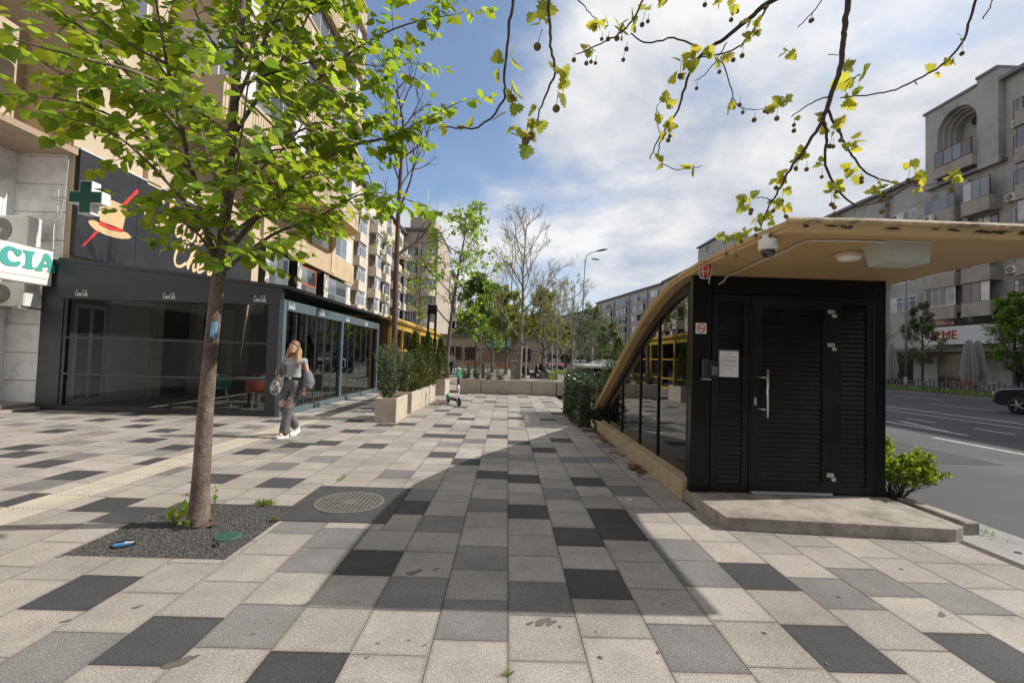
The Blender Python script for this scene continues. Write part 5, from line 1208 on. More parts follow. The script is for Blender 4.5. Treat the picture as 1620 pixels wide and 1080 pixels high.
def tree(label, base, H, tr, seed, crown0=.3, nb=12, spread=.33, lev=2, leaf=None, size=.1, per=8, bark=None, cat='tree', name='street_tree', group=None, ups=.12, ang=.7, lean=(0, 0), leaf_from=0., top=1.0, stem_pts=None, nch=(4, 7), minr=.004, lfrange=(0, 1e9), shrink=.55):
    rnd = random.Random(seed); t = T(name, label, cat, base, group); wood, lv = MB(), MB(); tips = []; base = Vector(base)
    n = 9; P = stem_pts or [base+Vector((lean[0]*(i/n)+rnd.gauss(0, .012*H/6) if i else 0, lean[1]*(i/n)+rnd.gauss(0, .012*H/6) if i else 0, H*i/n-(.05 if i == 0 else 0))) for i in range(n+1)]
    n = len(P)-1
    wood.tube(P, [tr*(1.25 if i == 0 else 1)*(1-.93*(i/n)**1.1) for i in range(n+1)], 9)
    for b in range(nb):
        f_ = crown0+(.97-crown0)*(b+rnd.random()*.6)/nb; k = min(n-1, int(f_*n)); p = P[k].lerp(P[k+1], f_*n-k)
        a = b*2.4+rnd.random(); up_ = rnd.uniform(.35, .9)+f_*.5; d = Vector((math.cos(a), math.sin(a), up_))
        q = (f_-crown0)/(1-crown0); sh_ = (1-q)**.75*.85+.15 if q > .25 else .75+q
        grow(wood, p, d, H*spread*sh_*rnd.uniform(.75, 1.15), tr*.42*(1-.6*q), lev, rnd, tips, ups, .15, nch, ang, shrink, minr)
    if leaf:
        for pts, dd in tips:
            for i in range(per):
                k = rnd.randrange(len(pts)-1) if len(pts) > 1 else 0; p = pts[k].lerp(pts[k+1], rnd.random())+rdir(rnd)*size*.8
                if not (lfrange[0] < p.z < lfrange[1]) or rnd.random() < leaf_from: continue
                leaf_blade(lv, p, dd+rdir(rnd)*1.2-UP*.3, (UP+rdir(rnd)*.8).normalized(), size*rnd.uniform(.6, 1.25), rnd, .38)
    wood.build('trunk', bark or BARKG, t, True)
    if leaf and lv.f: lv.build('crown', leaf, t)
    return t
# bare young tree by the planters
sp_ = [at(x, y, 12.4) for x, y in [(622, 655), (623, 560), (626, 450), (630, 340), (635, 250), (638, 195), (630, 150), (628, 120)]]; sp_[0].z = -.02
tree('slim bare young tree with reddish bark rising behind the oleander planter', (sp_[0].x, sp_[0].y, 0), 8.2, .095, 3, .34, 15, .30, 2, None, bark=BARKR, stem_pts=sp_, ups=.16, ang=.6, nch=(3, 5), minr=.003)
# green lime tree mid distance
sp_ = [at(x, y, 24) for x, y in [(705, 602), (708, 560), (714, 500), (722, 450), (730, 400), (738, 360), (742, 350)]]; sp_[0].z = -.02
tree('airy lime tree with bright spring leaves behind the thuja planters', (sp_[0].x, sp_[0].y, 0), 8.5, .12, 12, .24, 16, .40, 2, LIME2, .20, 4, BARKG, stem_pts=sp_, ups=.0, ang=.8, nch=(4, 6))
# bare plane tree
tree('tall bare plane tree with thin upright twigs just behind the far planters', (.55, 20.4, 0), 8.0, .11, 33, .24, 19, .44, 3, YLG, .045, 1, BARKP, leaf_from=.3, ups=.13, ang=.52, nch=(4, 6), minr=.0012, shrink=.58, lean=(.1, 0))
# greener trees behind
tree('dense green young tree right of the airy lime tree', at(752, 590, 33)*Vector((1, 1, 0)) if False else (at(752, 590, 33).x, 33, 0), 7.3, .12, 41, .2, 18, .34, 2, GRN, .19, 12, BARKG, ups=.06)
tree('smaller dense green tree behind the orange benches', (at(778, 590, 44).x, 44, 0), 8.2, .14, 42, .18, 18, .40, 2, GRN, .24, 12, BARKG)
tree('yellow-green tree in front of the green awning', (at(800, 585, 40).x, 40, 0), 7.2, .13, 43, .2, 18, .46, 2, YLG, .17, 12, BARKG)
tree('yellow-green tree right of the plane tree', (at(858, 585, 38).x, 38, 0), 6.8, .13, 44, .2, 18, .50, 2, YLG, .16, 12, BARKG)
tree('sparse tree with pale buds left of the tall street lamp', (at(880, 585, 33).x, 33, 0), 7.2, .09, 45, .2, 15, .42, 3, YLG, .06, 1, BARKP, leaf_from=.35, ups=.15, ang=.5, minr=.002)
tree('multi-branched bare tree with pale buds right of the tall street lamp', (at(905, 590, 28).x, 28, 0), 6.3, .10, 46, .18, 16, .46, 3, YLG, .055, 1, BARKP, leaf_from=.35, ups=.17, ang=.5, minr=.002)
tree('tangled bare tree between the plane tree and the street lamp', (at(862, 590, 52).x, 52, 0), 8.5, .12, 47, .2, 15, .42, 3, YLG, .09, 1, BARKP, leaf_from=.3, ups=.15, ang=.5, minr=.003)
tree('grey-green small-leaved tree left of the kiosk hedge', (at(935, 595, 25).x, 25, 0), 4.2, .09, 48, .26, 14, .48, 2, OLV, .09, 7, BARKP)
tree('grey-green small-leaved tree nearest the kiosk roof', (at(962, 595, 22).x, 22, 0), 3.1, .08, 49, .3, 11, .38, 2, OLV, .10, 7, BARKG)
for i, (px_, Y, H) in enumerate([(842, 75, 9.5), (868, 90, 10), (895, 80, 9), (925, 70, 8.5), (815, 70, 9), (785, 85, 10), (760, 75, 8.5), (735, 65, 8), (950, 95, 9), (725, 100, 11)]):
    tree('distant pale green street tree closing the view down the boulevard', (at(px_, 580, Y).x, Y, 0), H*.86, .16, 60+i, .16, 16, .46, 2, (YLG, GRN, YLG, OLV)[i % 4], .26, 9, BARKG, group='distant boulevard trees')
# trees on the far pavement at the right
tree('half-leafed tree by the grey lamp post across the boulevard', (30.5, 33.2, .1), 6.2, .10, 81, .2, 14, .34, 2, OLV, .16, 7, BARKL)
tree('dark leafy tree in front of the shop at the right edge', (30.6, 27.2, .1), 6.0, .10, 82, .18, 14, .36, 2, GRN, .17, 10, BARKL)
tree('thin bare tree left of the lamp post across the boulevard', (30.2, 37.5, .1), 7, .08, 83, .25, 12, .3, 2, OLV, .12, 2, BARKL)
tree('dark bushy tree at the right edge behind the blue car', (31.5, 24.6, .1), 5.5, .10, 84, .18, 13, .36, 2, GRN, .17, 9, BARKL)
# ================================================================ PLANTERS, HEDGES, STREET FURNITURE
PLC = mat('planter_concrete', (.46, .40, .32), .85, .10, 3, .5, 150, var2=.22, dirt=(.24, .20, .15), dscale=2.5, damt=.5)
SOIL = mat('soil', None)
def planter(name, label, x0, x1, y0, y1, h, group, z=0):
    t = T(name, label, 'planter', ((x0+x1)/2, (y0+y1)/2, z), group)
    mb = MB(); w = .055
    ob = [(x0, y0), (x1, y0), (x1, y1), (x0, y1)]; ib = [(x0+w, y0+w), (x1-w, y0+w), (x1-w, y1-w), (x0+w, y1-w)]
    vs = [(x, y, z) for x, y in ob]+[(x, y, z+h) for x, y in ob]+[(x, y, z+h) for x, y in ib]+[(x, y, z+h-.07) for x, y in ib]
    fs = []
    for i in range(4):
        j = (i+1) % 4; fs += [(i, j, 4+j, 4+i), (4+i, 4+j, 8+j, 8+i), (8+i, 8+j, 12+j, 12+i)]
    fs += [(3, 2, 1, 0), (12, 13, 14, 15)]
    mb.add(vs, fs); mb.build('box', PLC, t, bevel=.008)
    mb = MB(); mb.box(x0+w+.002, x1-w-.002, y0+w+.002, y1-w-.002, z+h-.068, z+h-.045); mb.build('soil', SOIL, t); return t
G1_ = 'planters along the pavilion'
planter('concrete_planter', 'nearest square concrete planter holding the oleander bush', -2.85, -2.38, 9.95, 11.05, .53, G1_)
planter('concrete_planter', 'second concrete planter along the pavilion, with thuja and oleander', -2.85, -2.40, 11.65, 13.0, .53, G1_)
planter('concrete_planter', 'third concrete planter along the pavilion, under brown-green thuja', -2.85, -2.40, 13.05, 14.2, .53, G1_)
planter('concrete_planter', 'fourth concrete planter along the pavilion, just left of the scooter', -2.85, -2.40, 14.3, 15.4, .53, G1_)
planter('concrete_planter', 'concrete planter with one thuja, behind the scooter', -2.95, -2.30, 17.1, 18.4, .60, G1_)
G2_ = 'planters across the end of the square'
xs = [-2.05, -1.05, .0, 1.02, 2.02]
lb = ['leftmost concrete planter across the square, with low oleander', 'concrete planter across the square, second from the left', 'concrete planter across the square, in front of the bare plane tree', 'concrete planter across the square, fourth from the left']
for i in range(4): planter('concrete_planter', lb[i], xs[i]+.01, xs[i+1]-.01, 18.62, 19.18, .57, G2_)
planter('concrete_planter', 'short end planter beside the dark green bin and the ivy hedge', 2.05, 2.42, 18.55, 19.15, .57, G2_)
def bush(name, label, cat, base, H, W, n, leafm, size, seed, shape='round', blade=.16, stems=8, group=None, D=None, hang=.3):
    rnd = random.Random(seed); t = T(name, label, cat, base, group); wood, lv = MB(), MB(); b = Vector(base); D = D or W
    for s_ in range(stems):
        a = s_*2.4; r_ = rnd.uniform(.2, .95); p0 = b+Vector((math.cos(a)*W*.10, math.sin(a)*D*.10, -.03))
        top = b+Vector((math.cos(a)*W*.5*r_, math.sin(a)*D*.5*r_, H*rnd.uniform(.75, 1)*(1-.25*r_ if shape != 'cone' else 1-.5*r_)))
        m = (p0+top)/2+Vector((-math.cos(a)*W*.08, -math.sin(a)*D*.08, H*.05)); Q = smooth_path([p0, m, top], 5)
        wood.tube(Q, [.012*(1-.7*i/(len(Q)-1))*(H/1.2)**.5 for i in range(len(Q))], 5)
        for j in range(n//stems):
            k = rnd.uniform(.2 if shape == 'stem' else .08, 1); q = Q[min(len(Q)-1, int(k*(len(Q)-1)))]
            if shape == 'cone':
                hz = rnd.random()**.9; rad = (1-hz**1.6)*.5*(.55+.45*min(1, hz*6)); an = rnd.random()*6.283; rq = rad*rnd.uniform(.55, 1)**.5*(1+.25*math.sin(an*3+hz*9+seed)); q = b+Vector((math.cos(an)*W*rq, math.sin(an)*D*rq, hz*H)); d = Vector((math.cos(an)*.6, math.sin(an)*.6, 1))+rdir(rnd)*.7
            elif shape == 'box':
                q = b+Vector((rnd.uniform(-.5, .5)*W, rnd.uniform(-.5, .5)*D, rnd.random()*H)); e = rnd.randrange(3)
                if e == 0: q.x = b.x+rnd.choice((-.5, .5))*W
                elif e == 1: q.y = b.y+rnd.choice((-.5, .5))*D
                else: q.z = b.z+H
                q += rdir(rnd)*.05; d = (q-b-Vector((0, 0, H*.5)))+rdir(rnd)*.6-UP*hang
            else:
                q = q+rdir(rnd)*W*.10; d = Vector((q.x-b.x, q.y-b.y, .35*W))+rdir(rnd)*W*.55-UP*hang*.2*W
            leaf_blade(lv, q, d, (UP+rdir(rnd)*.8).normalized(), size*rnd.uniform(.6, 1.2), rnd, blade)
    wood.build('stems', BARKL, t, True); lv.build('foliage', leafm, t); return t
OLE = leafmat('oleander_leaf', (.085, .125, .055), (.14, .20, .06), .25, .35)
bush('oleander_bush', 'tall loose oleander bush in the nearest planter', 'bush', (-2.75, 10.5, .46), 1.45, 1.1, 1500, OLE, .12, 1, blade=.10, stems=16, D=1.2)
bush('oleander_bush', 'oleander bush leaning over the pavilion side of the second planter', 'bush', (-2.72, 12.0, .46), 1.4, .9, 1000, OLE, .12, 2, blade=.10, stems=14)
for i, (x, y, h, w, lb) in enumerate([(-2.6, 12.7, 1.55, .5, 'first thuja of the row, beside the oleander'), (-2.62, 13.35, 1.25, .5, 'second thuja of the row, lower and browner'), (-2.62, 13.9, 1.2, .46, 'third thuja of the row in the third planter'), (-2.6, 14.8, 1.65, .5, 'fourth and tallest thuja of the row'), (-2.6, 17.7, 1.55, .56, 'thuja alone in the planter behind the scooter')]):
    bush('thuja', lb, 'conifer', (x, y, .46), h*1.06, w*1.25, 2600, THU if i != 1 else leafmat('thuja_brown', (.12, .10, .025), (.2, .17, .03), .25, .5), .085, 10+i, 'cone', .24, 5, 'thujas in the planters')
for i, (x, lb) in enumerate([(-1.75, 'low oleander at the left end of the far planters'), (-1.25, 'low oleander second from the left in the far planters'), (-.75, 'full low oleander in the middle of the far planters'), (-.3, 'thin low oleander at the right of the planted far planters')]):
    bush('oleander_bush', lb, 'bush', (x, 18.9, .5), .62, .62, 420, OLE, .11, 20+i, blade=.11, stems=10, group='low oleanders in the far planters')
IVY = leafmat('ivy_leaf', (.04, .07, .028), (.06, .1, .02), .12, .55, .3)
bush('ivy_hedge', 'dark ivy-covered hedge at the low end of the kiosk roof', 'hedge', (1.93, 11.4, -.02), 1.02, .62, 4200, IVY, .075, 31, 'box', .42, 10, D=2.5)
bush('ivy_clump', 'small dark ivy clump under the foot of the ochre roof', 'ivy', (2.35, 10.05, -.02), .52, .6, 700, IVY, .07, 32, 'box', .42, 6, D=.5)
mb = MB(); mb.box(1.68, 1.93, 10.35, 12.5, -.02, .9); tag(mb.build('ivy_core_wall', mat('ivy_wall', (.05, .055, .04), .9)), 'low dark wall buried under the ivy by the kiosk', 'wall')
mb = MB(); mb.box(1.62, 1.82, 12.78, 13.0, -.02, 1.03); tag(mb.build('gate_post', CONC, bevel=.01), 'short beige concrete post at the far end of the ivy hedge', 'post')
mb = MB(); mb.lathe([(.15, 0), (.17, .55), (.18, .56), (.18, .60), (.14, .61)], (2.62, 18.3, 0), 18); tag(mb.build('litter_bin', mat('bin_green', (.015, .03, .022), .5)), 'dark green round bin at the right end of the far planters', 'bin')
t = T('barrier', 'red and white striped barrier boards behind the foot of the ochre roof', 'barrier', (2.55, 11.6, 0)); mb = MB()
for i in range(5): mb.box(2.2+i*.13, 2.26+i*.13, 11.6, 11.63, .35, .85)
mb.build('red_board', mat('barrier_red', (.22, .03, .03), .6), t); mb = MB()
for i in range(4): mb.box(2.265+i*.13, 2.325+i*.13, 11.6, 11.628, .35, .85)
mb.box(2.18, 2.8, 11.63, 11.66, .84, .9); mb.box(2.2, 2.24, 11.63, 11.67, 0, .84); mb.build('frame', mat('barrier_white', (.5, .48, .46), .6), t)
# bush beside the road
def twig_bush():
    rnd = random.Random(77); base = Vector((4.46, 5.22, .02)); t = T('shrub', 'twiggy bright green shrub between the kiosk and the road', 'shrub', base); wood, lv = MB(), MB(); tips = []
    for i in range(34):
        a = i*2.4; d = Vector((math.cos(a)*.40, math.sin(a)*.55, 1)); grow(wood, base+Vector((math.cos(a)*.05, math.sin(a)*.05, -.03)), d, rnd.uniform(.38, .50), .010, 3, rnd, tips, .06, .22, (2, 4), .55, .62, .0012, 5)
    for pts, dd in tips:
        for j in range(16):
            p = pts[rnd.randrange(len(pts))]+rdir(rnd)*.022
            if p.z > .24+rnd.random()*.22: leaf_blade(lv, p, rdir(rnd)+UP*.4, rdir(rnd), rnd.uniform(.02, .042), rnd, .4)
    wood.build('stems', BARKG, t, True); lv.build('foliage', leafmat('shrub_leaf', (.16, .24, .02), (.4, .5, .04), .4, .3), t)
twig_bush()
def tufts(name, label, spots, seed, s=.06):
    rnd = random.Random(seed); mb = MB()
    for x, y, sx, sy, n in spots:
        for i in range(n):
            p = Vector((x+rnd.gauss(0, sx), y+rnd.gauss(0, sy), -.005)); d = Vector((rnd.gauss(0, .5), rnd.gauss(0, .5), 1)); leaf_blade(mb, p, d, rdir(rnd), s*rnd.uniform(.4, 1.2), rnd, .07)
    stuff(tag(mb.build(name, leafmat('grass_blade', (.13, .19, .03), (.3, .38, .05), .35, .35)), label, 'grass'))
g1, g2, g3_, g4 = gp(420, 797), gp(541, 757), gp(801, 1068), gp(436, 823)
tufts('grass', 'small grass tufts in the paving joints and along the gutter', [(g1.x, g1.y, .045, .03, 260), (g2.x, g2.y, .02, .07, 50), (g3_.x, g3_.y, .004, .006, 14), (g4.x, g4.y, .02, .01, 40), (4.5, 4.3, .03, .08, 60), (4.42, 4.75, .04, .12, 90), (4.35, 5.1, .06, .2, 150), (4.4, 6.5, .1, .9, 300), (gp(300, 784).x, gp(300, 784).y, .03, .01, 40)], 9, .05)
# far verge across the road: plants
t = MB(); rnd = random.Random(4)
for i in range(1500):
    p = Vector((rnd.uniform(27.1, 29.2), rnd.uniform(18, 60), .14)); leaf_blade(t, p, rdir(rnd)+UP*1.2, rdir(rnd), rnd.uniform(.1, .3), rnd, .3)
stuff(tag(t.build('verge_plants', GRN), 'low green plants scattered over the soil verge across the boulevard', 'ground cover'))
t = T('verge_fence', 'low pale picket fence behind the planted verge across the boulevard', 'fence', (29.6, 35, 0)); mb = MB()
pk = []
for i in range(150): mb.box(29.58, 29.62, 19+i*.3, 19.12+i*.3, .15, .85+.12*math.sin(i*1.7))
mb.build('pickets', mat('fence_pale', (.13, .12, .11), .8, .2, 1), t); mb = MB(); mb.box(29.62, 29.65, 19, 64, .3, .36); mb.box(29.62, 29.65, 19, 64, .68, .74); mb.build('rail', mat('fence_pale', None), t)
# lamps
POLE = mat('lamp_pole', (.20, .21, .21), .5, .08, 3, metal=.3)
def street_lamp(name, label, x, y, H, z0=0, double=True, lean=0):
    t = T(name, label, 'street lamp', (x, y, z0)); mb = MB()
    mb.tube([(x, y, z0), (x, y, z0+.9)], [.11, .105], 12); mb.tube([(x, y, z0+.9), (x+lean, y, z0+H)], [.08, .05], 12)
    mb.build('pole', POLE, t, True)
    mb = MB(); X = x+lean; mb.tube(smooth_path([(X, y, z0+H-.1), (X+.25, y, z0+H+.45), (X+1.0, y, z0+H+.72)], 5), .035, 8); mb.build('arm', POLE, t, True)
    def head(cx, cz, yy, s, tilt):
        m = Matrix.Translation((cx, yy, cz)) @ Matrix.Rotation(tilt, 4, 'Y'); o = MB(); o.ball((0, 0, 0), .5*s, 8, 0, 1, .36, .16); h = MB(); h.add([m @ Vector(v) for v in o.v], o.f); h.build('lamp_head', mat('lamp_head', (.12, .13, .13), .5), t, True)
    head(X+1.45, z0+H+.85, y, 1.1, -.22)
    if double: head(X+.8, z0+H-.1, y-.5, .8, .1)
    return t
street_lamp('street_lamp', 'tall grey street lamp with two heads beyond the plaza', at(917, 590, 40).x, 40, 10.4, lean=.25)
street_lamp('street_lamp', 'plain grey lamp post on the verge across the boulevard', 27.6, 31.3, 8.6, .1, False)
for i, Y in enumerate((70, 100)): street_lamp('street_lamp', ('distant street lamp on the boulevard median', 'farthest street lamp down the boulevard')[i], 8.2, Y, 10)
t = T('light_column', 'black double-post light column beside the thuja planters', 'light column', (-2.75, 16.2, 0)); bx_ = at(680, 600, 16.2).x
for dx in (-.13, .13): mb = MB(); mb.box(bx_+dx-.03, bx_+dx+.03, 16.15, 16.25, 0, 3.25); mb.build('post', ANTH, t)
mb = MB(); mb.box(bx_-.16, bx_+.16, 16.13, 16.27, 2.95, 3.27); mb.build('head', ANTH, t, bevel=.006)
# scooter
def scooter():
    t = T('electric_scooter', 'green, white and black electric scooter parked by the planters', 'scooter', (-1.62, 14.2, 0)); 
    a = R(-62); M = Matrix.Translation((-1.62, 14.05, 0)) @ Matrix.Rotation(a, 4, 'Z')       # local +x = forward
    def tr(mb): mb.v = [tuple(M @ Vector(v)) for v in mb.v]; return mb
    wm = mat('tyre', (.015, .015, .016), .7); wh = mat('scooter_white', (.62, .64, .62), .4); gr = mat('scooter_green', (.03, .38, .12), .4)
    for x in (.46, -.46):
        mb = MB(); rot = Matrix.Rotation(R(90), 4, 'X'); mb.lathe([(.075, -.025), (.11, -.027), (.125, -.01), (.125, .01), (.11, .027), (.075, .025)], (x, 0, .125), 24, mat=rot, caps=False); w = tr(mb).build('wheel', wm, t, True)
        mb = MB(); mb.lathe([(.076, -.02), (.03, -.028), (.001, -.028)], (x, 0, .125), 16, mat=rot, caps=False); mb.lathe([(.076, .02), (.03, .028), (.001, .028)], (x, 0, .125), 16, mat=rot, caps=False); tr(mb).build('hub', mat('hub_grey', (.2, .2, .2), .4, metal=.6), w)
    mb = MB(); mb.box(-.36, .30, -.085, .085, .13, .20); tr(mb).build('deck', mat('black_plastic', None), t, bevel=.012)
    mb = MB(); mb.tube([(-.36, 0, .18), (-.47, 0, .26), (-.60, 0, .22)], .035, 8); tr(mb).build('rear_fender', gr, t, True)
    mb = MB(); mb.tube([(.30, 0, .17), (.37, 0, .30), (.40, 0, .42)], .03, 8); mb.tube([(.46, .05, .125), (.42, .05, .30), (.40, 0, .36)], .014, 6); mb.tube([(.46, -.05, .125), (.42, -.05, .30), (.40, 0, .36)], .014, 6); tr(mb).build('fork', wh, t, True)
    mb = MB(); mb.tube([(.40, 0, .40), (.36, 0, .62)], .034, 10); tr(mb).build('lower_stem', wh, t, True)
    mb = MB(); mb.tube([(.36, 0, .62), (.30, 0, 1.14)], .026, 10); tr(mb).build('stem', mat('black_plastic', None), t, True)
    mb = MB(); mb.obox(Matrix.Translation((.335, 0, .98)) @ Matrix.Rotation(-.12, 4, 'Y'), .10, .10, .25); tr(mb).build('battery', gr, t, bevel=.012)
    mb = MB(); mb.tube(smooth_path([(.24, -.27, 1.18), (.30, -.12, 1.17), (.30, .12, 1.17), (.24, .27, 1.18)], 4), .014, 8); tr(mb).build('handlebar', mat('black_plastic', None), t, True)
    mb = MB(); mb.obox(Matrix.Translation((.36, 0, 1.12)), .06, .07, .06); tr(mb).build('headlight', wh, t, bevel=.008)
    mb = MB(); mb.tube([(-.02, .08, .14), (-.06, .16, .0)], .009, 6); tr(mb).build('kickstand', mat('black_plastic', None), t)
scooter()
# benches, bollards, pillars on the far plaza
def bench(label, x, y, group):
    t = T('park_bench', label, 'bench', (x, y, 0), group)
    mb = MB()
    for k in range(3): mb.box(x-.9, x+.9, y-.24+k*.16, y-.10+k*.16, .42, .46)
    mb.build('seat', mat('bench_orange', (.33, .13, .04), .6, .15, 4), t)
    mb = MB()
    for k in range(2): mb.box(x-.9, x+.9, y+.26, y+.30, .55+k*.17, .70+k*.17)
    mb.build('backrest', mat('bench_orange', None), t)
    for sx in (-.7, .7): mb = MB(); mb.box(x+sx-.03, x+sx+.03, y-.22, y-.16, 0, .42); mb.box(x+sx-.03, x+sx+.03, y+.2, y+.26, 0, .88); mb.box(x+sx-.03, x+sx+.03, y-.16, y+.2, .37, .415); mb.build('leg_frame', mat('bench_grey', (.3, .3, .29), .6), t)
bench('orange slatted bench left of the concrete pillar, below the green awning', at(799, 580, 44).x, 44, 'orange benches')
bench('orange slatted bench at the left, behind the dark bollards', at(750, 580, 46).x, 46, 'orange benches')
for px_, Y, h, lb in [(742, 27, .95, 'dark bollard left, behind the scooter handlebar'), (765, 29, 1.05, 'dark bollard right, in front of the benches')]:
    x = at(px_, 580, Y).x; mb = MB(); mb.lathe([(.11, 0), (.11, h-.02), (.09, h), (.001, h)], (x, Y, 0), 14); tag(mb.build('bollard', mat('bollard_dark', (.05, .055, .055), .6)), lb+' on the plaza', 'bollard', 'dark bollards on the plaza')
x = at(814, 590, 21.5).x; mb = MB(); mb.box(x-.19, x+.19, 21.3, 21.7, -.01, 1.36); tag(mb.build('concrete_pillar', CONC, bevel=.012), 'short pale concrete pillar left of the bare plane tree trunk', 'pillar')
for px_, Y, h, lb in [(832, 30, 2.3, 'thin grey post right of the plane tree trunk'), (760, 38, 4.2, 'thin dark pole left of the benches'), (719, 40, 3.0, 'slim white pole with a round lamp at the left of the plaza'), (873, 34, 2.6, 'thin pole beside the bright hedge')]:
    x = at(px_, 580, Y).x; mb = MB(); mb.tube([(x, Y, -.01), (x, Y, h)], .055, 8); tag(mb.build('post', mat('post_grey', (.28, .28, .27), .6)), lb, 'post')
# wall with trellis fence and low building behind the plaza
t = T('trellis_fence', 'brown trellis fence on a low wall closing the plaza', 'fence', (-4, 56, 0)); xa, xb = at(690, 580, 56).x, at(850, 580, 56).x
mb = MB(); mb.box(xa, xb, 56, 56.3, -.02, .75); mb.build('base_wall', mat('fence_base', (.28, .23, .18), .85, .1, 1), t)
mb = MB(); rnd = random.Random(2); x = xa
while x < xb:
    mb.tube([(x, 56.15, .75), (x+.55, 56.15, 2.35)], .035, 4); mb.tube([(x+.55, 56.17, .75), (x, 56.17, 2.35)], .035, 4); x += .42
mb.box(xa, xb, 56.1, 56.2, 2.352, 2.45); mb.build('trellis', mat('trellis_brown', (.09, .045, .035), .7, .1, 2), t)
t = T('low_pavilion', 'low beige building with a green awning behind the trellis fence', 'building', (-3, 60, 0)); mb = MB(); mb.box(xa-1, xb+1, 60, 66, 0, 4.0); mb.build('wall', mat('low_wall', (.36, .29, .21), .85, .1, 1), t)
mb = MB(); mb.box(xa-1.3, xb+1.3, 59.6, 66.4, 4.001, 4.3); mb.build('roof', ROOFD, t)
a_, b_ = at(770, 550, 58).x, at(808, 550, 58).x
mb = MB(); mb.prism([(60, 3.9), (57.4, 2.7), (57.4, 2.4), (60, 3.6)], lambda u, v, w: (w, u, v), a_, b_); mb.build('awning', mat('awning_green', (.015, .07, .055), .7, .1, 1), t)
for px_ in (700, 720, 745, 830): x = at(px_, 570, 60).x; mb = MB(); mb.box(x-.8, x+.8, 59.97, 60.02, 1.0, 2.7); mb.build('window', DKGL, t)
# hedge by the road, ramp shelter
bush('hedge', 'bright yellow-green clipped hedge beside the road beyond the planters', 'hedge', (at(905, 600, 23).x, 23, 0), .85, 1.9, 2600, leafmat('hedge_bright', (.17, .23, .02), (.38, .45, .04), .4, .35), .09, 55, 'box', .3, 8, D=3.5)
bush('hedge', 'dark green shrub mass between the bright hedge and the ivy', 'hedge', (at(925, 600, 20).x, 20, 0), .95, 1.3, 1500, IVY, .09, 56, 'box', .4, 8, D=2)
bush('thuja', 'dark thuja with a browned side right behind the ochre roof', 'conifer', (at(978, 590, 19).x, 19, 0), 2.4, 1.5, 2500, THU, .11, 57, 'cone', .25, 5)
t = T('ramp_shelter', 'low white-roofed shelter over a dark ramp behind the ivy hedge', 'shelter', (4.2, 21, 0)); X0 = at(922, 590, 20.6).x; X1_ = at(985, 590, 20.6).x
mb = MB(); mb.box(X0, X1_+1, 20.3, 24, 1.12, 1.28); mb.build('roof', mat('shelter_white', (.62, .63, .62), .5, .06, 1), t, bevel=.03)
mb = MB(); mb.box(X0+.1, X0+.5, 20.6, 23.9, 0, 1.119); mb.build('wall', CONCG, t)
mb = MB(); mb.box(X0+.51, X1_+.9, 23.6, 23.9, 0, 1.119); mb.box(X1_+.5, X1_+.9, 20.6, 23.59, 0, 1.119); mb.build('back_wall', BLACK, t)  # walls coloured black to stand for the darkness of the ramp opening
mb = MB()
for k in range(3): mb.box(X0+.8+k*.7, X0+.86+k*.7, 20.5, 20.56, 0, 1.119)
mb.build('post', mat('post_grey', None), t)
mb = MB(); mb.prism([(X0+.6, 1.282), (X1_+.2, 1.282), (X1_-.2, 1.55), (X0+1.2, 1.55)], lambda u, v, w: (u, w, v), 21, 23.2); mb.build('skylight', mat('skylight', (.5, .52, .52), .2, spec=.8), t)
# closed market umbrellas
def umbrella(label, x, y, group):
    t = T('closed_umbrella', label, 'umbrella', (x, y, .1), group); mb = MB(); mb.tube([(x, y, .1), (x, y, 3.75)], .04, 8); mb.build('pole', POLE, t)
    mb = MB(); n = 24; lv = [(.05, 3.75), (.14, 3.65), (.24, 3.0), (.31, 2.3), (.36, 1.6), (.38, 1.3), (.30, 1.0), (.36, .7)]; vs = []; rnd = random.Random(int(y*10))
    ph_ = [rnd.random()*.4 for _ in range(n)]
    for k, (r_, z) in enumerate(lv):
        for i in range(n): an = 2*math.pi*i/n; q = r_*(1+(.32 if i % 2 else -.32)*min(1, k/2)+ph_[i]*.25*(k/7)); vs.append((x+q*math.cos(an), y+q*math.sin(an), z+(ph_[i]-.2)*.5*(k == 7)))
    mb.add(vs, [(k*n+i, (k+1)*n+i, (k+1)*n+(i+1) % n, k*n+(i+1) % n) for k in range(len(lv)-1) for i in range(n)]); mb.add(vs[:n], [tuple(range(n))]); mb.build('canopy', mat('umbrella_cloth', (.36, .335, .31), .85, .1, 2), t)
    mb = MB(); mb.lathe([(.45, .1), (.45, .2), (.06, .22)], (x, y, 0), 12); mb.build('base', CONCG, t)
G3 = 'closed umbrellas across the boulevard'
umbrella('closed pale market umbrella by the kiosk corner across the boulevard', at(1410, 560, 38.4).x, 38.4, G3); umbrella('left one of the closed pale umbrellas before the shop sign', at(1533, 560, 31.5).x, 31.5, G3); umbrella('right one of the closed pale umbrellas before the shop sign', at(1547, 560, 31.9).x, 31.9, G3)
bench('orange bench across the boulevard under the closed umbrellas', at(1530, 600, 30.5).x, 30.5, 'orange benches')
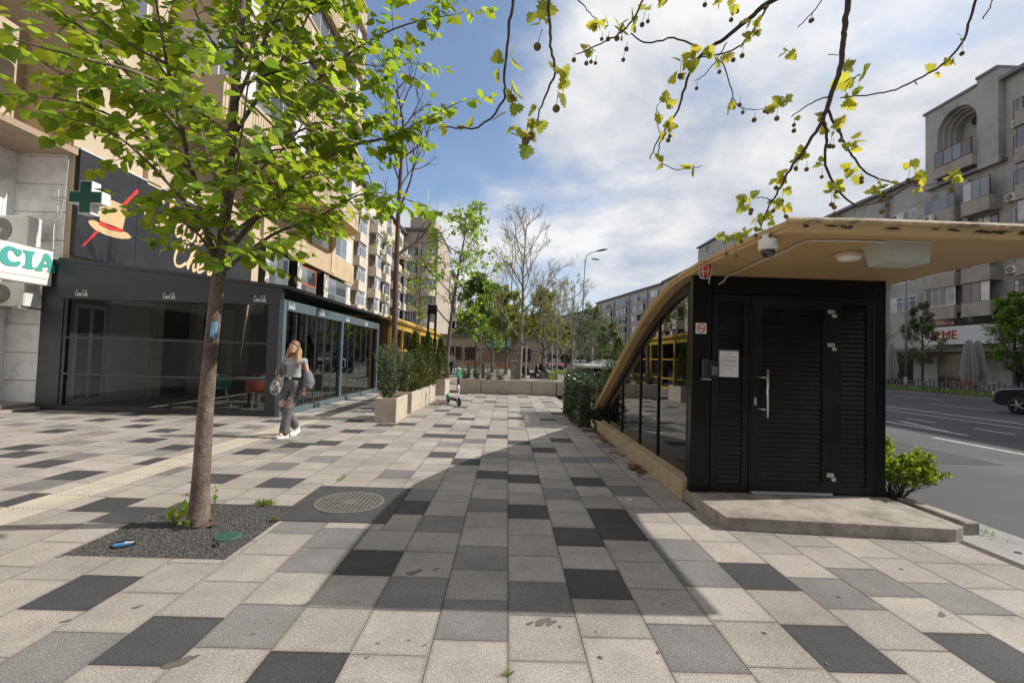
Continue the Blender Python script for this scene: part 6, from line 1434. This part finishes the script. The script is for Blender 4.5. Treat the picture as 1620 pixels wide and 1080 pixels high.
# cars
def car(label, x, y, rz, col, dark=False, group=None, name='parked_car'):
    t = T(name, label, 'car', (x, y, -.03), group); paint = mat('car_paint_'+col[0], col[1], .3, .03, 1, metal=.2, coat=.8)
    ol = [(-2.15, .38), (-2.2, .62), (-2.1, .88), (-1.35, .98), (1.0, 1.0), (1.95, .9), (2.15, .72), (2.18, .40), (1.9, .28), (-1.9, .28)]
    def sec(w, sc): return [(u, w, v) for u, v in ol]
    mb = MB(); n = len(ol); lay = [(-.86, .94, .02), (-.80, 1, 0), (-.3, 1.0, -.0), (.3, 1.0, 0), (.80, 1, 0), (.86, .94, .02)]
    vs = []
    for w, s_, dz in lay: vs += [(u*s_, w, .6+(v-.6)*s_) for u, v in ol]
    fs = [(k*n+i, k*n+(i+1) % n, (k+1)*n+(i+1) % n, (k+1)*n+i) for k in range(len(lay)-1) for i in range(n)]+[tuple(range(n))[::-1], tuple((len(lay)-1)*n+i for i in range(n))]
    mb.add(vs, fs); mb.build('body', paint, t, local=True, bevel=.02)
    cab = [(-1.7, .97), (-1.15, 1.46), (.05, 1.52), (.55, 1.40), (1.15, .985)]
    mb = MB(); vs = [(u, -.72+(v-.97)*.22, v) for u, v in cab]+[(u, .72-(v-.97)*.22, v) for u, v in cab]; m_ = len(cab)
    mb.add(vs, [tuple(range(m_))[::-1], tuple(m_+i for i in range(m_))]+[(i, i+1, m_+i+1, m_+i) for i in range(m_-1)]); mb.build('windows', mat('car_glass', (.02, .024, .03), .05, spec=.9), t, local=True)
    mb = MB(); mb.add([(-1.2, -.64, 1.465), (-1.2, .64, 1.465), (.1, .63, 1.535), (.1, -.63, 1.535), (-1.2, -.64, 1.44), (-1.2, .64, 1.44), (.1, .63, 1.50), (.1, -.63, 1.50)], [(3, 2, 1, 0), (0, 1, 5, 4), (1, 2, 6, 5), (2, 3, 7, 6), (3, 0, 4, 7)]); mb.build('roof', paint, t, local=True)
    for sx in (-1.35, 1.32):
        for sy in (-.78, .78):
            rot = Matrix.Rotation(R(90), 4, 'X'); mb = MB(); mb.lathe([(.2, -.1), (.31, -.11), (.33, -.06), (.33, .06), (.31, .11), (.2, .1)], (sx, sy, .33), 22, mat=rot, caps=False); w = mb.build('wheel', mat('tyre', None), t, True, local=True)
            mb = MB(); s2 = 1 if sy > 0 else -1
            for k in range(5):
                an = k*2*math.pi/5; mb.tube([(sx, sy+s2*.10, .33), (sx+.2*math.cos(an), sy+s2*.10, .33+.2*math.sin(an))], [.045, .03], 6)
            mb.lathe([(.205, .105), (.19, .105)], (sx, sy, .33), 20, mat=rot, caps=False); mb.lathe([(.2, .05), (.001, .05)], (sx, sy, .33), 18, 1, rot, False); mb.lathe([(.2, -.05), (.001, -.05)], (sx, sy, .33), 18, 1, rot, False); mb.build('rim', [mat('rim', (.4, .4, .4), .35, metal=.8), mat('tyre', None)], w, local=True)
    for sy in (-.6, .6):
        mb = MB(); mb.box(2.05, 2.165, sy-.18, sy+.18, .66, .80); mb.build('headlight', mat('headlight', (.7, .7, .7), .1, spec=.9), t, local=True)
        mb = MB(); mb.box(-2.19, -2.10, sy-.16, sy+.16, .70, .84); mb.build('tail_light', mat('tail_light', (.3, .01, .01), .2), t, local=True)
    mb = MB(); mb.box(2.12, 2.19, -.5, .5, .38, .55); mb.build('grille', mat('black_plastic', None), t, local=True)
    for sy in (-.86, .86): mb = MB(); mb.obox(Matrix.Translation((.75, sy*1.06, 1.05)), .12, .16, .1); mb.build('mirror', paint, t, local=True, bevel=.02)
    t.rotation_euler = (0, 0, rz); return t
c = gp(1600, 655, -.03)
car('dark blue car driving past on the boulevard at the right edge', 18.6+1.55, 15.7, R(100), ('blue', (.009, .012, .026)), name='moving_car')
car('silver car coming down the near lane beyond the hedge', 6.9, 44, R(-90), ('silver', (.35, .36, .37)), name='moving_car')
car('red car coming down the boulevard behind the trees', 6.6, 62, R(-90), ('red', (.25, .02, .03)), name='moving_car')
car('dark car far down the boulevard behind the trunks', 5.9, 78, R(-90), ('black', (.02, .02, .025)), name='moving_car')
car('light grey car behind the white-roofed shelter', 6.3, 31, R(-90), ('grey', (.45, .46, .46)))
# ================================================================ PEOPLE
SKIN = mat('skin', (.52, .31, .22), .5, .06, 12)
def skinned(name, J, E, mats, parent, root=0, sub=2, paint=None):
    """one continuous surface grown over joints J = {key: (x, y, z, rx, ry)} linked by E"""
    keys = list(J); me = bpy.data.meshes.new('tmp'); me.from_pydata([J[k][:3] for k in keys], [(keys.index(a), keys.index(b)) for a, b in E], [])
    o = bpy.data.objects.new('tmp', me); COL.objects.link(o)
    o.modifiers.new('s', 'SKIN'); s_ = o.modifiers.new('d', 'SUBSURF'); s_.levels = sub; s_.render_levels = sub
    gs = {'body': 1.0, 'crop_top': 1.22, 'jeans': 1.0, 'jacket': 1.12, 'hair': 1.0, 'trousers': 1.1}.get(name, 1)
    for i, k in enumerate(keys):
        d = me.skin_vertices[0].data[i]; d.radius = (J[k][3]*gs, (J[k][4] if len(J[k]) > 4 else J[k][3])*gs); d.use_root = (i == root)
    o.modifiers['s'].use_smooth_shade = True
    dg = bpy.context.evaluated_depsgraph_get(); m2 = bpy.data.meshes.new_from_object(o.evaluated_get(dg)); bpy.data.objects.remove(o); m2.name = name
    for m in (mats if isinstance(mats, (list, tuple)) else [mats]): m2.materials.append(m)
    for p in m2.polygons:
        p.use_smooth = True
        if paint: p.material_index = paint(p.center)
    r_ = bpy.data.objects.new(name, m2); COL.objects.link(r_); r_.parent = parent; return r_
def chain(ks): return list(zip(ks, ks[1:]))
def hand(J, E, pre, wrist, d, side, curl, s=1.0):
    """palm and five fingers from a wrist key; d = finger direction, side = thumb side, curl = bend direction"""
    w = Vector(J[wrist][:3]); d = d.normalized(); side = side.normalized(); curl = curl.normalized()
    def put(k, p, r_): J[k] = (*p, r_*s, r_*s)
    put(pre+'palm', w+d*.05*s, .026); E.append((wrist, pre+'palm'))
    for i, (off, L) in enumerate([(.028, .072), (.010, .080), (-.009, .074), (-.026, .058)]):
        b = w+d*.088*s+side*off*s; put(pre+f'f{i}a', b, .0095); m = b+(d*.75+curl*.5).normalized()*L*.5*s; put(pre+f'f{i}b', m, .0085); e = m+(d*.35+curl*.9).normalized()*L*.5*s; put(pre+f'f{i}c', e, .007)
        E += [(pre+'palm', pre+f'f{i}a'), (pre+f'f{i}a', pre+f'f{i}b'), (pre+f'f{i}b', pre+f'f{i}c')]
    b = w+d*.035*s+side*.034*s+curl*.012*s; put(pre+'ta', b, .011); m = b+(d*.6+side*.5+curl*.5).normalized()*.034*s; put(pre+'tb', m, .0095); put(pre+'tc', m+(d*.7+curl*.6).normalized()*.028*s, .008)
    E += [(pre+'palm', pre+'ta'), (pre+'ta', pre+'tb'), (pre+'tb', pre+'tc')]
def woman():
    g = gp(458, 690); t = T('person', 'young woman walking in ripped grey jeans, grey crop top and slipping grey jacket', 'person', (g.x-.01, g.y, 0))
    J = {'pel': (.03, .0, .93, .135, .095), 'wai': (.045, .0, 1.07, .105, .075), 'che': (.045, .0, 1.24, .125, .085), 'upc': (.045, .01, 1.33, .10, .065), 'nek': (.035, .0, 1.40, .046, .048), 'he1': (.022, -.02, 1.475, .060, .066), 'he2': (.016, -.018, 1.555, .074, .086), 'he3': (.016, -.012, 1.615, .055, .066)}
    E = chain(['pel', 'wai', 'che', 'upc', 'nek', 'he1', 'he2', 'he3'])
    J.update({'shR': (-.115, .01, 1.33, .045), 'elR': (-.225, .05, 1.12, .036), 'wrR': (-.185, -.07, 1.05, .023)}); E += chain(['upc', 'shR', 'elR', 'wrR'])
    J.update({'shL': (.20, .02, 1.325, .045), 'elL': (.275, .02, 1.08, .036), 'wrL': (.262, -.06, .845, .024)}); E += chain(['upc', 'shL', 'elL', 'wrL'])
    hand(J, E, 'R', 'wrR', Vector((.25, -.8, -.35)), Vector((.6, .1, .6)), Vector((.5, .1, -.7)), .95)
    hand(J, E, 'L', 'wrL', Vector((-.05, -.15, -1)), Vector((-.5, -.8, 0)), Vector((-.75, .3, 0)), .95)
    J.update({'hpR': (-.055, 0, .88, .088), 'knR': (-.085, -.10, .52, .056), 'anR': (-.0, .26, .20, .038), 'toR': (.03, .17, .07, .03)}); E += chain(['pel', 'hpR', 'knR', 'anR', 'toR'])
    J.update({'hpL': (.105, -.01, .88, .088), 'knL': (.03, -.12, .50, .056), 'anL': (-.02, -.15, .10, .038), 'toL': (-.04, -.28, .045, .03)}); E += chain(['pel', 'hpL', 'knL', 'anL', 'toL'])
    skinned('body', J, E, SKIN, t)
    DEN = mat('grey_denim', (.115, .115, .12), .85, .25, 12, .3, 220, var2=.12)
    def rip(c):
        a = (Vector((c.x+.075, 0, c.z-.585))).length < .062 and c.y < -.10 and c.x < .0
        b = c.x > -.03 and .53 < c.z < .72 and c.y < -.13 and abs(math.sin(c.z*70))*.5+abs(c.x-.05)*5 < .36
        return 1 if a or b else 0
    skinned('jeans', {'w': (.035, 0, 1.055, .125, .10), 'pel': (.03, .0, .92, .150, .112), 'a': (-.06, -.01, .84, .100), 'a1': (-.078, -.06, .68, .083), 'b': (-.088, -.105, .52, .080), 'b1': (-.045, .09, .36, .076), 'c': (.015, .235, .10, .088), 'd': (.11, -.02, .84, .100), 'd1': (.07, -.07, .68, .084), 'e': (.03, -.125, .50, .079), 'e1': (.003, -.145, .30, .078), 'f': (-.02, -.155, .02, .092)}, [('w', 'pel')]+chain(['pel', 'a', 'a1', 'b', 'b1', 'c'])+chain(['pel', 'd', 'd1', 'e', 'e1', 'f']), [DEN, SKIN], t, 1, 3, rip)
    skinned('crop_top', {'a': (.045, 0, 1.065, .108, .085), 'b': (.045, -.01, 1.17, .108, .092), 'c': (.045, -.014, 1.26, .12, .102), 'd': (.045, .005, 1.335, .105, .072), 's': (.195, .02, 1.322, .054), 's2': (.222, .02, 1.25, .05), 'r': (-.10, .01, 1.325, .054)}, chain(['a', 'b', 'c', 'd'])+[('d', 's'), ('s', 's2'), ('d', 'r')], mat('top_grey', (.30, .30, .31), .7, .08, 8), t, 1)
    JK = mat('jacket_grey', (.155, .155, .172), .9, .22, 9, .5, 60)
    skinned('jacket', {'n': (-.03, .055, 1.34, .05), 'sh': (-.122, .012, 1.335, .062), 'u': (-.18, .03, 1.23, .066), 'el': (-.232, .05, 1.12, .074), 'f': (-.225, -.01, 1.08, .066), 'cu': (-.197, -.055, 1.055, .048), 'b1': (.05, .10, 1.22, .085, .04), 'b2': (.14, .10, 1.12, .08, .045), 'l1': (.245, .06, 1.12, .062), 'l1b': (.262, .04, 1.075, .085), 'l2': (.285, .02, 1.03, .072), 'l3': (.315, -.0, .95, .098), 'l3b': (.30, -.02, .905, .075), 'l4': (.29, -.03, .87, .09), 'l5': (.272, -.05, .85, .05), 'fr': (-.085, -.075, 1.22, .045, .03), 'fr2': (-.085, -.088, 1.08, .05, .03)}, [('n', 'sh'), ('sh', 'u'), ('u', 'el'), ('el', 'f'), ('f', 'cu'), ('n', 'b1'), ('b1', 'b2'), ('b2', 'l1'), ('l1', 'l1b'), ('l1b', 'l2'), ('l2', 'l3'), ('l3', 'l3b'), ('l3b', 'l4'), ('l4', 'l5'), ('sh', 'fr'), ('fr', 'fr2')], JK, t, 0)
    HT = mat('hair_top', (.19, .10, .05), .5, .3, 60, .4, 120); HB = mat('hair_blond', (.42, .25, .105), .5, .3, 50, .4, 120)
    skinned('hair', {'t': (.02, .02, 1.615, .073, .072), 'b': (.03, .05, 1.53, .078, .058), 'c': (.04, .075, 1.42, .075, .045), 'c2': (.04, .085, 1.30, .075, .03), 'l': (.098, -.01, 1.54, .034, .05), 'l2': (.115, -.045, 1.42, .046, .04), 'l3': (.135, -.075, 1.28, .042, .028), 'l4': (.150, -.075, 1.20, .022), 'r': (-.062, .015, 1.52, .032, .045), 'r2': (-.085, -.005, 1.40, .042, .035), 'r3': (-.115, -.02, 1.30, .018)}, [('t', 'b'), ('b', 'c'), ('c', 'c2'), ('t', 'l'), ('l', 'l2'), ('l2', 'l3'), ('l3', 'l4'), ('t', 'r'), ('r', 'r2'), ('r2', 'r3')], [HT, HB], t, 0, 3, lambda c: 1 if c.z < 1.53+.02*math.sin(c.x*90) else 0)
    X, Y = t.location.x, t.location.y
    mb = MB(); mb.ball((X+.016, Y+.026, 1.578), .094, 12, 0, .93, 1.02, 1.12); mb.build('hair_crown', HT, t, True)
    mb = MB(); mb.ball((X+.05, Y+.05, 1.44), .085, 10, 0, 1.05, .7, 1.9); mb.build('hair_back', HB, t, True)
    for dx in (-.020, .034):
        mb = MB(); mb.ball((X+dx-.008, Y-.094+abs(dx)*.15, 1.553), .0105, 6, 0, 1.3, .5, .7); mb.build('eye', mat('eye_dark', (.03, .02, .015), .3), t, True)
        mb = MB(); mb.tube([(X+dx-.024, Y-.093, 1.573), (X+dx+.006, Y-.097, 1.577)], .0035, 5); mb.build('eyebrow', HT, t)
    mb = MB(); mb.tube([(X-.002, Y-.090, 1.56), (X-.005, Y-.104, 1.527), (X-.004, Y-.094, 1.520)], [.006, .011, .008], 6); mb.build('nose', SKIN, t, True)
    mb = MB(); mb.tube([(X-.024, Y-.082, 1.496), (X-.002, Y-.090, 1.494), (X+.02, Y-.082, 1.497)], [.003, .0065, .003], 6); mb.build('lips', mat('lips', (.36, .12, .10), .4), t, True)
    mb = MB(); mb.lathe([(.150, 1.000), (.157, 1.003), (.157, 1.043), (.150, 1.046)], (X+.033, Y, 0), 24, mat=Matrix.Diagonal((1, .76, 1)), caps=False); bl = mb.build('belt', mat('belt_black', (.012, .012, .013), .35), t, True)
    mb = MB(); mb.box(X+.01, X+.055, Y-.132, Y-.12, 1.001, 1.045); mb.build('buckle', STEEL, bl)
    for px_, (ax, ay, az), (tx, ty) in [(0, (-.02, -.15, .0), (-.045, -.12)), (1, (.03, .20, .02), (-.02, -.10))]:
        m = Matrix.Translation((X+ax, Y+ay, az)); a = math.atan2(ty, tx); m = m @ Matrix.Rotation(a, 4, 'Z')
        if px_: m = m @ Matrix.Rotation(R(18), 4, 'Y')
        mb = MB(); o = MB(); pr = [(-.075, .040), (-.05, .046), (.0, .044), (.06, .049), (.11, .045), (.155, .025)]
        for lv_, (z0_, z1_) in enumerate([(.0, .03), (.03, .075)]):
            ol = [(u, w*(1.06 if lv_ == 0 else 1)) for u, w in pr]+[(u, -w*(1.06 if lv_ == 0 else 1)) for u, w in pr[::-1]]
            n = len(ol); top = [(u, w*.75, z1_+(.035 if u < -.03 and lv_ else -.02*max(0, (u-.05)*8) if lv_ else 0)) for u, w in ol]
            vs = [(u, w, z0_+.0005*lv_) for u, w in ol]+([(u, w, z1_) for u, w in ol] if lv_ == 0 else top); o.add(vs, [tuple(range(n)), tuple(n+i for i in range(n))[::-1]]+[(i, n+i, n+(i+1) % n, (i+1) % n) for i in range(n)])
        mb.add([m @ Vector(v) for v in o.v], o.f); mb.build('shoe', mat('shoe_white', (.74, .72, .71), .5, .04, 9), t, False, .006)
    # things carried
    b = T('handbag', 'black and white patterned pouch bag held at the hip by the walking woman', 'bag', (X-.185, Y-.12, .9)); mb = MB()
    vs = []; n = 14
    for k, (r_, z) in enumerate([(.02, .715), (.075, .735), (.098, .80), (.092, .88), (.065, .95), (.035, .985)]):
        for i in range(n): an = 2*math.pi*i/n; vs.append((X-.205+r_*math.cos(an)*(1+.1*math.sin(3*an+k)), Y-.13+r_*.55*math.sin(an), z))
    mb.add(vs, [(k*n+i, k*n+(i+1) % n, (k+1)*n+(i+1) % n, (k+1)*n+i) for k in range(5) for i in range(n)]+[tuple(range(n))[::-1], tuple(5*n+i for i in range(n))]); mb.build('pouch', poster_mat2(), b, True)
    mb = MB(); mb.tube(smooth_path([(X-.235, Y-.13, .965), (X-.215, Y-.145, 1.01), (X-.17, Y-.165, 1.015), (X-.165, Y-.14, .97)], 4), .007, 6); mb.build('strap', mat('strap_white', (.5, .5, .5), .6), b, True)
    p = T('phone', 'dark phone held low in the walking woman\'s left hand', 'phone', (X+.235, Y-.09, .75)); mb = MB(); mb.obox(Matrix.Translation((X+.228, Y-.085, .752)) @ Matrix.Rotation(.5, 4, 'Z') @ Matrix.Rotation(.12, 4, 'X'), .010, .072, .145); mb.build('case', mat('phone_dark', (.02, .02, .02), .25), p, bevel=.003)
    mb = MB(); mb.obox(Matrix.Translation((X+.228, Y-.085, .752)) @ Matrix.Rotation(.5, 4, 'Z') @ Matrix.Rotation(.12, 4, 'X') @ Matrix.Translation((-.0055, 0, 0)), .001, .062, .13); mb.build('screen', mat('phone_screen', (.005, .005, .006), .08), p)
def poster_mat2():
    m = mat('bag_print', (.5, .5, .5), .6, 0); nt = m.node_tree; N = nt.nodes; L = nt.links
    tc = N.new('ShaderNodeTexCoord'); n = N.new('ShaderNodeTexNoise'); L.new(tc.outputs['Object'], n.inputs[0]); n.inputs['Scale'].default_value = 28; n.inputs['Detail'].default_value = 1; n.inputs['Distortion'].default_value = 1.5
    r = N.new('ShaderNodeValToRGB'); L.new(n.outputs[0], r.inputs[0]); r.color_ramp.interpolation = 'CONSTANT'; e = r.color_ramp.elements; e[0].color = (.03, .03, .03, 1); e[1].position = .5; e[1].color = (.6, .6, .6, 1)
    L.new(r.outputs[0], N['Principled BSDF'].inputs['Base Color']); return m
woman()
def small_person(label, x, y, rz, jacket, trousers, seated=True, pack=None, hair=(.02, .015, .012)):
    t = T('person', label, 'person', (x, y, 0)); h = .46 if seated else .9
    J = {'pel': (0, 0, h+.06, .13, .1), 'wai': (0, -.02, h+.25, .12, .09), 'che': (0, -.05, h+.45, .14, .1), 'nek': (0, -.07, h+.60, .05), 'he1': (0, -.09, h+.70, .07, .075), 'he2': (0, -.09, h+.80, .075, .085)}
    E = chain(list(J))
    for s_, k in ((-1, 'r'), (1, 'l')):
        J.update({'s'+k: (s_*.17, -.05, h+.52, .055), 'e'+k: (s_*.23, -.1, h+.27, .045), 'w'+k: (s_*.14, -.30, h+.18, .03)}); E += [('che', 's'+k), ('s'+k, 'e'+k), ('e'+k, 'w'+k)]
        hand(J, E, k, 'w'+k, Vector((-s_*.3, -1, -.2)), Vector((-s_, 0, .2)), Vector((0, -.3, -1)))
        if seated: J.update({'h'+k: (s_*.09, -.06, h+.03, .09), 'k'+k: (s_*.12, -.46, h+.05, .065), 'a'+k: (s_*.12, -.48, .09, .045), 't'+k: (s_*.13, -.62, .05, .04)})
        else: J.update({'h'+k: (s_*.09, 0, h-.03, .09), 'k'+k: (s_*.10, -.05+s_*.12, .5, .065), 'a'+k: (s_*.10, s_*.24, .09, .045), 't'+k: (s_*.10, s_*.24-.14, .05, .04)})
        E += chain(['pel', 'h'+k, 'k'+k, 'a'+k, 't'+k])
    skinned('body', J, E, SKIN, t)
    jm = mat('cloth_%02d' % int(jacket[0]*100+jacket[2]*1000), jacket, .85, .15, 8); tm = mat('trouser_%02d' % int(trousers[0]*100+trousers[2]*1000), trousers, .85, .15, 8)
    up_ = {k: (*J[k][:3], *[r_+.018 for r_ in (J[k][3:] if len(J[k]) > 4 else (J[k][3], J[k][3]))]) for k in ('pel', 'wai', 'che', 'sr', 'er', 'wr', 'sl', 'el', 'wl')}
    skinned('jacket', up_, [('pel', 'wai'), ('wai', 'che'), ('che', 'sr'), ('sr', 'er'), ('er', 'wr'), ('che', 'sl'), ('sl', 'el'), ('el', 'wl')], jm, t)
    lo = {k: (*J[k][:3], *[r_+.02 for r_ in (J[k][3:] if len(J[k]) > 4 else (J[k][3], J[k][3]))]) for k in ('pel', 'hr', 'kr', 'ar', 'hl', 'kl', 'al')}
    skinned('trousers', lo, [('pel', 'hr'), ('hr', 'kr'), ('kr', 'ar'), ('pel', 'hl'), ('hl', 'kl'), ('kl', 'al')], tm, t)
    skinned('hair', {'a': (0, -.07, h+.85, .075, .08), 'b': (0, -.02, h+.77, .07, .05)}, [('a', 'b')], mat('hair_dark', hair, .5), t)
    for s_, k in ((-1, 'r'), (1, 'l')):
        a = J['a'+k]; mb = MB(); mb.box(x+a[0]-.05, x+a[0]+.05, y+a[1]-.17, y+a[1]+.06, a[2]-.09, a[2]-.01); mb.build('shoe', mat('shoe_dark', (.05, .05, .05), .6), t, bevel=.02)
    t.rotation_euler = (0, 0, rz)
    if pack:
        M = Matrix.Translation((x, y, 0)) @ Matrix.Rotation(rz, 4, 'Z'); b = T('backpack', pack, 'backpack', tuple(M @ Vector((0, .16, h+.2))))
        mb = MB(); mb.obox(M @ Matrix.Translation((0, .17, h+.36)), .32, .2, .46); mb.build('bag', mat('pack_black', (.015, .015, .016), .7), b, bevel=.06, seg=2)
        for s_ in (-.1, .1): mb = MB(); mb.tube([M @ Vector(q) for q in [(s_, .07, h+.56), (s_, -.1, h+.62), (s_*1.2, -.17, h+.45), (s_*1.3, .05, h+.2)]], .018, 6); mb.build('strap', mat('pack_black', None), b)
    return t
x = at(858, 590, 34).x
small_person('person in a dark jacket and jeans sitting on a low block beyond the square', x, 34.0, R(60), (.02, .02, .022), (.05, .065, .10), True, 'black backpack worn by the person sitting beyond the square')
mb = MB(); mb.box(x-.9, x+.9, 33.75, 34.3, -.01, .455); tag(mb.build('stone_block', CONC, bevel=.02), 'low stone seat block under the sitting person', 'seat block')
x = at(712, 590, 38).x
small_person('person in a pale top standing by the white post left on the plaza', x, 38.5, R(20), (.45, .43, .42), (.03, .03, .04), False)
# motor scooter parked beyond
def moto(x, y):
    t = T('motor_scooter', 'dark motor scooter parked left of the sitting person', 'motor scooter', (x, y, 0)); bk = mat('moto_black', (.018, .016, .018), .35); rot = Matrix.Rotation(R(90), 4, 'X')
    for dx in (-.6, .6): mb = MB(); mb.lathe([(.14, -.05), (.26, -.06), (.28, 0), (.26, .06), (.14, .05)], (x+dx, y, .28), 18, mat=rot, caps=False); w = mb.build('wheel', mat('tyre', None), t, True); mb = MB(); mb.lathe([(.15, .02), (.001, .02)], (x+dx, y, .28), 14, mat=rot, caps=False); mb.lathe([(.15, -.02), (.001, -.02)], (x+dx, y, .28), 14, mat=rot, caps=False); mb.build('hub', STEEL, w)
    mb = MB(); mb.prism([(-.85, .55), (-.75, .8), (-.1, .78), (.0, .42), (.3, .38), (.42, 1.0), (.52, 1.0), (.62, .5), (.3, .24), (-.35, .24)], lambda u, v, w: (x+u, w, v), y-.17, y+.17); mb.build('body', bk, t, bevel=.03)
    mb = MB(); mb.box(x-.8, x-.1, y-.15, y+.15, .79, .90); mb.build('seat', mat('moto_seat', (.05, .03, .03), .6), t, bevel=.03)
    mb = MB(); mb.tube([(x+.45, y-.34, 1.08), (x+.48, y, 1.05), (x+.45, y+.34, 1.08)], .02, 6); mb.build('handlebar', STEEL, t); mb = MB(); mb.box(x-1.05, x-.72, y-.2, y+.2, .92, 1.24); mb.build('top_box', mat('moto_box', (.06, .02, .03), .4), t, bevel=.03); mb = MB(); mb.ball((x+.54, y, .92), .09, 7); mb.build('headlight', mat('headlight', None), t, True)
moto(at(838, 590, 33).x, 33)
